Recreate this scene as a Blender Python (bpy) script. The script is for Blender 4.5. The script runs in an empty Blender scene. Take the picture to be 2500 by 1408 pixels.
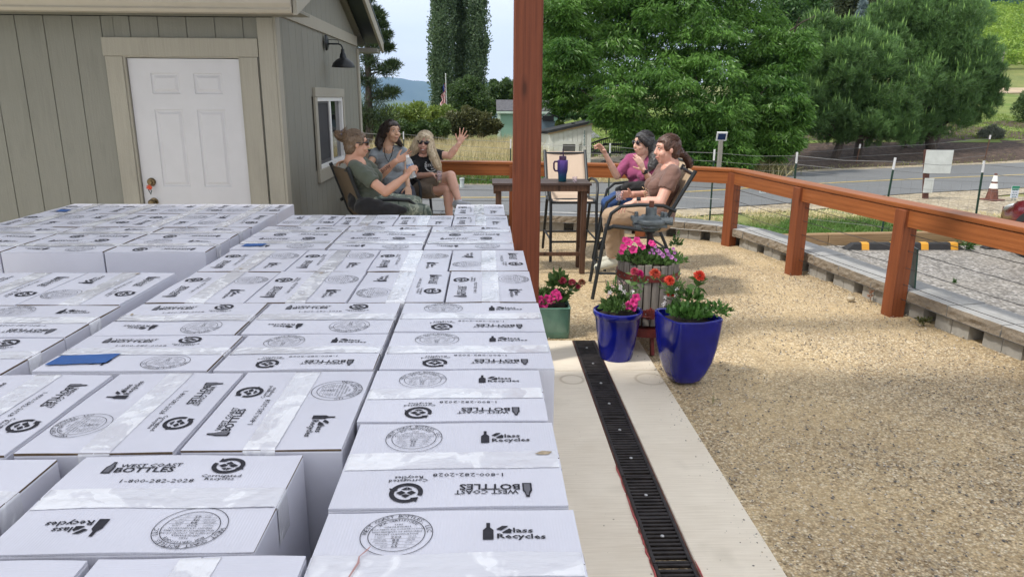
import bpy, bmesh, math, random
import numpy as np
from mathutils import Vector, Matrix, Euler
S = bpy.context.scene
COL = S.collection
R = math.radians
rnd = random.Random(7)
NR = np.random.RandomState(11)

# ------------------------------------------------------------------ camera
FPX, PITCH, YAW, ROLL, CAMH = 1746.5, .25952, .036094, .006826, 1.6
_cy, _sy = math.cos(YAW), math.sin(YAW)
c_fwd = Vector((_sy*math.cos(PITCH), _cy*math.cos(PITCH), -math.sin(PITCH)))
_r = Vector((_cy, -_sy, 0)); _u = _r.cross(c_fwd)
c_right = _r*math.cos(ROLL) + _u*math.sin(ROLL)
c_up = -_r*math.sin(ROLL) + _u*math.cos(ROLL)
c_pos = Vector((0, 0, CAMH))
cam = bpy.data.cameras.new('camera'); cam.sensor_width = 36; cam.lens = FPX/2500*36
cam.clip_start = .05; cam.clip_end = 30000
camo = bpy.data.objects.new('camera', cam); COL.objects.link(camo)
m = Matrix.Identity(4)
for i in range(3):
    m[i][0] = c_right[i]; m[i][1] = c_up[i]; m[i][2] = -c_fwd[i]; m[i][3] = c_pos[i]
camo.matrix_world = m
S.camera = camo

def at(x, y, Y):                       # photo pixel (2500 wide) at world depth Y -> point
    d = c_fwd*FPX + c_right*(x-1250) - c_up*(y-704)
    return c_pos + d*((Y-c_pos.y)/d.y)
def on(x, y, z=0.):                    # photo pixel on the horizontal plane z
    d = c_fwd*FPX + c_right*(x-1250) - c_up*(y-704)
    return c_pos + d*((z-c_pos.z)/d.z)

# ------------------------------------------------------------------ world, sun, exposure
SUN_EL, SUN_AZ = R(56), R(-114)        # azimuth measured from +Y towards +X
w = bpy.data.worlds.new('World'); S.world = w; w.use_nodes = True
nt = w.node_tree; nt.nodes.clear()
def N(nt, t, **k):
    n = nt.nodes.new(t)
    for a, b in k.items():
        setattr(n, a, b)
    return n
sky = N(nt, 'ShaderNodeTexSky'); sky.sky_type = 'NISHITA'; sky.sun_disc = False
sky.sun_elevation = SUN_EL; sky.sun_rotation = SUN_AZ; sky.air_density = 1.2; sky.dust_density = 1.5; sky.ozone_density = 1.2
tc = N(nt, 'ShaderNodeTexCoord'); sep = N(nt, 'ShaderNodeSeparateXYZ')
nt.links.new(tc.outputs['Generated'], sep.inputs[0])
mp = N(nt, 'ShaderNodeMapping'); mp.inputs['Scale'].default_value = (1.6, 1.6, 7)
nt.links.new(tc.outputs['Generated'], mp.inputs[0])
ns = N(nt, 'ShaderNodeTexNoise'); ns.inputs['Scale'].default_value = 2.2; ns.inputs['Detail'].default_value = 6; ns.inputs['Roughness'].default_value = .55
nt.links.new(mp.outputs[0], ns.inputs[0])
cr = N(nt, 'ShaderNodeValToRGB'); cr.color_ramp.elements[0].position = .32; cr.color_ramp.elements[1].position = .68
cr.color_ramp.elements[0].color = (.84, .84, .84, 1); cr.color_ramp.elements[1].color = (.97, .97, .97, 1)
nt.links.new(ns.outputs['Fac'], cr.inputs[0])
# thin high cloud: brighter towards the zenith
cl = N(nt, 'ShaderNodeMapRange'); cl.inputs['From Min'].default_value = 0; cl.inputs['From Max'].default_value = 1
cl.inputs['To Min'].default_value = 14; cl.inputs['To Max'].default_value = 8.0
nt.links.new(sep.outputs[2], cl.inputs[0])
vm = N(nt, 'ShaderNodeVectorMath', operation='SCALE'); vm.inputs[0].default_value = (.93, .955, .99)
nt.links.new(cl.outputs[0], vm.inputs['Scale'])
mx = N(nt, 'ShaderNodeMix', data_type='RGBA')
nt.links.new(cr.outputs[0], mx.inputs[0]); nt.links.new(sky.outputs[0], mx.inputs[6]); nt.links.new(vm.outputs[0], mx.inputs[7])
bg = N(nt, 'ShaderNodeBackground'); bg.inputs['Strength'].default_value = .1
nt.links.new(mx.outputs[2], bg.inputs[0])
wo = N(nt, 'ShaderNodeOutputWorld'); nt.links.new(bg.outputs[0], wo.inputs[0])
sd = bpy.data.lights.new('sun', 'SUN'); sd.energy = 3.2; sd.angle = R(7); sd.color = (1, .95, .87)
so = bpy.data.objects.new('sun', sd); COL.objects.link(so)
sdir = Vector((math.sin(SUN_AZ)*math.cos(SUN_EL), math.cos(SUN_AZ)*math.cos(SUN_EL), math.sin(SUN_EL)))
so.rotation_euler = sdir.to_track_quat('Z', 'Y').to_euler(); so.location = (-8, 2, 12)
S.view_settings.view_transform = 'Standard'; S.view_settings.look = 'None'
S.view_settings.exposure = 0.27; S.view_settings.gamma = 1
S.cycles.max_bounces = 8; S.cycles.transparent_max_bounces = 12
S.cycles.use_denoising = True; S.cycles.volume_bounces = 0; S.cycles.volume_step_rate = 5

# ------------------------------------------------------------------ helpers
def tag(o, label=None, cat=None, group=None, kind=None):
    if label: o['label'] = label
    if cat: o['category'] = cat
    if group: o['group'] = group
    if kind: o['kind'] = kind
    return o
def empty(name, loc=(0, 0, 0), label=None, cat=None, group=None):
    o = bpy.data.objects.new(name, None); o.empty_display_size = .1
    COL.objects.link(o); o.location = loc
    return tag(o, label, cat, group)
def copy_tree(o, parent=None):
    c = o.copy(); COL.objects.link(c); c.parent = parent
    for ch in list(o.children):
        copy_tree(ch, c)
    return c
def wloc(p):
    v = Vector((0, 0, 0))
    while p is not None:
        v += Vector(p.location); p = p.parent
    return v
def finish(me, name, mats, parent=None, origin=None, smooth=False):
    if not isinstance(mats, (list, tuple)): mats = [mats]
    for mt in mats: me.materials.append(mt)
    o = bpy.data.objects.new(name, me); COL.objects.link(o)
    if origin is not None:
        me.transform(Matrix.Translation(-Vector(origin)))
    if parent is not None:
        o.parent = parent
        if origin is None: me.transform(Matrix.Translation(-wloc(parent)))
        else: o.location = Vector(origin)-wloc(parent)
    elif origin is not None:
        o.location = origin
    if smooth and len(me.polygons):
        me.polygons.foreach_set('use_smooth', [True]*len(me.polygons))
        try: me.set_sharp_from_angle(angle=R(40))
        except Exception: pass
    return o
class MB:
    def __init__(s): s.v = []; s.f = []; s.m = []
    def add(s, vs, fs, mi=0):
        b = len(s.v); s.v += [tuple(v) for v in vs]; s.f += [tuple(i+b for i in f) for f in fs]
        s.m += [mi]*len(fs); return s
    def box(s, c, size, rot=None, mi=0):
        hx, hy, hz = size[0]/2, size[1]/2, size[2]/2
        vs = [Vector((x*hx, y*hy, z*hz)) for z in (-1, 1) for y in (-1, 1) for x in (-1, 1)]
        if rot is not None:
            M3 = rot if isinstance(rot, Matrix) else Euler(rot).to_matrix()
            vs = [M3 @ v for v in vs]
        c = Vector(c); vs = [v+c for v in vs]
        return s.add(vs, [(0, 2, 3, 1), (4, 5, 7, 6), (0, 1, 5, 4), (2, 6, 7, 3), (0, 4, 6, 2), (1, 3, 7, 5)], mi)
    def mm(s, a, b, mi=0):
        return s.box([(a[i]+b[i])/2 for i in range(3)], [abs(b[i]-a[i]) for i in range(3)], None, mi)
    def beam(s, p0, p1, w, h, up=(0, 0, 1), mi=0):
        p0 = Vector(p0); p1 = Vector(p1); d = (p1-p0); L = d.length; d.normalize()
        u = Vector(up); sd_ = d.cross(u)
        if sd_.length < 1e-4: sd_ = d.cross(Vector((1, 0, 0)))
        sd_.normalize(); u = sd_.cross(d)
        M3 = Matrix((d, sd_, u)).transposed()
        return s.box((p0+p1)/2, (L, w, h), M3, mi)
    def tube(s, pts, r, n=8, mi=0, cap=True, ell=1.0):
        pts = [Vector(p) for p in pts]
        rs = r if isinstance(r, (list, tuple)) else [r]*len(pts)
        vs = []; fs = []; up = None
        for i, p in enumerate(pts):
            if i == 0: d = pts[1]-p
            elif i == len(pts)-1: d = p-pts[i-1]
            else: d = (pts[i+1]-p).normalized()+(p-pts[i-1]).normalized()
            if d.length < 1e-9: d = Vector((0, 0, 1))
            d.normalize()
            if up is None:
                up = Vector((0, 0, 1)) if abs(d.z) < .9 else Vector((1, 0, 0))
            a = d.cross(up)
            if a.length < 1e-6: a = d.cross(Vector((1, 0, 0)))
            a.normalize(); b = a.cross(d).normalized(); up = b
            for k in range(n):
                t = 2*math.pi*k/n
                vs.append(p+a*(math.cos(t)*rs[i])+b*(math.sin(t)*rs[i]*ell))
        for i in range(len(pts)-1):
            for k in range(n):
                k2 = (k+1) % n
                fs.append((i*n+k, (i+1)*n+k, (i+1)*n+k2, i*n+k2))
        if cap:
            fs.append(tuple(range(n))); fs.append(tuple((len(pts)-1)*n+k for k in reversed(range(n))))
        return s.add(vs, fs, mi)
    def lathe(s, prof, c=(0, 0, 0), n=32, mi=0, cap=False, sx=1, sy=1):
        c = Vector(c); vs = []; fs = []
        for (r, z) in prof:
            for k in range(n):
                t = 2*math.pi*k/n
                vs.append(c+Vector((r*math.cos(t)*sx, r*math.sin(t)*sy, z)))
        for i in range(len(prof)-1):
            for k in range(n):
                k2 = (k+1) % n
                fs.append((i*n+k, i*n+k2, (i+1)*n+k2, (i+1)*n+k))
        if cap:
            fs.append(tuple(reversed(range(n)))); fs.append(tuple((len(prof)-1)*n+k for k in range(n)))
        return s.add(vs, fs, mi)
    def prism(s, poly, O, U, V, th, mi=0):      # polygon (u,v) extruded by th along U x V
        O = Vector(O); U = Vector(U); V = Vector(V); W = U.cross(V).normalized()*th
        n = len(poly); vs = [O+U*a+V*b for a, b in poly]; vs += [v+W for v in vs]
        fs = [tuple(reversed(range(n))), tuple(range(n, 2*n))]
        fs += [(i, (i+1) % n, n+(i+1) % n, n+i) for i in range(n)]
        return s.add(vs, fs, mi)
    def ball(s, c, r, n=10, mi=0, rot=None):
        if not isinstance(r, (tuple, list)): r = (r, r, r)
        vs = []; fs = []; m_ = max(4, n//2+1)
        for i in range(m_+1):
            ph = math.pi*i/m_
            for k in range(n):
                t = 2*math.pi*k/n
                v = Vector((r[0]*math.sin(ph)*math.cos(t), r[1]*math.sin(ph)*math.sin(t), -r[2]*math.cos(ph)))
                if rot is not None: v = rot @ v
                vs.append(v+Vector(c))
        for i in range(m_):
            for k in range(n):
                k2 = (k+1) % n
                fs.append((i*n+k, i*n+k2, (i+1)*n+k2, (i+1)*n+k))
        return s.add(vs, fs, mi)
    def build(s, name, mats, parent=None, origin=None, smooth=False, bevel=0, seg=2):
        me = bpy.data.meshes.new(name); me.from_pydata(s.v, [], s.f)
        if any(s.m): me.polygons.foreach_set('material_index', s.m)
        me.validate(); me.update()
        bm = bmesh.new(); bm.from_mesh(me)
        bmesh.ops.remove_doubles(bm, verts=bm.verts, dist=1e-6)
        bmesh.ops.recalc_face_normals(bm, faces=bm.faces)
        bm.to_mesh(me); bm.free()
        o = finish(me, name, mats, parent, origin, smooth)
        if bevel:
            b = o.modifiers.new('bevel', 'BEVEL'); b.width = bevel; b.segments = seg; b.limit_method = 'ANGLE'; b.angle_limit = R(40)
        return o
def np_mesh(name, V, F, mats, parent=None, origin=None, smooth=False, mi=None):
    """V (n,3) float, F (m,k) int"""
    me = bpy.data.meshes.new(name); V = np.asarray(V, np.float32); F = np.asarray(F, np.int32)
    me.vertices.add(len(V)); me.vertices.foreach_set('co', V.ravel())
    k = F.shape[1]; me.loops.add(F.size); me.loops.foreach_set('vertex_index', F.ravel())
    me.polygons.add(len(F)); me.polygons.foreach_set('loop_start', np.arange(0, F.size, k, dtype=np.int32))
    try: me.polygons.foreach_set('loop_total', np.full(len(F), k, np.int32))
    except Exception: pass
    if mi is not None: me.polygons.foreach_set('material_index', np.asarray(mi, np.int32))
    me.update(calc_edges=True)
    return finish(me, name, mats, parent, origin, smooth)

# ------------------------------------------------------------------ materials
def new_mat(name):
    m = bpy.data.materials.new(name); m.use_nodes = True
    nt = m.node_tree; b = nt.nodes['Principled BSDF']
    return m, nt, b
def coords(nt, scale=(1, 1, 1), kind='Object', rot=(0, 0, 0)):
    t = N(nt, 'ShaderNodeTexCoord'); mp = N(nt, 'ShaderNodeMapping')
    mp.inputs['Scale'].default_value = scale; mp.inputs['Rotation'].default_value = rot
    if kind == 'World':
        g = N(nt, 'ShaderNodeNewGeometry'); nt.links.new(g.outputs['Position'], mp.inputs[0])
    else:
        nt.links.new(t.outputs[kind], mp.inputs[0])
    return mp.outputs[0]
def noise(nt, vec, scale, detail=4, rough=.55, dist=0):
    n = N(nt, 'ShaderNodeTexNoise'); n.inputs['Scale'].default_value = scale
    n.inputs['Detail'].default_value = detail; n.inputs['Roughness'].default_value = rough; n.inputs['Distortion'].default_value = dist
    nt.links.new(vec, n.inputs['Vector']); return n.outputs['Fac']
def ramp(nt, fac, stops):
    r = N(nt, 'ShaderNodeValToRGB'); e = r.color_ramp.elements
    while len(e) < len(stops): e.new(.5)
    for i, (p, c) in enumerate(stops):
        e[i].position = p; e[i].color = (*c, 1) if len(c) == 3 else c
    nt.links.new(fac, r.inputs[0]); return r.outputs[0]
def mixc(nt, fac, a, b, mode='MIX'):
    n = N(nt, 'ShaderNodeMix', data_type='RGBA'); n.blend_type = mode
    for s_, v in ((0, fac), (6, a), (7, b)):
        if isinstance(v, (int, float)): n.inputs[s_].default_value = v
        elif isinstance(v, (tuple, list)): n.inputs[s_].default_value = (*v, 1) if len(v) == 3 else v
        else: nt.links.new(v, n.inputs[s_])
    return n.outputs[2]
def bump(nt, b, h, strength=.3, dist=.01):
    n = N(nt, 'ShaderNodeBump'); n.inputs['Strength'].default_value = strength; n.inputs['Distance'].default_value = dist
    nt.links.new(h, n.inputs['Height']); nt.links.new(n.outputs[0], b.inputs['Normal']); return n
def M(name, col, rough=.6, metal=0, var=.12, scale=6, bmp=0, bscale=40, stretch=(1, 1, 1), coat=0, spec=.5, kind='Object', bd=.004):
    m, nt, b = new_mat(name)
    v = coords(nt, stretch, kind)
    f = noise(nt, v, scale, 5)
    c = ramp(nt, f, [(.3, tuple(x*(1-var) for x in col)), (.7, tuple(min(1, x*(1+var)) for x in col))])
    nt.links.new(c, b.inputs['Base Color'])
    b.inputs['Roughness'].default_value = rough; b.inputs['Metallic'].default_value = metal
    b.inputs['Specular IOR Level'].default_value = spec
    if coat: b.inputs['Coat Weight'].default_value = coat; b.inputs['Coat Roughness'].default_value = .05
    if bmp: bump(nt, b, noise(nt, v, bscale, 4), bmp, bd)
    return m
def wood(name, dark, light, rough=.55, ax=0, sc=1.0, knots=True, bmp=.25):
    m, nt, b = new_mat(name)
    st = [9, 9, 9]; st[ax] = .55
    v = coords(nt, tuple(x*sc for x in st))
    f1 = noise(nt, v, 3.0, 6, .6, .8)
    st2 = [60, 60, 60]; st2[ax] = 1.5
    v2 = coords(nt, tuple(x*sc for x in st2)); f2 = noise(nt, v2, 3, 3)
    w_ = N(nt, 'ShaderNodeTexWave', wave_type='BANDS'); w_.bands_direction = 'Z' if ax != 2 else 'X'
    w_.inputs['Scale'].default_value = 1.1; w_.inputs['Distortion'].default_value = 9; w_.inputs['Detail'].default_value = 3
    nt.links.new(v, w_.inputs['Vector'])
    c = ramp(nt, f1, [(.25, dark), (.75, light)])
    c = mixc(nt, .35, c, ramp(nt, w_.outputs['Fac'], [(.2, dark), (.8, light)]))
    c = mixc(nt, .3, c, ramp(nt, f2, [(.3, tuple(x*.6 for x in dark)), (.7, light)]))
    if knots:
        s3_ = [7, 7, 7]; s3_[ax] = 2.2; kv = N(nt, 'ShaderNodeTexVoronoi'); kv.inputs['Scale'].default_value = 1.0; nt.links.new(coords(nt, tuple(s3_)), kv.inputs['Vector'])
        c = mixc(nt, ramp(nt, kv.outputs['Distance'], [(.06, (.85, .85, .85)), (.11, (.35, .35, .35)), (.2, (0, 0, 0))]), c, tuple(x*.35 for x in dark))
        c = mixc(nt, ramp(nt, noise(nt, coords(nt, (1, 1, 1)), 2.4, 4), [(.45, (0, 0, 0)), (.75, (.35, .35, .35))]), c, tuple((x+y)*.42 for x, y in zip(dark, light)))
    nt.links.new(c, b.inputs['Base Color']); b.inputs['Roughness'].default_value = rough; b.inputs['Specular IOR Level'].default_value = .25
    bump(nt, b, f2, bmp, .004)
    return m
def leafmat(name, c1, c2, trans=.25, rough=.45):
    m, nt, b = new_mat(name)
    g = N(nt, 'ShaderNodeNewGeometry')
    c = ramp(nt, g.outputs['Random Per Island'], [(0, c1), (.55, tuple((x+y)/2 for x, y in zip(c1, c2))), (1, c2)])
    big = noise(nt, coords(nt), .55, 2)
    c = mixc(nt, .5, c, ramp(nt, big, [(.35, tuple(x*.85 for x in c1)), (.65, c2)]))
    nt.links.new(c, b.inputs['Base Color']); b.inputs['Roughness'].default_value = rough
    t = N(nt, 'ShaderNodeBsdfTranslucent'); nt.links.new(c, t.inputs[0])
    mx = N(nt, 'ShaderNodeMixShader'); mx.inputs[0].default_value = trans
    nt.links.new(b.outputs[0], mx.inputs[1]); nt.links.new(t.outputs[0], mx.inputs[2])
    nt.links.new(mx.outputs[0], nt.nodes['Material Output'].inputs[0])
    return m
def text_faces(s, size, bold=0.0, wide=1.0, align='CENTER'):
    """flat text as (verts (n,2), faces) using the built-in font"""
    cu = bpy.data.curves.new('t', 'FONT'); cu.body = s; cu.size = size; cu.align_x = align; cu.align_y = 'CENTER'
    cu.resolution_u = 1 if size < .02 else 2; cu.offset = bold; cu.fill_mode = 'FRONT'
    o = bpy.data.objects.new('t', cu); COL.objects.link(o)
    dg = bpy.context.evaluated_depsgraph_get(); me = bpy.data.meshes.new_from_object(o.evaluated_get(dg))
    vs = [(v.co.x*wide, v.co.y) for v in me.vertices]; fs = [tuple(p.vertices) for p in me.polygons]
    bpy.data.objects.remove(o); bpy.data.curves.remove(cu); bpy.data.meshes.remove(me)
    return vs, fs
def put_text(mb, s, O, U, V, size, bold=0, wide=1.0, align='CENTER', mi=0):
    O = Vector(O); U = Vector(U).normalized(); V = Vector(V).normalized()
    vs, fs = text_faces(s, size, bold, wide, align)
    mb.add([O+U*a+V*b for a, b in vs], fs, mi)
# ================================================================== SETTING
def sm(a, b, x):
    t = np.clip((x-a)/(b-a), 0, 1); return t*t*(3-2*t)
def lerp(x, xs, ys): return np.interp(x, xs, ys)
def terr(X, Y):
    X = np.asarray(X, float); Y = np.asarray(Y, float); a = X/np.maximum(Y, 6)
    zl = lerp(Y, [0, 22, 60, 100, 200, 600, 3000, 9000], [-.5, -.55, -.8, -3, -12, -45, -160, -160])
    zm = lerp(Y, [0, 24, 32, 45, 60, 120, 300, 3000], [-.5, -.5, -.1, .9, 1.8, 4, 4, -150])
    zr = lerp(Y, [0, 21, 25, 27.8, 33, 45, 55, 61, 110, 300, 3000], [-.5, -.5, -.42, .10, .55, 1.6, 2.6, 4.0, 14.5, 20, 0])
    k1 = sm(.0, .2, a); k2 = sm(.3, .5, a)
    z = zl*(1-k1)+zm*k1; z = z*(1-k2)+zr*k2
    return z + .03*np.sin(X*1.3+Y*.7)*sm(24, 40, Y)
def T(x, y): return float(terr(x, y))

def strip(name, cols, mats, z_off, kind='structure', xs=None):
    """cols: list of lists of (x,y) rows -> sheet draped on the terrain"""
    n = len(cols[0]); V = []; F = []
    for r_ in cols:
        for x, y in r_: V.append((x, y, T(x, y)+z_off))
    for i in range(len(cols)-1):
        for k in range(n-1):
            F.append((i*n+k, i*n+k+1, (i+1)*n+k+1, (i+1)*n+k))
    return tag(np_mesh(name, V, F, mats, smooth=True), kind=kind)

# ground sheet out to the horizon
def ground_mat():
    m, nt, b = new_mat('meadow_ground')
    v = coords(nt, (1, 1, 1), 'World')
    f = noise(nt, v, .35, 6, .65); f2 = noise(nt, v, 9, 4); f3 = noise(nt, v, .02, 3)
    g = ramp(nt, f, [(.35, (.085, .13, .03)), (.52, (.17, .2, .05)), (.68, (.30, .26, .11))])
    g = mixc(nt, .35, g, ramp(nt, f2, [(.3, (.05, .08, .02)), (.7, (.25, .25, .09))]))
    s = N(nt, 'ShaderNodeSeparateXYZ'); nt.links.new(v, s.inputs[0])
    far = N(nt, 'ShaderNodeMapRange'); far.inputs['From Min'].default_value = 120; far.inputs['From Max'].default_value = 300
    nt.links.new(s.outputs[1], far.inputs[0])
    g = mixc(nt, far.outputs[0], g, ramp(nt, f3, [(.4, (.12, .16, .07)), (.6, (.38, .32, .18))]))
    nt.links.new(g, b.inputs['Base Color']); b.inputs['Roughness'].default_value = .9
    bump(nt, b, f2, .5, .04); return m
def build_ground():
    ys = np.concatenate([np.linspace(-8, 20, 40), np.linspace(20.5, 62, 90), np.geomspace(63, 9000, 60)])
    as_ = np.linspace(-1.3, 1.5, 130)
    A, YY = np.meshgrid(as_, ys); XX = A*np.maximum(np.abs(YY), 9)*1.0
    Z = terr(XX, YY) - .02
    V = np.stack([XX, YY, Z], -1).reshape(-1, 3); nx = len(as_)
    i, k = np.meshgrid(np.arange(len(ys)-1), np.arange(nx-1), indexing='ij'); b = (i*nx+k).ravel()
    F = np.stack([b, b+1, b+nx+1, b+nx], -1)
    tag(np_mesh('ground', V, F, ground_mat(), smooth=True), kind='structure')
build_ground()

def gravel_mat(name, cols, sc, dark=(.08, .07, .06), bd=.006, big=.25, fines=(.5, .38, .22), darkf=.12):
    m, nt, b = new_mat(name)
    v = coords(nt, (1, 1, 1), 'World')
    vo = N(nt, 'ShaderNodeTexVoronoi'); vo.inputs['Scale'].default_value = sc; nt.links.new(v, vo.inputs['Vector'])
    sp = N(nt, 'ShaderNodeSeparateColor'); nt.links.new(vo.outputs['Color'], sp.inputs[0])
    c = ramp(nt, sp.outputs[0], [(i/(len(cols)-1)*.999, k) for i, k in enumerate(cols)])
    vo2 = N(nt, 'ShaderNodeTexVoronoi'); vo2.inputs['Scale'].default_value = sc*.45; nt.links.new(v, vo2.inputs['Vector'])
    sp2 = N(nt, 'ShaderNodeSeparateColor'); nt.links.new(vo2.outputs['Color'], sp2.inputs[0])
    thr = N(nt, 'ShaderNodeMapRange'); thr.inputs['From Min'].default_value = .35; thr.inputs['From Max'].default_value = .7; thr.inputs['To Min'].default_value = darkf*.35; thr.inputs['To Max'].default_value = darkf*3
    nt.links.new(noise(nt, v, .75, 4, .6), thr.inputs[0]); lt = N(nt, 'ShaderNodeMath', operation='LESS_THAN'); nt.links.new(sp2.outputs[1], lt.inputs[0]); nt.links.new(thr.outputs[0], lt.inputs[1])
    dk = mixc(nt, lt.outputs[0], (0, 0, 0), (1, 1, 1))
    near = ramp(nt, vo2.outputs['Distance'], [(.22, (1, 1, 1)), (.3, (0, 0, 0))])
    mm_ = mixc(nt, 1, dk, near, 'MULTIPLY')
    c = mixc(nt, mm_, c, dark)
    vo3 = N(nt, 'ShaderNodeTexVoronoi'); vo3.inputs['Scale'].default_value = sc*.55; nt.links.new(v, vo3.inputs['Vector'])
    sp3 = N(nt, 'ShaderNodeSeparateColor'); nt.links.new(vo3.outputs['Color'], sp3.inputs[0])
    c = mixc(nt, .55, c, ramp(nt, sp3.outputs[2], [(0, (.45, .43, .40)), (.35, (.85, .84, .82)), (.8, (1.1, 1.1, 1.1)), (1, (1.3, 1.3, 1.35))]), 'MULTIPLY')
    edge = ramp(nt, vo.outputs['Distance'], [(.25, (1, 1, 1)), (.7, (.22, .19, .17))])
    c = mixc(nt, .55, c, edge, 'MULTIPLY')
    f = noise(nt, v, .9, 5, .6); c = mixc(nt, ramp(nt, f, [(.45, (0, 0, 0)), (.72, (big,)*3)]), c, fines)
    f4 = noise(nt, v, 1.7, 5, .65); c = mixc(nt, .5, c, ramp(nt, f4, [(.3, (.72, .70, .68)), (.65, (1, 1, 1))]), 'MULTIPLY')
    nt.links.new(c, b.inputs['Base Color']); b.inputs['Roughness'].default_value = .85
    bump(nt, b, vo.outputs['Distance'], -.6, bd); return m
tan_gravel = gravel_mat('tan_gravel', [(.24, .16, .08), (.64, .49, .28), (.42, .31, .18), (.78, .65, .43), (.56, .43, .25), (.84, .76, .58)], 104, big=.6, fines=(.64, .48, .26), bd=.006)
gray_gravel = gravel_mat('gray_gravel', [(.16, .155, .15), (.36, .345, .32), (.24, .23, .215), (.50, .48, .45), (.30, .29, .27)], 30, big=.25, fines=(.4, .36, .29), bd=.01, dark=(.1, .1, .1))
shoulder_gravel = gravel_mat('shoulder_gravel', [(.35, .29, .2), (.5, .43, .32), (.42, .36, .26), (.6, .54, .42)], 22, big=.6, fines=(.5, .42, .28), bd=.01)

# wall curve (inner base line of the retaining wall, also the line of the railing)
WL = [(-3.2, 9.15), (-1.6, 9.12), (-.3, 9.05), (.68, 8.92), (1.58, 8.78), (2.2, 8.54), (2.80, 8.12), (3.04, 7.4), (3.16, 6.3), (3.29, 5.2), (3.50, 4.0), (3.75, 2.8), (4.2, 1.4), (4.7, 0), (5.2, -1.5)]
# patio gravel: polygon inside the wall, finely gridded with small unevenness
def wallx(y): return np.interp(y, [p[1] for p in reversed(WL[5:])], [p[0] for p in reversed(WL[5:])])
def wally(x): return np.interp(x, [p[0] for p in WL[:7]], [p[1] for p in WL[:7]])
def build_patio_gravel():
    nx, ny = 140, 150
    V = []; F = []
    for j in range(ny):
        y = -1.5 + 10.7*j/(ny-1)
        for i in range(nx):
            u = i/(nx-1)
            x = -3.2 + (min(float(wallx(min(y, 8.0))), 5.3)+.12+3.2)*u
            yy = min(y, float(wally(min(x, 2.80)))+.12)
            z = -.012 + .012*math.sin(x*2.1+yy*1.7)*math.cos(x*.9-yy*1.3) + .006*math.sin(x*7+yy*5)
            e = 1.06-x if yy < 4.66 else 9
            if e > -.15: z = min(z, -.014)
            V.append((x, yy, z))
    for j in range(ny-1):
        for i in range(nx-1):
            F.append((j*nx+i, j*nx+i+1, (j+1)*nx+i+1, (j+1)*nx+i))
    tag(np_mesh('patio_gravel', V, F, tan_gravel, smooth=True), kind='structure')
build_patio_gravel()
# loose dark pebbles on the gravel
def pebbles(name, n, box, rs, m, z0=-.01, flt=None):
    base = np.array([(0, 0, 1), (1, 0, 0), (0, 1, 0), (-1, 0, 0), (0, -1, 0), (0, 0, -1)], float)
    fs = np.array([(0, 1, 2), (0, 2, 3), (0, 3, 4), (0, 4, 1), (5, 2, 1), (5, 3, 2), (5, 4, 3), (5, 1, 4)])
    V = []; F = []; k = 0
    while k < n:
        x = NR.uniform(box[0], box[1]); y = box[2]+(box[3]-box[2])*NR.rand()**1.3
        if flt and not flt(x, y): continue
        r_ = rs[0]+(rs[1]-rs[0])*NR.rand()**2.5; a = NR.rand()*6.28
        s_ = np.array([r_*NR.uniform(.8, 1.4), r_*NR.uniform(.6, 1), r_*NR.uniform(.4, .7)])
        p = base*s_*(1+.25*NR.rand(6, 1)); c_, q = math.cos(a), math.sin(a)
        p = np.stack([p[:, 0]*c_-p[:, 1]*q+x, p[:, 0]*q+p[:, 1]*c_+y, p[:, 2]+z0], -1)
        V.append(p); F.append(fs+6*k); k += 1
    return tag(np_mesh(name, np.concatenate(V), np.concatenate(F), m, smooth=True), kind='stuff')
peb_m, nt, b = new_mat('pebble'); g_ = N(nt, 'ShaderNodeNewGeometry')
nt.links.new(ramp(nt, g_.outputs['Random Per Island'], [(0, (.06, .06, .055)), (.35, (.13, .12, .11)), (.6, (.35, .27, .18)), (.85, (.5, .42, .3)), (1, (.62, .57, .5))]), b.inputs['Base Color'])
pebbles('pebbles', 15000, (1.06, 3.6, 1.2, 7), (.002, .0085), peb_m, -.004, lambda x, y: x < wallx(min(y, 8))-.02)
pebbles('spilled_pebbles', 260, (.90, 1.04, 1.3, 4.6), (.0015, .005), peb_m, .0, lambda x, y: rnd.random() < ((x-.88)/.16)**3)
pebbles('spilled_pebbles', 60, (.1, .95, 1.3, 4.6), (.001, .003), peb_m, .0, lambda x, y: not (.57 < x < .76))
pebbles('pebbles', 1600, (-.6, 3.0, 4.7, 8.8), (.002, .006), peb_m, -.006, lambda x, y: y < wally(min(x, 2.7)) and x < wallx(min(y, 8)))

# parking gravel + lawn strip + road + shoulders
def fil(y0, y1, x0f, x1f, n=24, m=16):
    return [[(x0f(y)+(x1f(y)-x0f(y))*k/(m-1), y) for k in range(m)] for y in np.linspace(y0, y1, n)]
strip('parking_gravel', fil(-1.5, 10.33, lambda y: 3.3+(.0 if y > 4 else (4-y)*.33), lambda y: 16), gray_gravel, .008)
YL = [(-14, 16.4), (-6, 16.0), (-1, 15.75), (2, 15.85), (4.92, 16.6), (8.8, 18.5), (13, 19.9), (18, 21.5), (26, 24.3), (40, 29.5)]
def dense(pl, k=6):
    out = []
    for (a, b) in zip(pl[:-1], pl[1:]):
        for i in range(k): out.append((a[0]+(b[0]-a[0])*i/k, a[1]+(b[1]-a[1])*i/k))
    out.append(pl[-1])
    P = np.array(out)
    for _ in range(6): P[1:-1] = (P[:-2]+2*P[1:-1]+P[2:])/4
    return P
YD = dense(YL)
tn = np.gradient(YD, axis=0); tn /= np.linalg.norm(tn, axis=1)[:, None]; nrm = np.stack([-tn[:, 1], tn[:, 0]], -1)
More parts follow.
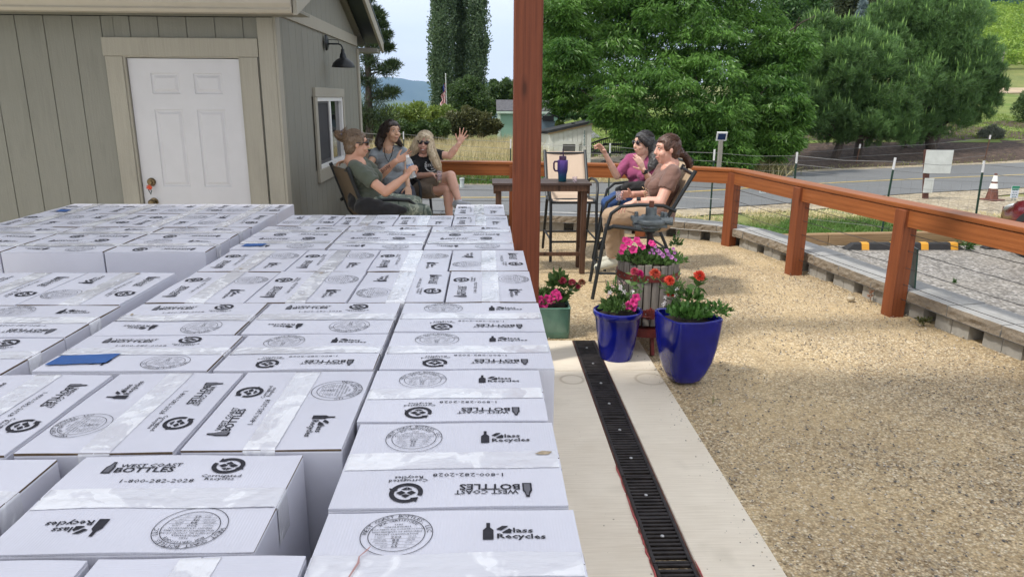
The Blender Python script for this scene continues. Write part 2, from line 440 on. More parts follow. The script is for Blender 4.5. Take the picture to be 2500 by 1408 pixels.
def band(d0, d1, n=5, jit=0):
    rows = []
    for p, q in zip(YD, nrm):
        j0 = NR.uniform(-jit, jit); j1 = NR.uniform(-jit, jit)
        rows.append([tuple(p+q*(d0+j0+(d1+j1-d0-j0)*k/(n-1))) for k in range(n)])
    return rows
m, nt, b = new_mat('asphalt'); v = coords(nt, (1, 1, 1), 'World')
c = ramp(nt, noise(nt, v, 45, 5, .7), [(.35, (.11, .115, .12)), (.65, (.20, .205, .21))])
c = mixc(nt, .5, c, ramp(nt, noise(nt, v, .8, 3), [(.35, (.75, .75, .75)), (.65, (1, 1, 1))]), 'MULTIPLY')
nt.links.new(c, b.inputs['Base Color']); b.inputs['Roughness'].default_value = .8; asphalt = m
strip('road_shoulder', band(-3.1, 3.2, 9, .12), shoulder_gravel, .0)
strip('road', band(-2.3, 2.5, 9), asphalt, .014)
m, nt, b = new_mat('road_paint'); v = coords(nt, (1, 1, 1), 'World')
nt.links.new(ramp(nt, noise(nt, v, 14, 5, .8), [(.36, (.2, .19, .15)), (.5, (.52, .38, .12))]), b.inputs['Base Color'])
strip('road_marking', band(-.06, .06, 2), m, .02)
# dark mulch bank across the road, tan gravel strip at the right by the cone
m, nt, b = new_mat('mulch'); v = coords(nt, (1, 1, 1), 'World')
f = noise(nt, v, 5, 8, .75)
nt.links.new(ramp(nt, f, [(.35, (.028, .018, .013)), (.55, (.085, .055, .04)), (.72, (.19, .13, .1))]), b.inputs['Base Color'])
b.inputs['Roughness'].default_value = .95; bump(nt, b, f, .9, .06); mulch = m
strip('mulch_bank', [[(p[0]+q[0]*d, p[1]+q[1]*d) for d in np.linspace(3.05, 3.05+7.0*float(sm(3.2, 8, p[0]))+.02, 8)] for p, q in zip(YD, nrm) if p[0] > 3], mulch, .01)
strip('gravel_turnout', [[(x, y) for x in np.linspace(8.6+.15*math.sin(y*3), 17, 14)] for y in np.linspace(10.6, 15.9, 14)], shoulder_gravel, .012)
strip('driveway', [[(x+(y-18.4)*.1, y) for x in np.linspace(2.6, 5.4, 6)] for y in np.linspace(18.3, 27, 10)], shoulder_gravel, .01)
strip('driveway', [[(x, y) for x in np.linspace(1.2, 5.2, 6)] for y in np.linspace(33, 38, 6)], asphalt, .03)
strip('dry_field', [[(x, y) for x in np.linspace(-9, 1.9, 20)] for y in np.linspace(19.0, 29.5, 16)], M('straw_ground', (.42, .34, .17), .95, var=.35, scale=3, kind='World'), .004)
strip('farm_track', [[(x, y) for x in np.linspace(28, 62, 12)] for y in np.linspace(50.5, 55, 5)], M('dry_track', (.42, .33, .22), .9, var=.2, scale=.8, kind='World'), .03)

# concrete patio slab with the trench, laid round the drain channel
m, nt, b = new_mat('concrete'); v = coords(nt, (1, 1, 1), 'World')
c = ramp(nt, noise(nt, v, 1.6, 8, .62), [(.3, (.66, .57, .44)), (.7, (.84, .76, .62))])
v2 = coords(nt, (2.5, 60, 1), 'World'); c = mixc(nt, .35, c, ramp(nt, noise(nt, v2, 2, 4), [(.35, (.56, .5, .41)), (.65, (.80, .74, .64))]))
spk = N(nt, 'ShaderNodeTexVoronoi'); spk.inputs['Scale'].default_value = 11; nt.links.new(v, spk.inputs['Vector'])
c = mixc(nt, ramp(nt, spk.outputs['Distance'], [(.035, (.8, .8, .8)), (.05, (0, 0, 0))]), c, (.16, .12, .08))
st = noise(nt, v, 3.2, 3, .5); c = mixc(nt, ramp(nt, st, [(.58, (0, 0, 0)), (.75, (.5, .5, .5))]), c, (.4, .34, .25))
# two old pot rings on the slab
for cx, cy, rr in ((.965, 3.93, .088), (.50, 3.93, .07)):
    s_ = N(nt, 'ShaderNodeVectorMath', operation='DISTANCE'); nt.links.new(v, s_.inputs[0]); s_.inputs[1].default_value = (cx, cy, 0)
    rg = ramp(nt, s_.outputs['Value'], [(rr-.014, (0, 0, 0)), (rr-.004, (.55, .55, .55)), (rr+.002, (.35, .35, .35)), (rr+.012, (0, 0, 0))])
    c = mixc(nt, rg, c, (.33, .25, .15))
nt.links.new(c, b.inputs['Base Color']); b.inputs['Roughness'].default_value = .8
bump(nt, b, noise(nt, v2, 3, 5), .12, .004); concrete = m
XD0, XD1, YE, XS = .587, .739, 4.642, 1.043
sl = MB()
jy = [-3, 1.03, 4.075, YE]
for a, b_ in zip(jy[:-1], jy[1:]):
    sl.mm((-5, a+.004, -.12), (XD0-.004, b_-.004, 0)); sl.mm((XD1+.004, a+.004, -.12), (XS, b_-.004, 0))
sl.mm((XD0-.05, -3, -.14), (XD1+.05, YE-.01, -.085))
sl.mm((-5, YE-.02, -.12), (-1.57, 5.64, -.001))
o = sl.build('patio_slab', concrete, bevel=.006); tag(o, kind='structure')

# trench drain: cast iron grates in a channel
iron = M('cast_iron', (.035, .03, .03), .55, .6, .5, 14, .5, 60)
rust = M('grate_rust', (.12, .045, .03), .8, .2, .4, 20)
ch = MB(); ch.mm((XD0-.002, -1, -.08), (XD0+.004, YE, -.004)); ch.mm((XD1-.004, -1, -.08), (XD1+.002, YE, -.004))
tag(ch.build('drain_channel', rust), 'rust stained steel channel edging sunk in the concrete beneath the drain grates', 'drain channel')
mtp = M('red_sealant', (.42, .07, .07), .6)
sq = MB()
y = 2.9
while y > -.5:
    L = rnd.uniform(.05, .35)
    for X, s_ in ((XD0-.006, 1), (XD1+.006, 1)):
        if rnd.random() < (.75 if X < .65 else .25):
            pts = [(X+rnd.uniform(-.003, .003), y-L*k/6, .002) for k in range(7)]
            sq.tube(pts, [.001]+[rnd.uniform(.002, .0042) for _ in range(5)]+[.001], 6)
    y -= L*1.05
tag(sq.build('sealant_bead', mtp, smooth=True), 'ragged red sealant bead squeezed out along both edges of the drain grates', 'sealant')
def grate():
    e = empty('drain_grate')
    g = MB(); L = .606; Wd = .146; t = .018
    g.mm((-Wd/2, 0, -t), (-Wd/2+.014, L, 0)); g.mm((Wd/2-.014, 0, -t), (Wd/2, L, 0))
    g.mm((-Wd/2+.014, 0, -t), (Wd/2-.014, .012, -.0005)); g.mm((-Wd/2+.014, L-.012, -t), (Wd/2-.014, L, -.0005))
    n = 23
    for i in range(1, n):
        yy = .012+(L-.024)*i/n; th = .013 if i not in (11, 12) else .017
        g.mm((-Wd/2+.013, yy-th/2, -t), (Wd/2-.013, yy+th/2, -.001-.0005*(i % 2)))
    g.build('grating', iron, e, bevel=.0025)
    for yy in (.16, .45):
        s2 = MB(); s2.lathe([(.0001, .004), (.005, .004), (.0075, .002), (.008, -.001), (.003, -.001)], (0, yy, 0), 12)
        s2.lathe([(.0001, .0045), (.0028, .0045), (.003, .003)], (0, yy, 0), 8)
        s2.build('screw', M('zinc', (.5, .5, .5), .35, .9) if yy < .2 else bpy.data.materials['zinc'], e, smooth=True)
    return e
G0 = grate()
gl = ['farthest, at the concrete end beside the round blue pot', 'second from the far end, by the round blue pot',
      'third from the far end, beside the stained rings', 'fourth from the far end, red sealant on its left',
      'second nearest, just above the bottom of the photo', 'nearest, cut off by the bottom of the photo']
for i in range(6):
    o = G0 if i == 0 else copy_tree(G0)
    o.location = ((XD0+XD1)/2, YE-.61*(i+1)+.002, -.001)
    tag(o, 'black cast iron drain grate ' + gl[i], 'drain grate', 'drain grates in the trench along the concrete')

# ------------------------------------------------------------------ distant hills
def hills(name, dist, xs, tops, base, col, rough_, seedk):
    n = 160; X = np.linspace(xs[0], xs[-1], n); top = np.interp(X, xs, tops)
    V = []; F = []; m_ = 14
    for j in range(m_):
        t = j/(m_-1)
        for i in range(n):
            h = base+(top[i]-base)*math.sin(t*math.pi/2)
            wob = rough_*(math.sin(i*.35+seedk+j*.7)+.6*math.sin(i*.83+j*1.9+seedk*2)+.4*math.sin(i*1.7+j))*t
            V.append((X[i], dist+t*dist*.06+wob*3, h+wob))
    for j in range(m_-1):
        for i in range(n-1): F.append((j*n+i, j*n+i+1, (j+1)*n+i+1, (j+1)*n+i))
    mm_, nt, b = new_mat(name+'_cover'); v = coords(nt, (1, 1, 1), 'World')
    f = noise(nt, v, .004, 6, .65)
    nt.links.new(ramp(nt, f, [(.4, col), (.6, tuple(x*1.5 for x in col)), (.72, (.3, .25, .17))]), b.inputs['Base Color']); b.inputs['Roughness'].default_value = 1
    return tag(np_mesh(name, V, F, mm_, smooth=True), kind='structure')
hills('hills', 7000, [-3200, -2200, -1700, -1400, -1150, -950, -700, -400, 0, 2000, 4500], [150, 165, 190, 165, 180, 190, 160, 150, 150, 120, 100], -180, (.06, .085, .05), 7, 1)
hills('hills', 4200, [-2400, -1500, -1000, -820, -650, -520, -300, 0, 2000], [-60, -20, 10, 28, 12, -15, -25, -40, -60], -170, (.09, .11, .05), 4, 4)

# ------------------------------------------------------------------ shed building on the left
def siding_mat(name, col):
    m, nt, b = new_mat(name)
    v = coords(nt, (40, 40, 1.4)); f = noise(nt, v, 2.2, 5, .6)
    v2 = coords(nt, (1, 1, 1)); f2 = noise(nt, v2, 1.3, 4); f3 = noise(nt, v2, 90, 3)
    c = ramp(nt, f, [(.3, tuple(x*.93 for x in col)), (.7, tuple(x*1.05 for x in col))])
    c = mixc(nt, .5, c, ramp(nt, f2, [(.3, (.86, .86, .86)), (.7, (1, 1, 1))]), 'MULTIPLY')
    vd = N(nt, 'ShaderNodeTexVoronoi'); vd.inputs['Scale'].default_value = 3.2; nt.links.new(coords(nt, (1, 1, 1)), vd.inputs['Vector'])
    c = mixc(nt, ramp(nt, vd.outputs['Distance'], [(.012, (.55, .55, .55)), (.02, (0, 0, 0))]), c, (.06, .055, .045))
    dz_ = noise(nt, coords(nt, (5, 5, 1.2)), 1.1, 6, .7); c = mixc(nt, ramp(nt, dz_, [(.55, (0, 0, 0)), (.75, (.35, .35, .35))]), c, tuple(x*.55 for x in col))
    nt.links.new(c, b.inputs['Base Color']); b.inputs['Roughness'].default_value = .7
    mixh = N(nt, 'ShaderNodeMath', operation='ADD'); nt.links.new(f, mixh.inputs[0]); nt.links.new(f3, mixh.inputs[1])
    bump(nt, b, mixh.outputs[0], .35, .004); return m
sid = siding_mat('siding_paint', (.225, .222, .19)); trimm = siding_mat('trim_paint', (.35, .33, .275))
gutm = M('gutter_enamel', (.42, .385, .32), .4, var=.05)
WY, WX, WF = 5.65, -1.57, 9.2
HZ = 2.16
bld = empty('shed_building', (-3.4, 7.4, 0), 'greige board sided utility shed with white door, gutter and small side window', 'shed')
mb = MB()
x = WX-.02; k = 0
while x > -6.4:
    x0 = max(x-.198, -6.4)
    a = -2.73; b_ = -1.72          # door opening in x
    if x0 < b_ and x > a:
        if x > b_: mb.mm((b_, WY, -.1), (x, WY+.03, HZ))
        mb.mm((max(x0, a), WY, 1.88), (min(x, b_), WY+.03, HZ))
        if x0 < a: mb.mm((x0, WY, -.1), (a, WY+.03, HZ))
    else: mb.mm((x0, WY, -.1), (x, WY+.03, HZ))
    x -= .205
mb.mm((-6.4, WY+.008, -.1), (-2.75, WY+.05, HZ-.004)); mb.mm((-1.70, WY+.008, -.1), (WX-.02, WY+.05, HZ-.004)); mb.mm((-2.75, WY+.008, 1.9), (-1.70, WY+.05, HZ-.004))
mb.build('wall', sid, bld, bevel=.002, seg=1)
# gable wall facing +X
RS = .345; ZE = 2.17; YM = (5.3+9.56)/2
def roofz(y): return ZE+RS*(min(y, 2*YM-y)-5.3)
mb = MB(); y = WY+.02
wy0, wy1, wz0, wz1 = 6.83, 8.05, .94, 1.60
while y < WF:
    y1 = min(y+.198, WF)
    def piece(z0, z1a, z1b):
        mb.prism([(y, z0), (y1, z0), (y1, z1b), (y, z1a)], (WX-.03, 0, 0), (0, 1, 0), (0, 0, 1), .03)
    ta, tb = roofz(y)-.03, roofz(y1)-.03
    if y1 > wy0 and y < wy1:
        piece(-.1, wz0, wz0); piece(wz1, ta, tb)
    else: piece(-.1, ta, tb)
    y += .205
mb.mm((WX-.05, WY+.02, -.1), (WX-.009, wy0-.0, ZE)); mb.mm((WX-.05, wy1, -.1), (WX-.009, WF, ZE))
mb.mm((WX-.05, wy0, -.1), (WX-.009, wy1, wz0)); mb.mm((WX-.05, wy0, wz1), (WX-.009, wy1, ZE))
mb.prism([(WY, ZE), (WF, ZE), (YM, roofz(YM)-.06)], (WX-.05, 0, 0), (0, 1, 0), (0, 0, 1), .041)
mb.mm((-6.4, WF-.04, -.1), (WX-.05, WF, ZE)); mb.mm((-6.4, WY+.05, -.1), (-6.36, WF-.04, ZE))
mb.build('wall', sid, bld, bevel=.002, seg=1)
# trims: corner boards, frieze, door casing
mb = MB()
for a, b2 in (((WX-.115, WY-.022, -.1), (WX+.002, WY-.001, HZ)), ((WX+.003, WY-.022, -.1), (WX+.022, WY+.09, 2.2)), ((WX+.001, WF-.09, -.1), (WX+.022, WF+.02, 2.16))):
    mb = MB(); mb.mm(a, b2); mb.build('corner_board', trimm, bld, bevel=.003)
mb = MB(); mb.mm((WX+.001, WY+.09, 2.19), (WX+.02, WF-.09, 2.30)); mb.build('frieze_board', trimm, bld, bevel=.003)
mb = MB()
DX0, DX1, DZ = -2.665, -1.845, 1.868
mb.mm((DX0-.145, WY-.024, -.1), (DX0-.02, WY-.001, DZ+.012)); mb.mm((DX1+.02, WY-.024, -.1), (DX1+.145, WY-.001, DZ+.012))
mb.mm((DX0-.155, WY-.027, DZ+.014), (DX1+.155, WY-.001, DZ+.145))
mb.build('door_casing', trimm, bld, bevel=.004)
mb = MB(); mb.mm((DX0-.03, WY-.012, -.1), (DX0-.004, WY+.1, DZ+.02)); mb.mm((DX1+.004, WY-.012, -.1), (DX1+.03, WY+.1, DZ+.02)); mb.mm((DX0-.004, WY-.012, DZ+.005), (DX1+.004, WY+.1, DZ+.03))
mb.build('door_jamb', trimm, bld)
# door leaf with embossed panels
whp = M('door_paint', (.55, .55, .575), .45, var=.03, bmp=.05, bscale=120)
def emboss(pan, x0, x1, z0, z1, y0):
    g = MB()
    xs = sorted({x0, x1, *[p for q in pan for p in q[:2]]}); zs = sorted({z0, z1, *[p for q in pan for p in q[2:]]})
    for i in range(len(xs)-1):
        for j in range(len(zs)-1):
            a, b2, c2, d = xs[i], xs[i+1], zs[j], zs[j+1]
            if any(p[0] <= a and p[1] >= b2 and p[2] <= c2 and p[3] >= d for p in pan): continue
            g.add([(a, y0, c2), (b2, y0, c2), (b2, y0, d), (a, y0, d)], [(0, 1, 2, 3)])
    for (a, b2, c2, d) in pan:
        rings = [(0, 0), (.006, .007), (.016, .008), (.032, .001), (.034, 0)]
        for (r0, d0), (r1, d1) in zip(rings[:-1], rings[1:]):
            p = [(a+r0, y0+d0, c2+r0), (b2-r0, y0+d0, c2+r0), (b2-r0, y0+d0, d-r0), (a+r0, y0+d0, d-r0)]
            q = [(a+r1, y0+d1, c2+r1), (b2-r1, y0+d1, c2+r1), (b2-r1, y0+d1, d-r1), (a+r1, y0+d1, d-r1)]
            g.add(p+q, [(i, (i+1) % 4, 4+(i+1) % 4, 4+i) for i in range(4)])
        r_ = .034; g.add([(a+r_, y0, c2+r_), (b2-r_, y0, c2+r_), (b2-r_, y0, d-r_), (a+r_, y0, d-r_)], [(0, 1, 2, 3)])
    g.add([(x0, y0, z0), (x1, y0, z0), (x1, y0, z1), (x0, y0, z1), (x0, y0+.04, z0), (x1, y0+.04, z0), (x1, y0+.04, z1), (x0, y0+.04, z1)],
          [(0, 4, 5, 1), (1, 5, 6, 2), (2, 6, 7, 3), (3, 7, 4, 0), (4, 7, 6, 5)])
    return g
xa, xb, xc, xd = DX0+.155, DX0+.365, DX0+.47, DX0+.68
dr = emboss([(xa, xb, 1.615, 1.765), (xc, xd, 1.615, 1.765), (xa, xb, .92, 1.50), (xc, xd, .92, 1.50), (xa, xb, .16, .70), (xc, xd, .16, .70)], DX0, DX1, .01, DZ, WY+.012).build('door', whp, bld)
brass = M('antique_brass', (.17, .125, .07), .3, .9, .3, 20)
mb = MB()
for z, pr in ((.955, [(.0001, -.034), (.014, -.034), (.016, -.02), (.026, -.02), (.031, -.012), (.033, 0)]), (.80, [(.0001, -.062), (.018, -.06), (.027, -.048), (.027, -.036), (.014, -.026), (.012, -.012), (.032, -.008), (.034, 0)])):
    b2 = len(mb.v); mb.lathe([(r_, zz) for r_, zz in pr], (0, 0, 0), 24)
    for i in range(b2, len(mb.v)):
        a = mb.v[i]; mb.v[i] = (DX0+.07+a[0], WY+.012+a[2], z+a[1])
mb.build('door_handle', brass, dr, smooth=True)
kt = MB()
kt.tube([(DX0+.068, WY-.03, .93), (DX0+.06, WY-.035, .90), (DX0+.072, WY-.03, .865), (DX0+.08, WY-.034, .89), (DX0+.07, WY-.03, .93)], .004, 6)
kr = empty('key_ring', (DX0+.07, WY-.03, .93), 'looped dark key cord with orange red tassel hanging from the brass deadbolt', 'keys'); kt.build('cord', M('dark_cord', (.03, .06, .06), .7), kr, smooth=True)
kt = MB()
for k in range(14):
    a = k*2.4; kt.tube([(DX0+.069, WY-.032, .92), (DX0+.069+.022*math.cos(a), WY-.04, .92+.02*math.sin(a))], .003, 5)
kt.build('tassel', M('orange_yarn', (.6, .08, .03), .8), kr, smooth=True)
# gutter, soffit, roof
pr = [(-.02, 0), (-.105, 0), (-.125, .02), (-.115, .035), (-.135, .06), (-.14, .105), (-.14, .12), (-.13, .12), (-.125, .1), (-.02, .1)]
mb = MB(); mb.prism([(y_, z_) for y_, z_ in pr], (-6.5, 5.36, 2.15), (0, 1, 0), (0, 0, 1), 5.17)
mb.build('gutter', gutm, bld, bevel=.003)
mb = MB(); mb.mm((-6.5, 5.345, 2.16), (-1.30, 5.365, 2.29)); mb.mm((-6.5, 5.365, 2.165), (-1.30, 5.66, 2.18)); mb.build('soffit', sid, bld)
rf = M('dark_metal_roof', (.045, .06, .065), .45, .3)
mb = MB()
for s_ in (0, 1):
    ya, yb = (5.27, YM) if s_ == 0 else (YM, 9.60)
    za, zb = roofz(max(ya, 5.27))+.10, roofz(YM)+.10
    if s_ == 0: mb.prism([(ya, za), (yb, zb), (yb, zb+.03), (ya, za+.03)], (-6.6, 0, 0), (0, 1, 0), (0, 0, 1), 6.6-1.29)
    else: mb.prism([(ya, zb), (yb, roofz(9.6)+.10), (yb, roofz(9.6)+.13), (ya, zb+.03)], (-6.6, 0, 0), (0, 1, 0), (0, 0, 1), 6.6-1.29)
mb.build('roof', rf, bld)
mb = MB()
mb.prism([(5.27, roofz(5.27)-.02), (YM, roofz(YM)-.02), (YM, roofz(YM)+.098), (5.27, roofz(5.27)+.098)], (-1.325, 0, 0), (0, 1, 0), (0, 0, 1), .03)
mb.prism([(YM, roofz(YM)-.035), (9.55, roofz(9.55)-.035), (9.55, roofz(9.55)+.098), (YM, roofz(YM)+.098)], (-1.325, 0, 0), (0, 1, 0), (0, 0, 1), .03)
mb.build('rake_board', trimm, bld, bevel=.003)
mb = MB()
for a, b2 in ((5.3, YM), (YM, 9.57)):
    mb.prism([(a, roofz(a)+.05), (b2, roofz(b2)+.05), (b2, roofz(b2)+.07), (a, roofz(a)+.07)], (WX-.2, 0, 0), (0, 1, 0), (0, 0, 1), .24)
mb.mm((WX-.1, 9.225, 2.13), (-1.335, 9.53, 2.18)); mb.mm((-6.4, 9.2, 2.12), (WX-.1, 9.56, 2.15))
mb.build('eave_soffit', sid, bld)
# side window (slider)
wn = MB(); t_ = .085
wn.mm((WX+.001, wy0-t_, wz0-.115), (WX+.028, wy1+t_-.03, wz0)); wn.mm((WX+.001, wy0-t_, wz1), (WX+.028, wy1+t_-.03, wz1+.085))
wn.mm((WX+.001, wy0-t_, wz0+.001), (WX+.024, wy0, wz1-.001)); wn.mm((WX+.001, wy1, wz0+.001), (WX+.024, wy1+t_-.03, wz1-.001))
wo_ = wn.build('window', trimm, bld, bevel=.003)
vinyl = M('white_vinyl', (.78, .78, .78), .35, var=.02)
fr = MB(); f_ = .04; ym = (wy0+wy1)/2
fr.mm((WX-.04, wy0, wz0), (WX+.012, wy0+f_, wz1)); fr.mm((WX-.04, wy1-f_, wz0), (WX+.012, wy1, wz1))
fr.mm((WX-.04, wy0+f_, wz0), (WX+.011, wy1-f_, wz0+f_)); fr.mm((WX-.04, wy0+f_, wz1-f_), (WX+.011, wy1-f_, wz1)); fr.mm((WX-.035, ym-.03, wz0+f_), (WX+.008, ym+.03, wz1-f_))
fr.build('frame', vinyl, wo_, bevel=.003)
gm, nt, b = new_mat('window_glass'); b.inputs['Base Color'].default_value = (.012, .014, .016, 1); b.inputs['Roughness'].default_value = .04; b.inputs['Specular IOR Level'].default_value = .9
gl_ = MB(); gl_.mm((WX-.03, ym+.03, wz0+f_), (WX-.024, wy1-f_, wz1-f_)); gl_.build('pane', gm, wo_)
gl_ = MB(); gl_.mm((WX-.02, wy0+f_, wz0+f_), (WX-.012, ym-.03, wz1-f_)); gl_.build('insect_screen', M('screen', (.045, .045, .05), .9), wo_)
sc = MB(); sc.mm((WX-.015, wy0+f_, wz0+f_), (WX-.004, wy0+f_+.03, wz1-f_)); sc.mm((WX-.015, ym-.07, wz0+f_), (WX-.004, ym-.031, wz1-f_)); sc.mm((WX-.015, wy0+f_+.03, wz0+f_), (WX-.004, ym-.07, wz0+f_+.03)); sc.mm((WX-.015, wy0+f_+.03, wz1-f_-.02), (WX-.004, ym-.07, wz1-f_))
sc.build('screen_frame', M('screen_frame', (.08, .08, .09), .5), wo_)
# barn lamp
blk = M('black_enamel', (.012, .014, .016), .4, .2)
LY, LZ = 7.33, .045
lm = empty('wall_lamp', (WX+.02, LY, 2.05+LZ), 'black gooseneck barn lamp on the side wall above the small window', 'lamp')
mb = MB(); mb.lathe([(.0001, .026), (.03, .026), (.055, .015), (.062, 0)], (0, 0, 0), 24)
mb.v = [(WX+.022+z_, LY+x_*.9, 2.06+LZ+y_*1.2) for x_, y_, z_ in mb.v]; mb.build('back_plate', blk, lm, smooth=True)
mb = MB(); mb.tube([(WX+.03, LY, 2.05+LZ), (WX+.14, LY, 2.05+LZ), (WX+.165, LY, 2.042+LZ), (WX+.178, LY, 2.02+LZ), (WX+.18, LY, 1.99+LZ)], .008, 10)
mb.tube([(WX+.03, LY, 2.09+LZ), (WX+.13, LY, 2.087+LZ), (WX+.145, LY, 2.078+LZ), (WX+.145, LY, 2.055+LZ)], .003, 8); mb.build('arm', blk, lm, smooth=True)
mb = MB(); mb.lathe([(a*.78, b2*.85) for a, b2 in [(.0001, .185), (.02, .185), (.022, .15), (.035, .13), (.045, .09), (.09, .065), (.125, .035), (.14, .0), (.142, -.012), (.137, -.01), (.12, .02), (.08, .05), (.0001, .07)]], (WX+.18, LY, 1.845+LZ), 32)
mb.build('lamp_shade', blk, lm, smooth=True)

# ------------------------------------------------------------------ patio cover (roof over the cartons) with its post
stain = wood('redwood_stain', (.10, .027, .013), (.185, .052, .023), .55, ax=2, sc=.9)
pc = empty('patio_cover', (.235, 4.28, 0), 'patio cover standing on a reddish brown square timber post', 'patio cover')
mb = MB(); mb.mm((.155, 4.19, -.02), (.315, 4.35, 2.62)); mb.build('post', stain, pc, bevel=.008)
mb = MB(); mb.mm((-4.6, 4.17, 2.62), (4.6, 4.37, 2.85)); mb.build('beam', stain, pc)
mb = MB(); mb.mm((4.3, 4.19, -.02), (4.45, 4.34, 2.62)); mb.mm((4.3, -1.0, -.02), (4.45, -.85, 2.62)); mb.mm((-4.6, -1.0, -.02), (-4.45, -.85, 2.62))
# (outer posts stand outside the frame)
mb.v = [(v_[0]+.0, v_[1], v_[2]) for v_ in mb.v]
o = mb.build('outer_post', stain, pc)
mb = MB(); mb.add([(-4.8, -4.5, 2.88), (4.8, -4.5, 2.88), (4.8, 3.25, 2.88), (-4.8, 3.25, 2.88)], [(0, 1, 2, 3)]);  # unseen sheet, edges set by where its shade should end
rpm, nt, b = new_mat('translucent_roofing')            # translucency added so the unseen sheet brightens the shade below
tl = N(nt, 'ShaderNodeBsdfTranslucent'); tl.inputs[0].default_value = (.82, .84, .90, 1); b.inputs['Base Color'].default_value = (.7, .72, .75, 1)
mx_ = N(nt, 'ShaderNodeMixShader'); mx_.inputs[0].default_value = .66; nt.links.new(b.outputs[0], mx_.inputs[1]); nt.links.new(tl.outputs[0], mx_.inputs[2]); nt.links.new(mx_.outputs[0], nt.nodes['Material Output'].inputs[0])
o = mb.build('unseen_roof_panel', rpm, pc)
for xr in (-4.2, -2.8, -1.4, 0, 1.4, 2.8, 4.2):
    mb = MB(); mb.mm((xr, -4.4, 2.852), (xr+.04, 4.5, 2.872)); mb.build('rafter', stain, pc)
mb = MB(); mb.mm((-5.6, 4.0, 2.90), (-1.36, 5.25, 2.94)); mb.build('unseen_roof_panel', M('added_shade_sheet', (.25, .25, .25), .6), pc)  # opaque sheet added out of view to shade the shed's front wall
# ================================================================== RAILING AND RETAINING WALL
cedar = wood('cedar_stain', (.19, .058, .018), (.38, .13, .042), .45, ax=0, sc=.8, bmp=.15)
cedarv = wood('cedar_post_stain', (.14, .042, .018), (.28, .085, .032), .55, ax=2, sc=.8)
steel = M('wire_steel', (.10, .10, .10), .4, .8)
RZ = .855
RP = [(-1.52, 8.98), (.34, 8.80), (1.86, 8.50), (2.77, 7.98), (2.955, 6.62), (3.165, 5.25), (3.36, 3.95), (3.62, 2.6)]
rail = empty('deck_railing', (2.77, 7.98, 0), 'orange brown stained timber railing with wire cables round the gravel patio', 'railing')
def board(name, p0, p1, w_, h_, m, parent, bev=.004):
    p0 = Vector(p0); p1 = Vector(p1); d = p1-p0; L = d.length
    mb = MB(); mb.box((L/2, 0, 0), (L, w_, h_))
    o = mb.build(name, m, None, bevel=bev); o.parent = parent
    o.location = p0-wloc(parent); o.rotation_euler = (0, -math.asin(d.z/L), math.atan2(d.y, d.x)); return o
for i in range(len(RP)-1):
    a = Vector((*RP[i], 0)); b_ = Vector((*RP[i+1], 0)); d = (b_-a).normalized(); nn = Vector((d.y, -d.x, 0))   # towards the patio
    if nn.dot(Vector((1.0, 5.5, 0))-a) < 0: nn = -nn
    o = board('top_rail', a-d*.03-nn*.045+Vector((0, 0, RZ-.019+.0006*i)), b_+d*.03-nn*.045+Vector((0, 0, RZ-.019+.0006*i)), .17, .034, cedar, rail)
    o = board('side_beam', a+d*.045+nn*.01+Vector((0, 0, RZ-.102)), b_-d*.045+nn*.01+Vector((0, 0, RZ-.102)), .042, .128, cedar, rail)
    for k, z in enumerate((.63, .505, .375, .245, .13)):
        mb = MB(); mb.tube([a+nn*-.01+Vector((0, 0, z)), (a+b_)/2+Vector((0, 0, z-.006))-nn*.01, b_-nn*.01+Vector((0, 0, z))], .0028, 5)
        mb.build('cable', steel, rail)
for i, (x, y) in enumerate(RP[1:-1]):
    mb = MB(); w2 = .057; ang = math.atan2(RP[i+2][1]-RP[i][1], RP[i+2][0]-RP[i][0])
    mb.box((0, 0, RZ/2-.05), (.118, .118, RZ+.02), (0, 0, ang)); mb.v = [(v_[0]+x, v_[1]+y, v_[2]) for v_ in mb.v]
    mb.build('post', cedarv, rail, origin=(x, y, 0), bevel=.006)
mb = MB(); mb.mm((-1.545, 8.94, -.05), (-1.46, 9.05, RZ-.04)); mb.build('post', cedarv, rail, bevel=.004)

# concrete block retaining wall
def block_mat(name, col, split):
    m, nt, b = new_mat(name); v = coords(nt, (1, 1, 1), 'World')
    f = noise(nt, v, 22, 8, .7); f2 = noise(nt, v, 2.2, 4, .6)
    oi = N(nt, 'ShaderNodeObjectInfo')
    c = ramp(nt, f, [(.3, tuple(x*.8 for x in col)), (.7, tuple(x*1.1 for x in col))])
    c = mixc(nt, ramp(nt, f2, [(.42, (0, 0, 0)), (.7, (.5,)*3)]), c, tuple(x*.6 for x in col))
    c = mixc(nt, .5, c, ramp(nt, oi.outputs['Random'], [(0, (.68, .68, .68)), (1, (1, 1, 1))]), 'MULTIPLY')
    nt.links.new(c, b.inputs['Base Color']); b.inputs['Roughness'].default_value = .9
    bump(nt, b, f, .9 if split else .3, .02 if split else .004); return m
capt = block_mat('cap_top_concrete', (.42, .42, .41), False); caps = block_mat('cap_split_face', (.31, .26, .20), True)
blkm = block_mat('block_concrete', (.36, .345, .31), False); dark = M('shadow_gap_fabric', (.02, .02, .02), .95)
rw = empty('retaining_wall', (3.0, 7.2, 0), 'low curved concrete block wall with gray cap stones around the patio', 'wall')
P = dense(WL, 10)
seg = np.linalg.norm(np.diff(P, axis=0), axis=1); s_ = np.concatenate([[0], np.cumsum(seg)])
def wp(d):
    x = np.interp(d, s_, P[:, 0]); y = np.interp(d, s_, P[:, 1])
    x2 = np.interp(d+.02, s_, P[:, 0]); y2 = np.interp(d+.02, s_, P[:, 1]); t = Vector((x2-x, y2-y, 0)).normalized()
    return Vector((x, y, 0)), t, Vector((-t.y, t.x, 0))*1.0
CT = .185; CH = .085
d = .9; k = 0
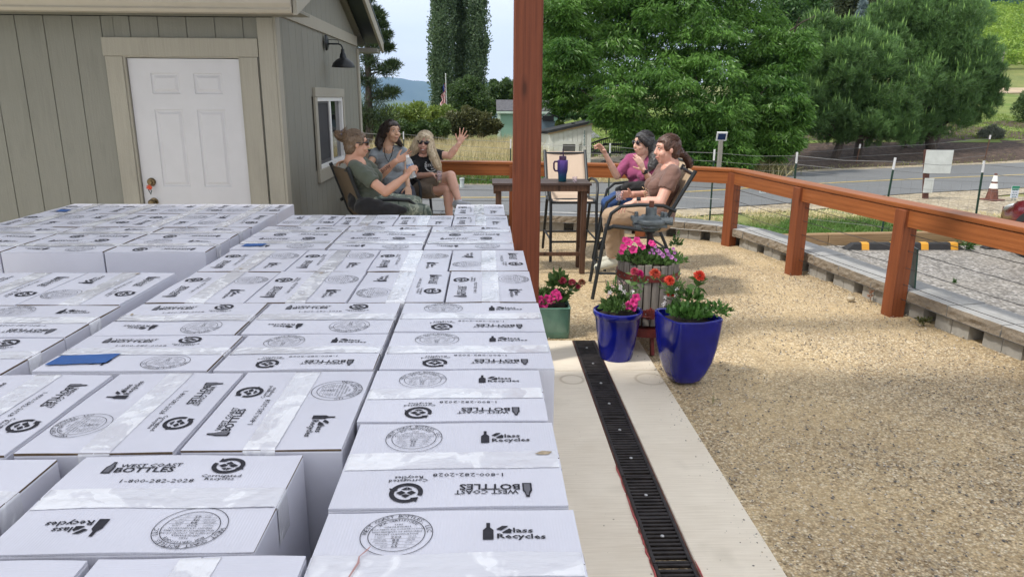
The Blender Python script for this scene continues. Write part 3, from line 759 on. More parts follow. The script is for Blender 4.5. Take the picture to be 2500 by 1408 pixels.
while d < s_[-1]-.9:
    L = rnd.choice([.40, .43, .46]); g = .004
    p0, t0, n0 = wp(d+g); p1, t1, n1 = wp(d+L-g)
    n0 = n0 if n0.dot(p0-Vector((1, 4.5, 0))) > 0 else -n0; n1 = n1 if n1.dot(p1-Vector((1, 4.5, 0))) > 0 else -n1
    mb = MB(); zt = CT+rnd.uniform(-.003, .003)
    # front (patio side) face is rough: subdivide and jitter
    nx = 10; vs = []; fs = []
    for j in range(4):
        for i in range(nx+1):
            q = p0.lerp(p1, i/nx); n_ = n0.lerp(n1, i/nx); z = zt-CH+CH*j/3
            jj = rnd.uniform(-.008, .010) if 0 < j < 3 else rnd.uniform(-.004, .004)
            vs.append(q-n_*(.055+jj)+Vector((0, 0, z)))
    for j in range(3):
        for i in range(nx): fs.append((j*(nx+1)+i, j*(nx+1)+i+1, (j+1)*(nx+1)+i+1, (j+1)*(nx+1)+i))
    mb.add(vs, fs, 1)
    tf = vs[3*(nx+1):]; bf = vs[:nx+1]; bk0 = p0+n0*.27; bk1 = p1+n1*.27
    bt = [bk0.lerp(bk1, i/nx)+Vector((0, 0, zt)) for i in range(nx+1)]; bb = [bk0.lerp(bk1, i/nx)+Vector((0, 0, zt-CH)) for i in range(nx+1)]
    A = tf+bt; mb.add(A, [(i, i+1, nx+2+i, nx+1+i) for i in range(nx)], 0)
    A = bt+bb; mb.add(A, [(i, i+1, nx+2+i, nx+1+i) for i in range(nx)], 0)
    A = bf+bb; mb.add(A, [(i, i+1, nx+2+i, nx+1+i) for i in range(nx)], 0)
    for e_ in (0, nx):
        mb.add([vs[e_], vs[(nx+1)+e_], vs[2*(nx+1)+e_], tf[e_], bt[e_], bb[e_]], [(0, 1, 2, 3, 4, 5)], 0)
    o = mb.build('cap_stone', [capt, caps], rw, origin=(p0+p1)/2)
    d += L
d = .9; k = 0
while d < s_[-1]-.9:
    for q in range(2):
        L = .155; p0, t0, n0 = wp(d+.003); p1, t1, n1 = wp(d+L-.003)
        n0 = n0 if n0.dot(p0-Vector((1, 4.5, 0))) > 0 else -n0
        o = MB().beam(p0+n0*.06+Vector((0, 0, CT/2-CH/2-.16)), p1+n0*.06+Vector((0, 0, CT/2-CH/2-.16)), .15, CT-CH+.31).build('block', blkm, rw, origin=p0)
        d += L
    d += .115
mb = MB()
ds = np.linspace(.8, s_[-1]-.8, 90); prev = None
for dd in ds:
    p0, t0, n0 = wp(dd); n0 = n0 if n0.dot(p0-Vector((1, 4.5, 0))) > 0 else -n0
    cur = [p0+n0*.15+Vector((0, 0, -.6)), p0+n0*.15+Vector((0, 0, CT-CH-.005)), p0+n0*.25+Vector((0, 0, CT-CH-.005)), p0+n0*.25+Vector((0, 0, -.6))]
    if prev: mb.add(prev+cur, [(0, 4, 5, 1), (1, 5, 6, 2), (2, 6, 7, 3)])
    prev = cur
mb.build('core', blkm, rw)
rk = MB(); rk.ball((3.02, 5.62, .012), (.035, .026, .022), 14)
tag(rk.build('river_stone', M('river_stone', (.42, .36, .26), .6), smooth=True), 'rounded tan river stone lying by the foot of the block wall', 'stone')
sg = MB(); sg.box((3.30, 5.30, .36), (.012, .17, .31), (0, R(-4), R(-12)))
tag(sg.build('cable_sign', M('dark_green_plastic', (.006, .035, .025), .35)), 'dark green rectangular plate hung on the railing cables behind a post', 'sign plate')

# ------------------------------------------------------------------ timber edging, wheel stops
tim = wood('weathered_timber', (.20, .115, .06), (.42, .30, .17), .8, ax=0, sc=1)
pts = [(4.2, 10.28), (5.1, 10.40), (7.4, 10.60), (10.2, 10.8)]
for a, b_ in zip(pts[:-1], pts[1:]):
    za, zb = T(*a), T(*b_)
    o = board('timber_edging', (*a, za+.085), (b_[0]-.01, b_[1], zb+.085), .12, .19, tim, None, .012)
    tag(o, {0: 'short weathered landscape timber at the left end of the parking edge', 1: 'long weathered landscape timber behind the striped wheel stop', 2: 'landscape timber running behind the red car at the parking edge'}[pts.index(a)], 'timber', 'timbers along the parking edge')
rub = M('black_rubber', (.022, .022, .024), .75, bmp=.3); yel = M('yellow_reflector', (.62, .30, .03), .5)
def wheelstop(x0, x1, y, lab):
    z = T((x0+x1)/2, y)+.008
    e = empty('wheel_stop', ((x0+x1)/2, y, z), lab, 'wheel stop', 'striped rubber wheel stops')
    L = x1-x0; pr = [(-.075, 0), (-.05, .085), (-.03, .1), (.03, .1), (.05, .085), (.075, 0)]
    mb = MB(); n = 16; rows = []
    for i in range(n+1):
        u = i/n; s2 = min(1, min(u, 1-u)*L/.12); s2 = .25+.75*s2
        rows.append([Vector((x0+L*u, y+a, z+b2*s2)) for a, b2 in pr])
    for i in range(n): mb.add(rows[i]+rows[i+1], [(k, k+1, k+7, k+6) for k in range(5)])
    mb.add(rows[0], [tuple(range(6))]); mb.add(rows[-1], [tuple(range(6))])
    mb.build('bar', rub, e, bevel=.004)
    for c in np.arange(.28, L-.1, .44):
        mb = MB(); a0, a1 = x0+c-.08, x0+c+.08; o_ = [(p[0]*1.01, p[1]+.003) for p in pr]
        r0 = [Vector((a0+.03, y+a, z+b2)) for a, b2 in o_]; r1 = [Vector((a1-.02, y+a, z+b2)) for a, b2 in o_]
        mb.add(r0+r1, [(k, k+1, k+7, k+6) for k in range(5)]); mb.build('stripe', yel, e)
wheelstop(5.2, 6.95, 10.06, 'black rubber wheel stop with yellow stripes in the empty parking bay')
wheelstop(7.30, 9.05, 10.1, 'black rubber wheel stop with yellow stripes in front of the red car tyre')

# ------------------------------------------------------------------ red car nose at the right edge
red = M('wine_red_paint', (.16, .006, .018), .25, .3, .03, coat=1)
carx, cary, carz = 7.55, 9.1, T(8, 9)+.01
car = empty('parked_car', (carx+1.9, cary-.85, carz), 'dark red parked car nosing in at the right edge behind the railing', 'car')
top = [(-.02, .34), (.02, .50), (.12, .62), (.35, .73), (.9, .86), (1.15, .93), (1.75, 1.38), (2.2, 1.47), (3.0, 1.44), (3.75, 1.15), (4.05, 1.0), (4.12, .6), (4.08, .35)]
def halfw(x): return .86*min(1, .80+.25*min(1, max(0, x+.02)/.6)) * min(1, .85+.2*min(1, (4.12-x)/.5))
mb = MB(); n = len(top); rings = []
xs_ = np.linspace(-.02, 4.1, 44)
tx = [t[0] for t in top]; tz = [t[1] for t in top]
for x in xs_:
    zt = float(np.interp(x, tx, tz)); hw = halfw(x); belt = min(zt, .92)
    sec = []
    for s2 in (-1, 1):
        col = [(hw*.93, .24), (hw, .40), (hw*.99, .60), (hw*.97, belt-.05), (hw*.93, belt-.01 if zt <= .95 else belt), (hw*(.93 if zt < .95 else .74), zt-.035), (hw*.62, zt)]
        col = [(a*s2, b2) for a, b2 in col]; sec.append(col)
    ring = sec[0]+list(reversed(sec[1])); rings.append([Vector((carx+x, cary-.85+a, carz+b2)) for a, b2 in ring])
for i in range(len(rings)-1):
    k = len(rings[0])
    for j in range(k):
        xm = (xs_[i]+xs_[i+1])/2; arch = (abs(xm-.78) < .36 or abs(xm-3.32) < .36) and j in (0, 12)
        if arch: continue
        mb.add([rings[i][j], rings[i][(j+1) % k], rings[i+1][(j+1) % k], rings[i+1][j]], [(0, 1, 2, 3)])
mb.add(rings[0], [tuple(range(len(rings[0])))]); mb.add(rings[-1], [tuple(range(len(rings[0])))])
body = mb.build('body', red, car, smooth=True)
gl2 = M('car_glass', (.02, .025, .03), .05, spec=.8)
for s2 in (-1, 1):
    mb = MB(); q = [(1.3, .95), (1.78, 1.32), (3.0, 1.36), (3.6, 1.0)]
    vs = [Vector((carx+a, cary-.85+s2*(.86*(.94 if b2 < 1.1 else .78)), carz+b2)) for a, b2 in q]; mb.add(vs, [(0, 1, 2, 3)]); mb.build('window', gl2, car)
mb = MB(); mb.add([Vector((carx+a, cary-.85+c, carz+b2)) for a, b2, c in ((1.16, .955, -.7), (1.16, .955, .7), (1.72, 1.385, .5), (1.72, 1.385, -.5))], [(0, 1, 2, 3)]); mb.build('windscreen', gl2, car)
hl = M('headlamp', (.65, .68, .7), .1, .3)
for s2 in (-1, 1):
    mb = MB(); mb.ball((carx+.16, cary-.85+s2*.66, carz+.60), (.17, .11, .05), 14, rot=Euler((0, R(-24), R(20*s2))).to_matrix()); mb.build('headlight', hl, car, smooth=True)
for wx_ in (.78, 3.32):
    for s2 in (-1, 1):
        wy_ = cary-.85+s2*.76
        mb = MB(); mb.lathe([(.2, -.1), (.30, -.1), (.325, -.07), (.325, .07), (.30, .1), (.2, .1)], (0, 0, 0), 32)
        mb.v = [(carx+wx_+a, wy_+c, carz+.325+b2) for a, b2, c in mb.v]; wh = mb.build('wheel', rub, car, smooth=True)
        mb = MB(); mb.lathe([(.0001, .06), (.05, .07), (.07, .05), (.19, .06), (.2, .09), (.2, -.09)], (0, 0, 0), 24)
        mb.v = [(carx+wx_+a, wy_+c*s2, carz+.325+b2) for a, b2, c in mb.v]; mb.build('rim', M('alloy', (.35, .35, .36), .35, .8), wh, smooth=True)

car.location = Vector((8.30, 8.35, carz)); car.rotation_euler = (0, 0, R(-90))
# ------------------------------------------------------------------ T-post wire fence on this side of the road
gpost = M('green_post_paint', (.015, .045, .03), .6); wtip = M('white_post_tip', (.62, .62, .62), .5)
TP = [(870, 318), (985, 322), (1245, 340), (1491, 350), (1746, 365), (1948, 372), (2185, 385), (2407, 393), (2620, 400)]
fence = empty('wire_fence', (2, 12.5, -.5), 'field wire fence on green T posts with white tips along the road', 'fence')
tops = []
for (x, y) in TP:
    dy = y-240+(-4 if x > 1900 else 0); D = .88*1746/max(dy, 40)
    p = at(x, y, max(min(D, 19), 10.95)); zt = max(T(p.x, p.y)+1.1, p.z)
    tops.append(Vector((p.x, p.y, zt)))
    lean = Vector((rnd.uniform(-.03, .03), 0, 0)); bpt = Vector((p.x, p.y, T(p.x, p.y)-.05)); tpt = Vector((p.x, p.y, zt))+lean
    if 2180 < x < 2190: bpt.x -= .05
    m2 = bpt.lerp(tpt, .86); mb = MB(); mb.beam(bpt, m2, .024, .02, (0, 1, 0)); mb.beam(bpt, m2-Vector((0, 0, .01)), .008, .036, (0, 1, 0)); mb.build('post', gpost, fence)
    mb = MB(); mb.beam(m2, tpt, .027, .023, (0, 1, 0)); mb.beam(m2, tpt-Vector((0, 0, .01)), .01, .040, (0, 1, 0)); mb.build('post_tip', wtip, fence)
wire = M('galvanised_wire', (.22, .22, .22), .5, .6)
mb = MB()
for a, b_ in zip(tops[:-1], tops[1:]):
    for dz, rr in ((-.06, .0035), (-.2, .003), (-.32, .0022), (-.46, .0022), (-.6, .0022), (-.76, .0022), (-.92, .0022), (-1.08, .0022)):
        sag = .03 if dz > -.3 else .01
        mb.tube([a+Vector((0, 0, dz)), (a+b_)/2+Vector((0, 0, dz-sag)), b_+Vector((0, 0, dz))], rr, 4, cap=False)
    n = max(2, int((b_-a).length/.16))
    for k in range(1, n):
        q = a.lerp(b_, k/n); mb.tube([q+Vector((0, 0, -.33)), q+Vector((0, 0, -1.1))], .0013, 3, cap=False)
mb.build('wire_mesh', wire, fence)
# far fence across the road, rusty rods with white caps, wooden posts
fence2 = empty('field_fence', (7, 22, -.4), 'rusty rod and wire fence on the far side of the road below the pines', 'fence')
rs_ = M('rusty_rod', (.13, .07, .045), .8, .3); wdp = wood('gray_post_wood', (.16, .15, .13), (.34, .32, .28), .9, ax=2)
RQ = [(1706, 378, 22.2), (1722, 362, 22.0), (1795, 376, 22.4), (1922, 363, 23), (2100, 352, 23.8), (2418, 330, 25)]
t2 = []
for x, y, D in RQ:
    p = at(x, y, D); g = T(p.x, p.y); t2.append(p)
    mb = MB(); mb.tube([(p.x-.06, p.y, g-.05), (p.x, p.y, p.z-.12)], .018, 6); mb.build('rod', rs_, fence2)
    mb = MB(); mb.tube([(p.x-.005, p.y, p.z-.14), (p.x, p.y, p.z)], .03, 6); mb.build('rod_cap', wtip, fence2)
mb = MB()
for a, b_ in zip(t2[:-1], t2[1:]):
    for dz in (-.12, -.4, -.7, -1.0): mb.tube([a+Vector((0, 0, dz)), (a+b_)/2+Vector((0, 0, dz-.05)), b_+Vector((0, 0, dz))], .005, 4, cap=False)
mb.build('wire_mesh', wire, fence2)
p = at(1858, 370, 21.5); g = T(p.x, p.y); mb = MB(); mb.beam((p.x-.14, p.y, g-.1), (p.x, p.y, p.z), .1, .1, (0, 1, 0))
tag(mb.build('wooden_post', wdp, bevel=.01), 'short gray weathered wooden post leaning in the dry grass clump', 'post')
# solar panel on a post
p = at(1761, 333, 18.3); g = T(p.x, p.y)
e = empty('solar_light', (p.x, p.y, g), 'small solar panel on top of a gray wooden post across the road', 'solar panel')
mb = MB(); mb.beam((p.x, p.y, g-.1), (p.x, p.y, p.z-.1), .10, .10, (0, 1, 0)); mb.build('post', wdp, e, bevel=.01)
mb = MB(); mb.box((p.x, p.y-.03, p.z), (.26, .03, .24), (R(28), 0, R(-8))); mb.build('panel_frame', vinyl, e)
mb = MB(); mb.box((p.x-.001, p.y-.045, p.z-.008), (.19, .012, .17), (R(28), 0, R(-8))); mb.build('panel', M('solar_cell', (.01, .03, .10), .15), e)
# road sign seen from behind
p0 = on(2260, 492, -.55); D = p0.y; tl = at(2276, 366, D); br = at(2315, 423, D); pt = at(2263, 366, D)
e = empty('road_sign', p0, 'blank back of a white road sign on a leaning brown post', 'sign')
mb = MB(); mb.beam(p0-Vector((0, 0, .1)), pt, .10, .09, (0, 1, 0)); mb.build('post', M('brown_post', (.09, .035, .025), .7), e, bevel=.006)
mb = MB(); mb.mm((pt.x-.05, D-.075, br.z), (br.x, D-.062, tl.z)); mb.build('sign_panel', M('sign_back', (.52, .55, .54), .45, .2), e, bevel=.004)
q = at(2262, 452, D); mb = MB(); mb.mm((q.x-.1, D-.07, q.z-.16), (q.x+.11, D-.06, q.z+.16)); mb.build('small_panel', bpy.data.materials['sign_back'], e)
# little white notices
ink = M('gray_ink', (.1, .2, .22), .8)
def notice(name, x, y, D, w_, h_, lab, head=None, lines=4):
    p = at(x, y, D); e = empty(name, (p.x, p.y, p.z-h_/2), lab, 'notice')
    mb = MB(); mb.mm((p.x-w_/2, p.y, p.z-h_/2), (p.x+w_/2, p.y+.006, p.z+h_/2)); mb.build('board', M('notice_white', (.68, .76, .8), .5), e)
    mb = MB()
    for k in range(lines):
        z = p.z+h_*.28-k*h_*.2-(h_*.1 if head else 0); ww = w_*rnd.uniform(.28, .38)
        xx = p.x-ww
        while xx < p.x+ww:
            l = rnd.uniform(.012, .035); mb.mm((xx, p.y-.002, z-h_*.035), (min(xx+l, p.x+ww), p.y-.001, z+h_*.035)); xx += l+.01
    mb.build('lettering', ink, e)
    if head:
        mb = MB(); mb.mm((p.x-w_/2, p.y-.003, p.z+h_*.32), (p.x+w_/2, p.y-.0005, p.z+h_/2)); mb.mm((p.x-w_/2, p.y-.003, p.z+h_*.2), (p.x+w_/2, p.y-.0005, p.z+h_*.27)); mb.build('green_band', M('notice_green', (.02, .25, .13), .5), e)
    return e
notice('fence_notice', 1863, 463, 12.1, .115, .11, 'small white notice wired to the fence between two railing posts')
notice('fence_notice', 2478, 469, 10.3, .115, .175, 'white notice with green header near the red car', True, 5)
# traffic cone
cp = on(2420, 490, -.5); e = empty('traffic_cone', (cp.x, cp.y, T(cp.x, cp.y)), 'faded traffic cone with white bands on the gravel by the road', 'cone')
cz = T(cp.x, cp.y)+.01
fo = M('faded_orange', (.13, .05, .035), .8, var=.4, scale=20); wb = M('white_band', (.75, .75, .73), .5)
mb = MB(); mb.box((cp.x, cp.y, cz+.015), (.36, .36, .03), (0, 0, .35)); mb.build('base', fo, e, bevel=.008)
H_ = .58
def cr_(z): return .125-(.125-.028)*z/H_
mb = MB(); mb.lathe([(cr_(0), .03), (cr_(H_), H_), (.012, H_+.005)], (cp.x, cp.y, cz), 28, cap=True); mb.build('cone_body', fo, e, smooth=True)
for z0, z1 in ((.26, .37), (.41, .54)):
    mb = MB(); mb.lathe([(cr_(z0)+.003, z0), (cr_(z1)+.003, z1)], (cp.x, cp.y, cz), 28); mb.build('reflective_band', wb, e, smooth=True)
# white pipe stub in the grass
p = on(1128, 455, -.5); mb = MB(); mb.lathe([(.05, 0), (.05, .2), (.06, .2), (.06, .26), (.0001, .27)], (p.x, p.y, T(p.x, p.y)-.02), 14)
tag(mb.build('vent_pipe', M('pvc', (.5, .55, .54), .5), smooth=True), 'short capped white pipe standing in the green grass behind the railing', 'pipe')

# ------------------------------------------------------------------ white pump shed (house number 12226)
D = 23.5; gz = -.5
c0 = at(1341, 325, D); cR = at(1442, 300, D+.3); cL = at(1319, 318, D+1.1)
ps = empty('pump_shed', ((c0.x+cR.x)/2, D+.5, gz), 'small white board shed with slanting black roof and boarded window', 'shed')
wht = siding_mat('white_board_paint', (.80, .82, .78))
mb = MB(); W_ = cR.x-c0.x; hl_ = c0.z; hr_ = cR.z
n = 9
for k in range(n):
    a0, a1 = c0.x+W_*k/n+.006, c0.x+W_*(k+1)/n-.006; z0 = hl_+(hr_-hl_)*k/n; z1 = hl_+(hr_-hl_)*(k+1)/n
    mb.prism([(a0, gz-.1), (a1, gz-.1), (a1, z1), (a0, z0)], (0, D+.02, 0), (1, 0, 0), (0, 0, 1), .02)
mb.prism([(c0.x, gz-.1), (cR.x, gz-.1), (cR.x, hr_-.01), (c0.x, hl_-.01)], (0, D+1.2, 0), (1, 0, 0), (0, 0, 1), 1.17)
mb.mm((c0.x-.38, D+.1, gz-.1), (c0.x, D+1.15, hl_-.03))
mb.build('wall', wht, ps)
tar = M('tar_paper_roof', (.03, .033, .037), .8, var=.3)
mb = MB(); mb.prism([(c0.x-.05, hl_+.0), (cR.x+.1, hr_+.02), (cR.x+.1, hr_+.10), (c0.x-.05, hl_+.08)], (0, D+1.5, 0), (1, 0, 0), (0, 0, 1), 1.58)
mb.prism([(c0.x-.42, hl_-.0), (c0.x-.05, hl_), (c0.x-.05, hl_+.07), (c0.x-.42, hl_+.06)], (0, D+1.5, 0), (1, 0, 0), (0, 0, 1), 1.5)
mb.mm((c0.x+.75, D+.3, hl_+.2), (c0.x+.86, D+.4, hl_+.32))
mb.build('roof', tar, ps)
mb = MB(); mb.prism([(c0.x-.04, hl_-.05), (cR.x+.08, hr_-.03), (cR.x+.08, hr_+.018), (c0.x-.04, hl_-.002)], (0, D-.03, 0), (1, 0, 0), (0, 0, 1), .03)
mb.build('fascia', M('raw_fascia', (.45, .33, .2), .8), ps)
a = at(1374, 352, D); b_ = at(1404, 372, D)
mb = MB(); mb.mm((a.x, D-.03, b_.z-.05), (b_.x, D-.022, a.z)); wn_ = mb.build('window', M('weathered_ply', (.10, .10, .10), .8, var=.3, scale=3), ps)
mb = MB()
for x0, x1, z0, z1 in ((a.x-.12, a.x, b_.z-.05, a.z), (b_.x, b_.x+.12, b_.z-.05, a.z), (a.x-.16, b_.x+.16, a.z, a.z+.09)):
    mb.mm((x0, D-.035, z0), (x1, D-.02, z1))
mb.build('frame', wht, wn_)
mb = MB(); q = at(1427, 330, D)
for k, chh in enumerate('12226'):
    put_text(mb, chh, (q.x, D-.025, q.z+.10-.1*k), (1, 0, 0), (0, 0, 1), .13, .002)
mb.build('house_number', ink, ps)
# bin with box by the shed
p = at(1323, 316, 24.8); e = empty('trash_bin', (p.x, 26, gz), 'gray blue bin with black gear behind the white shed', 'bin')
mb = MB(); mb.mm((p.x-.5, 26, gz), (p.x+.55, 26.5, p.z+.25)); mb.build('body', M('bluegray_plastic', (.12, .17, .22), .5), e, bevel=.02)
mb = MB(); mb.mm((p.x+.1, 25.9, p.z+.25), (p.x+.5, 26.4, p.z+.42)); mb.tube([(p.x+.05, 26, p.z+.3), (p.x+.3, 26, p.z+.52), (p.x+.7, 26, p.z+.35)], .03, 6); mb.build('black_case', blk, e)
# gray driveway wall / road behind handled by the driveway strip; low clipped hedge
# ------------------------------------------------------------------ iron gate
D = 26.5
ga = at(1440, 352, D); gb = at(1562, 350, D); gm_ = at(1500, 336, D); gz2 = T(ga.x, D)
e = empty('iron_gate', ((ga.x+gb.x)/2, D, gz2), 'black wrought iron driveway gate with arched top behind the white shed', 'gate')
fm = MB(); bm2 = MB(); n = 26; L = gb.x-ga.x
def gzv(u): return ga.z+(gm_.z-ga.z)*math.sin(math.pi*u)
pl = [Vector((ga.x+L*k/n, D, gzv(k/n))) for k in range(n+1)]
fm.tube(pl, .035, 6); fm.tube([v_-Vector((0, 0, .22)) for v_ in pl], .028, 6)
fm.tube([(ga.x, D, gz2+.12), (gb.x, D, gz2+.12)], .035, 6)
fm.tube([(ga.x+.1, D, ga.z-.3), (ga.x+L*.3, D, gz2+.45), (ga.x+L*.5, D, gz2+.38), (ga.x+L*.7, D, gz2+.45), (gb.x-.1, D, ga.z-.3)], .03, 6)
for x_ in (ga.x, gb.x): fm.tube([(x_, D, gz2-.1), (x_, D, ga.z+.06)], .05, 8)
fm.build('gate_frame', blk, e)
for k in range(1, n): bm2.tube([(ga.x+L*k/n, D, gz2+.12), (ga.x+L*k/n, D, gzv(k/n))], .014, 5)
bm2.build('gate_bars', blk, e)
# small iron lamp bracket on the lawn
p = at(1480, 322, 34); g = T(p.x, p.y); mb = MB(); mb.tube([(p.x, 34, g), (p.x, 34, p.z+.1)], .03, 6); mb.tube([(p.x, 34, p.z+.1), (p.x-.25, 34, p.z+.1), (p.x-.25, 34, p.z)], .02, 6)
tag(mb.build('sprinkler_stand', blk), 'thin dark metal stand with side arm on the lawn behind the gate', 'stand')

# ------------------------------------------------------------------ green shed, flag, hillside house
D = 36; a = at(1212, 247, D); b_ = at(1212, 272, D); c = at(1250, 312, D); gz = T(a.x, D)-.1
gs = empty('green_shed', (a.x+1.3, D, gz), 'pale green garden shed with gray shingle roof left of the timber post', 'shed')
grn = siding_mat('pale_green_paint', (.20, .34, .27)); shin = M('gray_shingles', (.09, .09, .10), .9, var=.35, scale=12, bmp=.4)
mb = MB(); mb.mm((a.x+.08, D, gz-.4), (a.x+3.0, D+2.4, b_.z)); mb.prism([(D, b_.z), (D+2.4, b_.z), (D+1.2, a.z)], (a.x+.09, 0, 0), (0, 1, 0), (0, 0, 1), .03); mb.build('wall', grn, gs)
mb = MB(); mb.mm((a.x+.05, D-.02, gz-.4), (a.x+.2, D-.001, b_.z)); mb.mm((a.x+.0, D-.17, b_.z-.10), (a.x+3.1, D-.14, b_.z)); mb.build('trim', M('green_trim', (.42, .52, .46), .6), gs)
mb = MB(); mb.prism([(D-.15, b_.z), (D+1.2, a.z), (D+2.55, b_.z), (D+2.55, b_.z+.05), (D+1.2, a.z+.06), (D-.15, b_.z+.05)], (a.x, 0, 0), (0, 1, 0), (0, 0, 1), 3.1); mb.build('roof', shin, gs)
D = 33; a = at(1088, 182, D); b_ = at(1092, 275, D)
fl = empty('flag_pole', (b_.x, D, T(b_.x, D)), 'thin pole with a limp striped american flag in front of the dark hedge', 'flag')
mb = MB(); mb.tube([(b_.x, D, T(b_.x, D)-.1), (a.x, D, a.z)], [.03, .02], 8); mb.ball((a.x, D, a.z), .035, 8); mb.build('pole', M('pole_gray', (.55, .56, .56), .5, .3), fl, smooth=True)
frd = M('flag_red', (.45, .03, .05), .8); fwh = M('flag_white', (.75, .73, .72), .8); fbl = M('flag_blue', (.03, .05, .2), .8)
mb = MB(); n = 26; m_ = 12; V = []
ft = at(1084, 203, D).z; fb = at(1084, 268, D).z
for j in range(n+1):
    for i in range(m_+1):
        t = j/n; u = i/m_; wd = .10+.16*t
        V.append(Vector((a.x-.03-wd*u*(.9+.2*math.sin(j*.7)), D+.06*math.sin(u*9+t*5), ft+(fb-ft)*t-.1*u*(1-t))))
Fq = [(j*(m_+1)+i, j*(m_+1)+i+1, (j+1)*(m_+1)+i+1, (j+1)*(m_+1)+i) for j in range(n) for i in range(m_)]
mi = []
for j in range(n):
    for i in range(m_):
        mi.append(2 if (j < 8 and i > 2) else (0 if ((i*1.1+j*.75) % 3.0) < 1.6 else 1))
np_mesh('flag', [tuple(v_) for v_ in V], Fq, [frd, fwh, fbl], fl, smooth=True, mi=mi)
# teal house at the very top right
D = 112; a = at(2432, 8, D); g = T(a.x, D)
hs = empty('hillside_house', (a.x+6, D, g), 'weathered teal house at the top of the vineyard slope, cut by the photo edge', 'house')
mb = MB(); mb.mm((a.x, D, g-1), (a.x+14, D+8, a.z+2.5)); mb.build('wall', siding_mat('teal_paint', (.05, .16, .20)), hs)
mb = MB(); mb.prism([(D-1, a.z+.6), (D+4, a.z+4.5), (D+9, a.z+.6), (D+9, a.z+.9), (D+4, a.z+4.9), (D-1, a.z+.9)], (a.x-3, 0, 0), (0, 1, 0), (0, 0, 1), 18); mb.build('roof', shin, hs)
mb = MB(); mb.mm((a.x-2.6, D-.6, g-1), (a.x-2.4, D-.4, a.z+.8)); mb.mm((a.x+3, D-.06, a.z-1.2), (a.x+4.4, D-.01, a.z-.1)); mb.build('porch_post', shin, hs)
# ================================================================== VEGETATION
def unit(v): return v/np.maximum(np.linalg.norm(v, axis=-1, keepdims=True), 1e-9)
def sph(n): return unit(NR.normal(size=(n, 3)))
def leaves(P, Dr, L, Wd, curl=.0):
    """diamond leaves: base points P, directions Dr (n,3), lengths L, widths Wd"""
    n = len(P); Dr = unit(Dr); L = np.broadcast_to(L, n)[:, None]; Wd = np.broadcast_to(Wd, n)[:, None]
    side = unit(np.cross(Dr, sph(n)))
    nrm_ = np.cross(side, Dr)
    mid = P+Dr*L*.45+nrm_*L*curl
    V = np.stack([P, mid+side*Wd/2, P+Dr*L, mid-side*Wd/2], 1).reshape(-1, 3)
    F = np.arange(4*n).reshape(n, 4); return V, F
def joinVF(parts):
    V = []; F = []; k = 0
    for v_, f_ in parts: V.append(v_); F.append(f_+k); k += len(v_)
    return np.concatenate(V), np.concatenate(F)
def ell_pts(c, r, n, shell=.35, top=0):
    """points in the outer shell of an ellipsoid and their outward directions"""
    d = sph(n)
    if top: d[:, 2] = np.abs(d[:, 2])*top+d[:, 2]*(1-top); d = unit(d)
    k = 1-shell*NR.rand(n, 1)**1.5
    return np.asarray(c)+d*np.asarray(r)*k, unit(d/np.asarray(r))
def sub_ell(cl, k, fr=(.28, .45)):
    """each clump (c, r) gets k small sub clumps on its surface -> uneven outline"""
    out = []
    for c, r in cl:
        c = np.asarray(c, float); r = np.asarray(r, float)
        for _ in range(k):
            d = sph(1)[0]; s_ = NR.uniform(*fr); out.append((c+d*r*NR.uniform(.55, .95), r*s_*NR.uniform(.8, 1.2, 3)))
    return out
bark = M('bark', (.07, .055, .045), .9, var=.4, scale=9, stretch=(4, 4, 1), bmp=.6, bscale=20)
def trunk_branches(name, base, joints, parent, m=bark):
    mb = MB()
    for pts, r0, r1 in joints:
        n = len(pts); mb.tube([Vector(p) for p in pts], [r0+(r1-r0)*i/(n-1) for i in range(n)], 9)
    return mb.build(name, m, parent, smooth=True)
def px_ell(x, y, r, D, dd=1.0, rz=1.0):
    p = at(x, y, D); s_ = r*D*1.02/1746
    return (np.array(p), np.array((s_, s_*dd, s_*rz)))

# --- walnut ---
lw = leafmat('walnut_leaf', (.045, .135, .022), (.17, .33, .06), .42, .42)
base = at(1705, 380, 21.5); base.z = T(base.x, 21.5)
wt = empty('walnut_tree', base, 'huge spreading walnut tree with drooping green leaves behind the two women', 'tree')
big = [(1490, 272, 36, 20), (1930, 275, 45, 20.6), (1918, 340, 36, 20.4), (1940, 120, 48, 21), (1790, 392, 32, 19.7), (1535, 315, 34, 20), (1580, 352, 38, 20), (1710, 385, 40, 19.6), (1800, 375, 45, 19.8), (1345, 190, 50, 27), (1350, 100, 45, 27), (1385, 20, 75, 21), (1372, 245, 36, 27), (1440, 245, 38, 27), (1410, 70, 105, 24), (1400, 205, 82, 27), (1560, 95, 130, 21.5), (1705, 60, 140, 21.5), (1850, 110, 105, 22), (1545, 225, 110, 20.3), (1700, 235, 125, 20.2), (1840, 255, 100, 20.8),
       (1610, -60, 150, 22), (1800, -70, 150, 22.5), (1440, -60, 120, 22), (1740, 345, 75, 20), (1640, 330, 60, 20), (1865, 345, 60, 20.8), (1375, 140, 60, 20), (1900, 200, 60, 21), (1590, 330, 40, 20.4)]
cl = [px_ell(x, y, r, D, .9, .85) for x, y, r, D in big]
sub = sub_ell(cl, 26, (.20, .36))
sub = [(c, r*np.array((1.1, 1.1, .8))) for c, r in sub]
parts = []
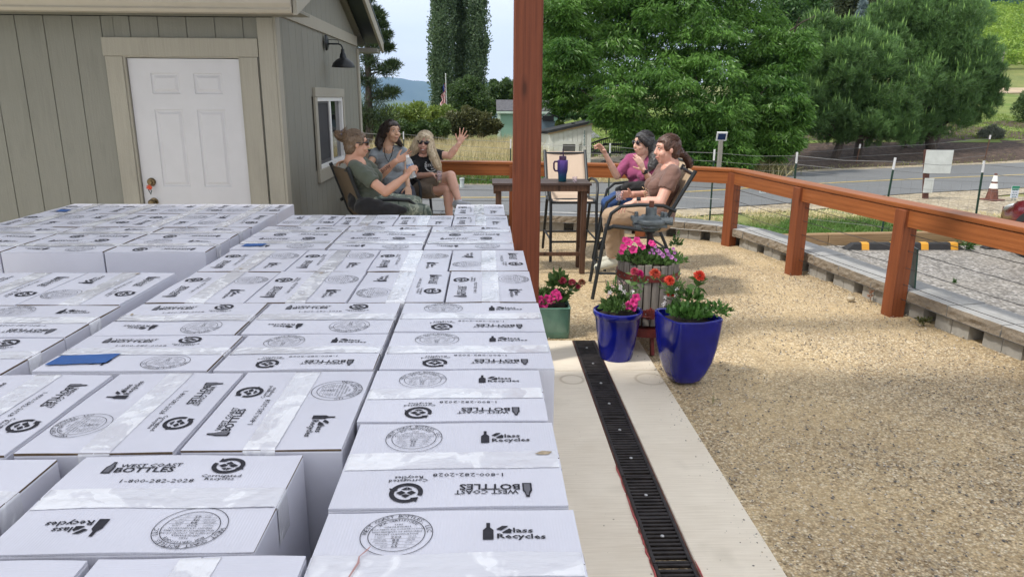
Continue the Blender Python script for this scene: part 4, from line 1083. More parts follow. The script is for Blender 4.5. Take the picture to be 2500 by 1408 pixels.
for (c, r) in sub:
    ns_ = int(18+100*r[0]*r[1])
    P, Nn = ell_pts(c, r, ns_, .5, .5)
    for p, nn in zip(P, Nn):
        k = NR.randint(9, 14)
        ang = NR.rand(k)*6.28; h = np.array([nn[0], nn[1], 0])*.8
        d = np.stack([np.cos(ang)*.55, np.sin(ang)*.55, np.full(k, -.6)], -1)+h+NR.normal(size=(k, 3))*.18
        st = p+unit(d)*np.array([1, 1, .5])*NR.uniform(.0, .12, (k, 1))+NR.normal(size=(k, 3))*.05
        parts.append((st, d))
P = np.concatenate([a for a, _ in parts]); Dd = np.concatenate([b_ for _, b_ in parts])
Fp = []
for c, r in cl:
    q_, _n = ell_pts(c, r*.85, int(1500*r[0]), .9); Fp.append(q_)
Fp = np.concatenate(Fp); P = np.concatenate([P, Fp]); Dd = np.concatenate([Dd, sph(len(Fp))+np.array((0, 0, -.6))])
V, F = leaves(P, Dd, NR.uniform(.11, .19, len(P)), NR.uniform(.028, .046, len(P)), .06)
print('walnut leaves', len(F))
np_mesh('crown', V, F, lw, wt)
bz = Vector(base)
J = [([bz-Vector((0, 0, .3)), bz+Vector((.1, 0, .9)), bz+Vector((-.1, .1, 1.9))], .32, .22)]
for x, y, r, D in big[15:24]:
    e_ = at(x, y, D); mid = bz.lerp(e_, .5)+Vector((0, 0, -.15)); J.append(([bz+Vector((0, 0, 1.2+.5*rnd.random())), mid, e_, e_+(e_-mid)*.4], .05, .012))
for x0, y0, x1, y1 in ((1740, 140, 1840, 225), (1930, 75, 1990, 40), (1940, 78, 1952, 42)):
    J.append(([at(x0, y0, 20.6), at((x0+x1)/2, (y0+y1)/2-4, 20.3), at(x1, y1, 20.2)], .022, .008))
trunk_branches('trunk', bz, J, wt)

# --- generic foliage tree ---
def foliage(name, label, cat, clumps, m, n_per, L, Wd, up=.0, trunk=None, group=None, k=14, fr=(.25, .42), flat=1.0, outw=.6):
    c0 = clumps[0][0]; base = trunk[0] if trunk else (c0[0], c0[1], T(c0[0], c0[1]))
    e = empty(name, base, label, cat, group)
    sub = sub_ell(clumps, k, fr); ps = []; ds = []
    for c, r in sub:
        n = int(n_per*NR.uniform(.7, 1.3)); P, Nn = ell_pts(c, r*np.array((1, 1, flat)), n, .6)
        ps.append(P); ds.append(Nn*outw+sph(n)*.7+np.array((0, 0, up)))
    for c, r in clumps:      # inner fill
        n = int(n_per*k*.15); P, Nn = ell_pts(c, np.asarray(r)*.8, n, .8); ps.append(P); ds.append(sph(n))
    P = np.concatenate(ps); Dd = np.concatenate(ds); P[:, 2] = np.maximum(P[:, 2], terr(P[:, 0], P[:, 1])+.02)
    V, F = leaves(P, Dd, NR.uniform(L*.7, L*1.3, len(P)), NR.uniform(Wd*.7, Wd*1.3, len(P)))
    np_mesh('crown', V, F, m, e)
    if trunk: trunk_branches('trunk', base, trunk[1], e)
    return e
def tr(x, y, D, r0=.12, top=None, lean=0):
    b_ = at(x, y, D); b_.z = T(b_.x, b_.y); t = top or Vector((b_.x+lean, b_.y, b_.z+3))
    return (tuple(b_), [([b_-Vector((0, 0, .3)), b_.lerp(Vector(t), .5), Vector(t)], r0, r0*.5)])

# --- two round pines on the right (needle tufts with upright candles) ---
def pine(name, label, big, trunks, m, mc, ntuft, L=.15, cand=.25):
    b_ = trunks[0][0][0]; e = empty(name, (b_[0], b_[1], b_[2]), label, 'tree', 'round topped pines on the mulch bank')
    cl = [px_ell(x, y, r, D, .95, 1.0) for x, y, r, D in big]
    sub = sub_ell(cl, 20, (.26, .42)); tot = sum(r[0]**2 for c, r in sub); P = []; Nn = []
    for c, r in sub:
        n = max(6, int(ntuft*r[0]**2/tot)); p, d = ell_pts(c, r, n, .35, .25); P.append(p); Nn.append(d)
    P = np.concatenate(P); Nn = np.concatenate(Nn)
    k = 15; d0 = unit(Nn*.5+np.array((0, 0, .75)))
    PP = np.repeat(P, k, 0)+NR.normal(size=(len(P)*k, 3))*.03; DD = np.repeat(d0, k, 0)+NR.normal(size=(len(P)*k, 3))*.5
    V, F = leaves(PP, DD, NR.uniform(L*.7, L*1.3, len(PP)), .019)
    np_mesh('crown', V, F, m, e)
    sel = (Nn[:, 2] > .3) & (NR.rand(len(P)) < cand)
    Q = P[sel]; DQ = np.array((0, 0, 1.))+NR.normal(size=(len(Q), 3))*.12
    V, F = leaves(Q, DQ, NR.uniform(.2, .38, len(Q)), .05); V2, F2 = leaves(Q, DQ, NR.uniform(.2, .38, len(Q)), .05)
    V, F = joinVF([(V, F), (V2, F2)])
    np_mesh('candles', V, F, mc, e)
    J = [(pts, r0, r1) for pts, r0, r1 in trunks]
    b0 = Vector(trunks[0][0][1])
    for c, r in cl:
        J.append(([b0, b0.lerp(Vector(c), .6)+Vector((0, 0, -.1)), Vector(c)], .07, .02))
    trunk_branches('trunk', b_, J, e)
    return e
pn = leafmat('pine_needles', (.07, .14, .04), (.16, .30, .09), .35, .5); pcn = leafmat('pine_candles', (.20, .36, .08), (.30, .48, .14), .3, .5)
def tk(x0, y0, x1, y1, D, r0=.16, r1=.08):
    a = at(x0, y0, D); a.z = min(a.z, T(a.x, a.y)); b_ = at(x1, y1, D); return ([a-Vector((0, 0, .2)), a.lerp(b_, .5)+Vector((.05, 0, 0)), b_], r0, r1)
pine('pine_tree', 'left of the two dark bushy pines, smaller with a low skirt of branches', [(2040, 190, 75, 25), (2110, 150, 80, 25.5), (2170, 230, 80, 25), (2010, 260, 58, 24.6), (2100, 280, 75, 25), (2000, 140, 42, 25.3), (2190, 310, 45, 25), (1975, 215, 34, 25), (2075, 92, 40, 25.5), (2030, 312, 38, 25), (1962, 150, 42, 25), (1958, 235, 42, 24.8), (2000, 80, 42, 25.5), (1985, 300, 30, 24.8), (2085, 322, 34, 25), (2150, 325, 34, 25)],
     [tk(2035, 372, 2070, 290, 25), tk(2097, 352, 2100, 280, 25.3)], pn, pcn, 13500)
pine('pine_tree', 'right of the two dark bushy pines, taller and wider with bright candles', [(2200, 110, 85, 27), (2290, 80, 90, 27), (2350, 170, 75, 27), (2250, 190, 85, 26.6), (2400, 200, 45, 27), (2300, 240, 65, 26.6), (2355, 60, 34, 27), (2160, 60, 55, 27.4), (2260, 25, 60, 27.4), (2320, 30, 42, 27.4), (2360, 125, 30, 27), (2260, 300, 45, 26.6), (2415, 178, 32, 27), (2422, 225, 34, 27), (2385, 262, 38, 27), (2225, 318, 38, 26.4), (2330, 290, 38, 26.6), (2200, 60, 50, 27)],
     [tk(2278, 352, 2250, 260, 26.6, .2, .1), tk(2275, 350, 2320, 230, 26.8), tk(2215, 345, 2180, 280, 26.8, .1, .05)], pn, pcn, 15000)

# --- poplars, left pine, bushes ---
lp = leafmat('poplar_leaf', (.055, .10, .05), (.15, .22, .11), .35, .45)
def col_tree(x, y0, y1, r, D, lab):
    cl = []; n = 11
    for i in range(n):
        t = i/(n-1); y = y0+(y1-y0)*t; rr = r*(1-.35*abs(t-.45)*1.4)*rnd.uniform(.85, 1.1); cl.append(px_ell(x+rnd.uniform(-4, 4), y, rr, D, 1, 1.7))
    b_ = at(x, y0, D); b_.z = T(b_.x, D)
    foliage('poplar_tree', lab, 'tree', cl, lp, 95, .135, .10, .7, (tuple(b_), [([b_, at(x, (y0+y1)/2, D), at(x, y1+20, D)], .2, .05)]), 'poplars behind the flag', 22, (.28, .45), 1.6, .35)
col_tree(1078, 262, -90, 32, 47, 'leftmost column of the tall dark poplars behind the flag')
col_tree(1122, 250, -100, 25, 48.5, 'middle column of the tall dark poplars behind the flag')
col_tree(1162, 225, -95, 27, 47.5, 'rightmost column of the tall dark poplars, with sky to its right')
lpi = leafmat('left_pine_needles', (.022, .045, .015), (.06, .10, .03), .1, .5)
Dp = 24; b_ = at(900, 330, Dp); b_.z = T(b_.x, Dp)
pcl = [(905, 300, 40), (930, 285, 32), (885, 260, 34), (925, 235, 22), (955, 228, 16), (900, 200, 24), (940, 170, 20), (962, 160, 12), (905, 150, 16), (888, 95, 24), (915, 110, 17), (930, 95, 10), (895, 45, 16), (915, 30, 11), (892, 0, 15), (910, -20, 12), (895, -50, 16), (926, 42, 13), (942, 88, 11), (934, 62, 9), (948, 118, 9), (870, 180, 30), (860, 120, 30), (865, 290, 40)]
e = foliage('pine_tree', 'tall thin limbed pine rising behind the shed corner', 'tree', [px_ell(x, y, r, Dp, 1, .6) for x, y, r in pcl], lpi, 62, .17, .02, .5,
        (tuple(b_), [([b_, at(898, 150, Dp), at(895, -60, Dp)], .14, .05)]+[([at(897, y+14, Dp), at((897+x)/2, y+8, Dp), at(x, y, Dp)], .035, .01) for x, y, r in pcl]), None, 12, (.45, .95), .8)
dk = leafmat('dark_bush_leaf', (.035, .075, .02), (.11, .18, .05), .3, .5); yg = leafmat('yellow_green_leaf', (.10, .17, .03), (.26, .34, .07), .35, .5)
br = leafmat('bronze_bush_leaf', (.05, .07, .025), (.16, .16, .06), .3, .5); mg = leafmat('mid_green_leaf', (.03, .08, .02), (.08, .17, .04), .25, .5)
def bush(lab, cl, D, m, n_per=110, L=.11, Wd=.06, k=16, name='bush', grp='bushes behind the dry grass field', rz=.8, up=.2, fr=(.25, .42)):
    return foliage(name, lab, name.replace('_', ' '), [px_ell(x, y, r, D, 1.2, rz) for x, y, r in cl], m, n_per, L, Wd, up, None, grp, k, fr)
bush('yellow green hedge below the blue hills', [(960, 292, 40), (985, 285, 36), (1015, 283, 36), (1045, 280, 36), (1078, 285, 36), (1000, 310, 36), (1050, 305, 36)], 31, yg)
bush('dark green thicket behind the grey shirted woman', [(900, 330, 35), (945, 315, 32), (985, 320, 30), (1030, 320, 28), (1075, 318, 26), (880, 300, 30)], 27, dk, 170)
bush('bronze green bush right of the flag pole', [(1110, 300, 28), (1150, 290, 28), (1185, 300, 26), (1205, 310, 18), (1130, 315, 25), (1170, 318, 22)], 28, br, 150)
bush('dark rounded conifer bush beside the flag', [(1130, 230, 32), (1165, 240, 38), (1185, 265, 30), (1120, 260, 28), (1150, 205, 20)], 38, dk, 170, .14, .06, 20, 'conifer_bush')
bush('dark trees behind the green shed roof', [(1215, 225, 28), (1245, 220, 28), (1275, 225, 30), (1200, 255, 20), (1300, 240, 30), (1335, 225, 30), (1340, 260, 28), (1370, 250, 30), (1335, 190, 12)], 46, dk, 200, .2, .12, 18, 'tree_row', 'trees far behind')
bush('low clipped hedge at the driveway beside the timber post', [(1330, 286, 14), (1355, 284, 13), (1380, 283, 13), (1405, 281, 14), (1430, 280, 14)], 38, mg, 120, .12, .07, 10, 'hedge', 'trees far behind')
bush('bright green bush by the white shed roof', [(1350, 312, 12), (1365, 307, 12)], 27, yg, 60, .07, .05, 8)
dull = leafmat('dull_leaf', (.04, .06, .025), (.12, .15, .06), .25, .6)
bush('olive tree behind the walnut, left part', [(1900, 60, 50), (1950, 110, 45), (1960, 40, 50), (1930, 0, 60), (1960, 180, 40)], 42, mg, 230, .2, .1, 18, 'tree', 'trees behind the pines', 1)
bush('dull olive tree between walnut and pines', [(2050, 60, 55), (2100, 20, 55), (2030, 0, 60), (2140, 60, 40), (2010, 110, 40)], 46, dull, 230, .2, .1, 18, 'tree', 'trees behind the pines', 1)
bush('dark tree at the top edge behind the pine tops', [(2200, 0, 55), (2280, -20, 60), (2150, -30, 60), (2050, -50, 60), (1960, -50, 60)], 54, dk, 230, .26, .13, 18, 'tree', 'trees behind the pines', 1)
bush('row of dark trees on the crest above the vineyard', [(2240, 5, 30), (2290, 8, 30), (2335, 10, 28), (2372, 14, 22), (2390, 2, 20), (2470, -8, 16)], 116, dk, 260, .5, .25, 18, 'tree_row', 'trees behind the pines', 1)
bush('small pale blue spruce between the pines', [(2107, 50, 13), (2103, 30, 10), (2098, 58, 14), (2110, 12, 7)], 34, leafmat('blue_spruce', (.12, .18, .19), (.26, .33, .34), .1, .6), 120, .12, .03, 12, 'spruce_tree', 'trees behind the pines', 1.5)
bush('dark shrub cut off by the right edge of the photo', [(2500, 265, 28), (2510, 240, 18), (2525, 285, 30)], 34, dk, 150, .14, .03, 12, 'shrub', 'shrubs on the lawn')
bush('low silvery sage bush on the lawn edge', [(2420, 322, 16), (2402, 326, 10), (2438, 325, 11)], 28.5, leafmat('sage', (.10, .12, .09), (.2, .22, .17), .1, .7), 110, .12, .02, 10, 'shrub', 'shrubs on the lawn')
# dry iris clump beside the wooden post
def blades(name, n, sampler, h, w_, lean, m, kind='stuff', parent=None, zf=T, bend=.35):
    XY = sampler(n); n = len(XY); Z = terr(XY[:, 0], XY[:, 1]) if zf is T else np.full(n, zf)
    H = NR.uniform(h[0], h[1], n); a = NR.rand(n)*6.283; d = np.stack([np.cos(a), np.sin(a)], -1); ld = NR.normal(size=(n, 2))*lean
    p0 = np.stack([XY[:, 0], XY[:, 1], Z-.01], -1); ww = (w_*NR.uniform(.6, 1.3, n))[:, None]
    s3 = np.concatenate([d*ww/2, np.zeros((n, 1))], -1)
    l3 = np.concatenate([ld*H[:, None], H[:, None]*(1-.3*np.linalg.norm(ld, axis=1, keepdims=True).clip(0, 1))], -1)
    mid = p0+l3*np.array((.35, .35, .6)); tip = p0+l3
    V = np.stack([p0-s3, p0+s3, mid+s3*.8, mid-s3*.8, tip], 1).reshape(-1, 3)
    b_ = np.arange(n)*5
    F4 = np.stack([b_, b_+1, b_+2, b_+3], -1); F4b = np.stack([b_+3, b_+2, b_+4, b_+4], -1)
    Vq = np.stack([p0-s3, p0+s3, mid+s3*.8, mid-s3*.8, mid-s3*.8, mid+s3*.8, tip+s3*.12, tip-s3*.12], 1).reshape(-1, 3)
    b_ = np.arange(n)*8; F = np.concatenate([np.stack([b_, b_+1, b_+2, b_+3], -1), np.stack([b_+4, b_+5, b_+6, b_+7], -1)])
    o = np_mesh(name, Vq, F, m, parent)
    if kind: tag(o, kind=kind)
    return o
def quad_s(x0, x1, y0, y1, keep=None):
    def f(n):
        X = NR.uniform(x0, x1, n*2); Y = NR.uniform(y0, y1, n*2); k = np.ones(n*2, bool) if keep is None else keep(X, Y)
        return np.stack([X, Y], -1)[k][:n]
    return f
grn_b = leafmat('grass_blade', (.05, .13, .015), (.14, .27, .05), .3, .5); dry_b = leafmat('dry_grass_blade', (.46, .38, .18), (.78, .68, .42), .35, .7); mix_b = leafmat('faded_grass_blade', (.12, .17, .04), (.36, .34, .14), .3, .6)
hsh = lambda X, Y, s_=1: np.sin(X*1.9*s_+Y*.7)+np.sin(X*.8-Y*2.3*s_)+np.sin(X*3.1+Y*2.9)*.5
roadd = lambda X: np.interp(X, YD[:, 0], YD[:, 1])
keepL = lambda X, Y: (Y < roadd(X)-3.0) & (Y > np.where(X < 2.7, wally(np.minimum(X, 2.80))+.45, np.where(X < 4.1, 8.9, 10.55)))
tag(blades('lawn_strip', 26000, quad_s(2.6, 9.5, 8.9, 12.5, lambda X, Y: keepL(X, Y) & (Y < 11.9+.3*hsh(X, Y)) & (X > wallx(np.minimum(Y, 8))+.45)), (.06, .17), .012, .5, grn_b), kind='stuff')
tag(blades('lawn_strip', 14000, quad_s(-3.2, 2.8, 9.4, 13.2, keepL), (.06, .18), .012, .5, grn_b), kind='stuff')
tag(blades('weeds', 9000, quad_s(2.6, 10, 11.0, 13.5, lambda X, Y: keepL(X, Y) & (hsh(X, Y) > -.6) & (Y < 12.9)), (.03, .13), .014, .9, mix_b), kind='stuff')
tag(blades('weeds', 5000, quad_s(2.6, 10, 11, 13.8, lambda X, Y: keepL(X, Y) & (hsh(X+3, Y) > .1)), (.03, .12), .015, 1.1, dry_b), kind='stuff')
keepF = lambda X, Y: (Y > roadd(X)+2.7) & ((X < 2.4) | (X < 1.6+.0*Y)) & (X > -9)
tag(blades('green_verge', 9000, quad_s(-7, 2.3, 17.8, 20.5, keepF), (.10, .35), .016, .4, grn_b), kind='stuff')
tag(blades('dry_grass_field', 40000, quad_s(-7, 1.7, 19.3, 28.5, keepF), (.35, 1.0), .016, .3, dry_b), kind='stuff')
tag(blades('dry_grass_field', 15000, quad_s(-7, 1.7, 18.6, 28, keepF), (.3, .85), .016, .3, mix_b), kind='stuff')
tag(blades('dry_grass_verge', 4500, quad_s(1.9, 5.3, 18.4, 22, lambda X, Y: (Y > roadd(X)+2.2) & (X < 5.2)), (.12, .35), .016, .5, dry_b), kind='stuff')
tag(blades('road_verge_grass', 3500, quad_s(5.5, 19, 19, 28, lambda X, Y: (Y > roadd(X)+3.0) & (Y < roadd(X)+3.9+.3*hsh(X, Y))), (.05, .14), .02, .8, mix_b), kind='stuff')
# lawn beyond (gate lawn and hill lawn)
lawn_m, nt, b = new_mat('lawn'); v = coords(nt, (1, 1, 1), 'World'); f = noise(nt, v, .5, 7, .65); f2 = noise(nt, coords(nt, (1, 3, 1), 'World'), .22, 3)
c = ramp(nt, f, [(.3, (.07, .13, .015)), (.5, (.14, .21, .03)), (.7, (.26, .28, .08))])
c = mixc(nt, .45, c, ramp(nt, f2, [(.35, (.12, .20, .03)), (.65, (.27, .29, .09))])); nt.links.new(c, b.inputs['Base Color']); b.inputs['Roughness'].default_value = .9
bump(nt, b, noise(nt, v, 25, 5), .8, .08)
strip('lawn', [[(x, y) for x in np.linspace(2.2+.04*y, 36, 50)] for y in np.linspace(27.6, 50, 40)], lawn_m, .006)
tag(blades('lawn_grass', 34000, quad_s(2.5, 27, 26, 44, lambda X, Y: (X > 2.5+.045*Y) & ((Y > 28.3) | (X < 6))), (.05, .16), .03, .6, leafmat('lawn_blade', (.08, .16, .015), (.24, .30, .06), .3, .6)), kind='stuff')
# driveway weeds, small plants
def plant(name, label, cat, x, y, z, hgt, spread, n, m, L=.05, Wd=.02, grp=None):
    e = empty(name, (x, y, z), label, cat, grp); k = n//6+2; P = []; Dd = []
    mb = MB()
    for i in range(max(3, n//25)):
        a = rnd.random()*6.28; s2 = rnd.random()*spread; t = Vector((x+s2*math.cos(a), y+s2*math.sin(a), z+hgt*rnd.uniform(.5, 1)))
        mb.tube([(x, y, z), t], [.002, .001], 4)
        for q in range(max(2, n//max(3, n//25))):
            u = rnd.uniform(.2, 1); P.append(np.array((x, y, z))*(1-u)+np.array(t)*u); Dd.append(sph(1)[0]+np.array((0, 0, .4)))
    V, F = leaves(np.array(P), np.array(Dd), L, Wd); np_mesh('leaves', V, F, m, e); mb.build('stem', m, e)
    return e
q = on(2330, 602, T(6.9, 9.7)); q.y = 9.9; plant('weed', 'leafy green weed growing in the gray gravel before the timber', 'weed', q.x, 9.95, T(q.x, 9.95), .17, .16, 120, mg, .07, .02)
q = on(2330, 690, -.49); plant('weed', 'tiny green weed in the open gray gravel behind the railing', 'weed', q.x, q.y, T(q.x, q.y), .05, .08, 60, mg, .03, .012)
q = on(1740, 985); plant('grass_tuft', 'small wispy grass tuft sprouting from the near gravel', 'grass tuft', q.x, q.y, 0, .05, .03, 14, mix_b, .045, .002)
q = on(2260, 790); plant('weed', 'low brownish green weed at the foot of the block wall near the right edge', 'weed', q.x-.02, q.y, 0, .05, .06, 60, br, .035, .015)
q = on(2125, 735); plant('dry_flower', 'dried brown flower stalk by the block wall and river stone', 'dry flower', q.x, q.y, 0, .13, .03, 24, leafmat('dry_brown', (.2, .1, .06), (.35, .2, .13), .1), .03, .014)
p = at(1855, 400, 20.6)
e = empty('iris_clump', (p.x, p.y, T(p.x, p.y)), 'clump of long dry and green strap leaves at the wooden post', 'grass clump')
cs = lambda r, cx, cy: (lambda n: np.stack([cx+NR.normal(size=n)*r, cy+NR.normal(size=n)*r*.6], -1))
blades('leaves', 500, cs(.38, p.x-.1, p.y), (.3, .6), .03, .6, dry_b, None, e); blades('leaves', 350, cs(.35, p.x+.1, p.y), (.3, .6), .03, .5, mix_b, None, e)
# vineyard on the hill
vm_ = leafmat('vine_leaf', (.12, .24, .025), (.36, .50, .08), .35, .5); ps = []
for r_ in range(26):
    y0 = 60+r_*2.3
    n = 4600; X = NR.uniform(.34*y0, .95*y0+2, n); Y = y0+NR.normal(size=n)*.16+(X-.44*y0)*.12+.25*np.sin(X*.7)
    Z = terr(X, Y)+NR.uniform(.25, 1.35, n)*(1+.15*np.sin(X*1.3+r_)); ps.append(np.stack([X, Y, Z], -1))
P = np.concatenate(ps); V, F = leaves(P, sph(len(P))+np.array((0, 0, .4)), NR.uniform(.18, .34, len(P)), NR.uniform(.12, .2, len(P)))
tag(np_mesh('vineyard', V, F, vm_), 'bright yellow green vineyard rows covering the slope at upper right', 'vineyard', kind='stuff')
vp0 = None
for k in range(9):
    x = 27.5+k*2.6; y = 59.2+(x-26.4)*.12; g = T(x, y)
    if vp0 is None: mb = MB(); mb.tube([(0, 0, -.1), (0, 0, 1.7)], .05, 5); vp0 = o = mb.build('vineyard_post', wdp)
    else: o = copy_tree(vp0)
    o.location = (x, y, g); tag(o, 'thin dark post in the row along the lower edge of the vineyard', 'post', 'posts along the vineyard edge')
# ================================================================== CARTONS
U = .546; BL, BW, BH = .62*U, .462*U, .305; ZT = 1.054
cm, nt, b = new_mat('white_corrugated'); v = coords(nt); oi = N(nt, 'ShaderNodeObjectInfo')
cmb = N(nt, 'ShaderNodeVectorMath', operation='ADD'); nt.links.new(v, cmb.inputs[0]); nt.links.new(oi.outputs['Location'], cmb.inputs[1])
vv = cmb.outputs[0]
c = ramp(nt, noise(nt, vv, 5, 6, .6), [(.3, (.57, .575, .65)), (.7, (.63, .635, .715))])
# faint scuffs
mpn = N(nt, 'ShaderNodeMapping'); mpn.inputs['Scale'].default_value = (14, 3, 3); mpn.inputs['Rotation'].default_value = (0, 0, .6); nt.links.new(vv, mpn.inputs[0])
sc_ = noise(nt, mpn.outputs[0], 2.3, 9, .8, .3); c = mixc(nt, ramp(nt, sc_, [(.66, (0, 0, 0)), (.73, (.35,)*3)]), c, (.45, .40, .40))
c = mixc(nt, .8, c, ramp(nt, oi.outputs['Random'], [(0, (.95, .95, .955)), (1, (1, 1, 1))]), 'MULTIPLY')
nt.links.new(c, b.inputs['Base Color']); b.inputs['Roughness'].default_value = .36; b.inputs['Specular IOR Level'].default_value = .6
wv = N(nt, 'ShaderNodeTexWave'); wv.inputs['Scale'].default_value = 75; wv.bands_direction = 'X'; nt.links.new(v, wv.inputs['Vector'])
hn = N(nt, 'ShaderNodeMath', operation='MULTIPLY_ADD'); nt.links.new(noise(nt, vv, 7, 3), hn.inputs[0]); hn.inputs[1].default_value = 6; nt.links.new(wv.outputs['Fac'], hn.inputs[2])
bump(nt, b, hn.outputs[0], .12, .0015)
kraft = M('kraft_edge', (.13, .09, .055), .9, var=.3, scale=60)
inkm = M('printed_ink', (.035, .035, .043), .8, var=.2, scale=80, spec=.1)
tm, nt, b = new_mat('clear_tape'); v = coords(nt); oi = N(nt, 'ShaderNodeObjectInfo')
cmb = N(nt, 'ShaderNodeVectorMath', operation='ADD'); nt.links.new(v, cmb.inputs[0]); nt.links.new(oi.outputs['Location'], cmb.inputs[1])
mpn = N(nt, 'ShaderNodeMapping'); mpn.inputs['Scale'].default_value = (9, 30, 9); mpn.inputs['Rotation'].default_value = (0, 0, .5); nt.links.new(cmb.outputs[0], mpn.inputs[0])
wr = noise(nt, mpn.outputs[0], 2.6, 5, .6, 1.2)
big_ = noise(nt, cmb.outputs[0], 11, 3, .6, .6)
msk = ramp(nt, big_, [(.50, (0, 0, 0)), (.56, (1, 1, 1))])
nt.links.new(mixc(nt, msk, (.60, .605, .66), (.76, .77, .81)), b.inputs['Base Color'])
nt.links.new(mixc(nt, msk, (.16, .16, .16), (.3, .3, .3)), b.inputs['Roughness'])
b.inputs['Specular IOR Level'].default_value = .6; b.inputs['Coat Weight'].default_value = .5; b.inputs['Coat Roughness'].default_value = .12
bump(nt, b, wr, .35, .003)
btape = M('blue_masking_tape', (.012, .085, .30), .6, var=.1, scale=18, bmp=.3, bscale=30)

def polym(mb, pts, z, rot=0, o=(0, 0), sc=1, mi=0):
    c_, s_ = math.cos(rot), math.sin(rot)
    vs = [(o[0]+sc*(x*c_-y*s_), o[1]+sc*(x*s_+y*c_), z) for x, y in pts]; mb.add(vs, [tuple(range(len(vs)))], mi)
def arc_band(mb, r0, r1, a0, a1, z, o, n=40):
    vs = []; fs = []
    for i in range(n+1):
        a = a0+(a1-a0)*i/n; vs += [(o[0]+r0*math.cos(a), o[1]+r0*math.sin(a), z), (o[0]+r1*math.cos(a), o[1]+r1*math.sin(a), z)]
    mb.add(vs, [(2*i, 2*i+1, 2*i+3, 2*i+2) for i in range(n)])
def arc_text(mb, s, r, size, z, o, a_mid, span, bold=.0004):
    n = len(s)
    for i, ch in enumerate(s):
        if ch == ' ': continue
        a = a_mid+span/2-span*(i+.5)/n
        put_text(mb, ch, (o[0]+r*math.cos(a), o[1]+r*math.sin(a), z), (math.sin(a), -math.cos(a), 0), (math.cos(a), math.sin(a), 0), size, bold, 1.15)
def print_marks():
    mb = MB(); z = .0009
    hw = BW/4                                   # centre of each half
    X = Vector((1, 0, 0)); Y = Vector((0, 1, 0))
    # ---- far half, upright: round box certificate, glass recycles
    o = (-BL*.205, .0715); Ro = .0475
    arc_band(mb, Ro-.0010, Ro, 0, 2*math.pi, z, o, 56); arc_band(mb, Ro*.79-.001, Ro*.79, 0, 2*math.pi, z, o, 48)
    arc_text(mb, 'WEST COAST BOTTLES, LLC', Ro*.89, .0092, z, o, math.pi/2, 3.0, .0)
    arc_text(mb, 'BOX CERTIFICATE', Ro*.69, .0068, z, o, math.pi/2, 1.75, 0)
    for k, (t, s_) in enumerate((('THIS', .0048), ('SINGLEWALL', .005), ('BOX MEETS ALL CONSTRUCTION', .0045), ('REQUIREMENTS OF APPLICABLE', .0046), ('FREIGHT CLASSIFICATION', .0048))):
        put_text(mb, t, (o[0], o[1]+.0232-.0056*k, z), X, Y, s_, 0, 1.0 if k > 1 else 1.25)
    for k, (l_, n_, r_) in enumerate((('BURSTING\nTEST', '200', 'LBS PER\nSQ INCH'), ('MIN COMB\nWT FACINGS', '84', 'LBS PER\nM SQ FT'), ('SIZE LIMITED', '75', 'INCHES'), ('GROSS\nWT LT', '65', 'LBS'))):
        yy = o[1]-.0055-.0068*k; ww = math.sqrt(max(0, (Ro*.76)**2-(yy-.0034-o[1])**2))
        put_text(mb, n_, (o[0], yy, z), X, Y, .0074, 0, 1.25)
        put_text(mb, l_, (o[0]-.55*ww-.002, yy, z), X, Y, .0024, 0, 1.2); put_text(mb, r_, (o[0]+.55*ww+.002, yy, z), X, Y, .0024, 0, 1.2)
        mb.add([(o[0]-ww*.92, yy-.0037, z), (o[0]+ww*.92, yy-.0037, z), (o[0]+ww*.92, yy-.0033, z), (o[0]-ww*.92, yy-.0033, z)], [(0, 1, 2, 3)])
    gx, gy = BL*.19, .073
    put_text(mb, 'lass', (gx+.018, gy+.0015, z), X, Y, .0155, .0003, 1.25, 'LEFT'); put_text(mb, 'Recycles', (gx-.0035, gy-.0125, z), X, Y, .0155, .0003, 1.2, 'LEFT')
    polym(mb, [(-.021, -.020), (-.007, -.020), (-.007, .002), (-.0115, .008), (-.0115, .019), (-.0165, .019), (-.0165, .008), (-.021, .002)], z, 0, (gx, gy))
    polym(mb, [(-.0035, .004), (.0045, .012), (.013, .012), (.009, .007), (.003, .001)], z, 0, (gx, gy))
    polym(mb, [(.004, -.0035), (.010, .0025), (.014, .006), (.0185, .001), (.0165, .001), (.0165, -.005), (.006, -.005)], z, 0, (gx, gy))
    # ---- near half, upside down: corrugated recycles, west coast bottles
    Xn, Yn = -X, -Y
    def N2(a, b2): return (-a, -b2-hw+0, z)
    # local frame: u to the left, v towards the near edge; origin at centre of near half
    def P(u, v2): return (-u, -hw-v2*1.0, z)
    # corrugated logo
    cu, cv = BL*.19, .022
    q = P(cu, -cv)
    o2 = (q[0], -.090)
    arc_band(mb, .0175, .0245, R(120+180+40), R(120+180+40+175), z, o2); arc_band(mb, .0175, .0245, R(155), R(155+150), z, o2)
    for a in (R(340+175+8), R(155+150+8)):
        ca, sa = math.cos(a), math.sin(a); t = (-sa, ca)
        mb.add([(o2[0]+ca*.014-t[0]*.004, o2[1]+sa*.014-t[1]*.004, z), (o2[0]+ca*.0285-t[0]*.004, o2[1]+sa*.0285-t[1]*.004, z), (o2[0]+ca*.021+t[0]*.006, o2[1]+sa*.021+t[1]*.006, z)], [(0, 1, 2)])
    for px, py, r_ in ((-.0075, 0, 0), (.0075, 0, 0)):
        polym(mb, [(-.007, 0), (0, -.0055), (.007, 0), (0, .0055)], z, 0, (o2[0]+px, o2[1]+py))
    polym(mb, [(-.0085, .0085), (0, .0145), (0, .007)], z, 0, o2); polym(mb, [(.0085, .0085), (.0008, .007), (.0008, .0145)], z, 0, o2)
    polym(mb, [(-.0065, -.0065), (0, -.0125), (.0065, -.0065), (0, -.0035)], z, 0, o2)
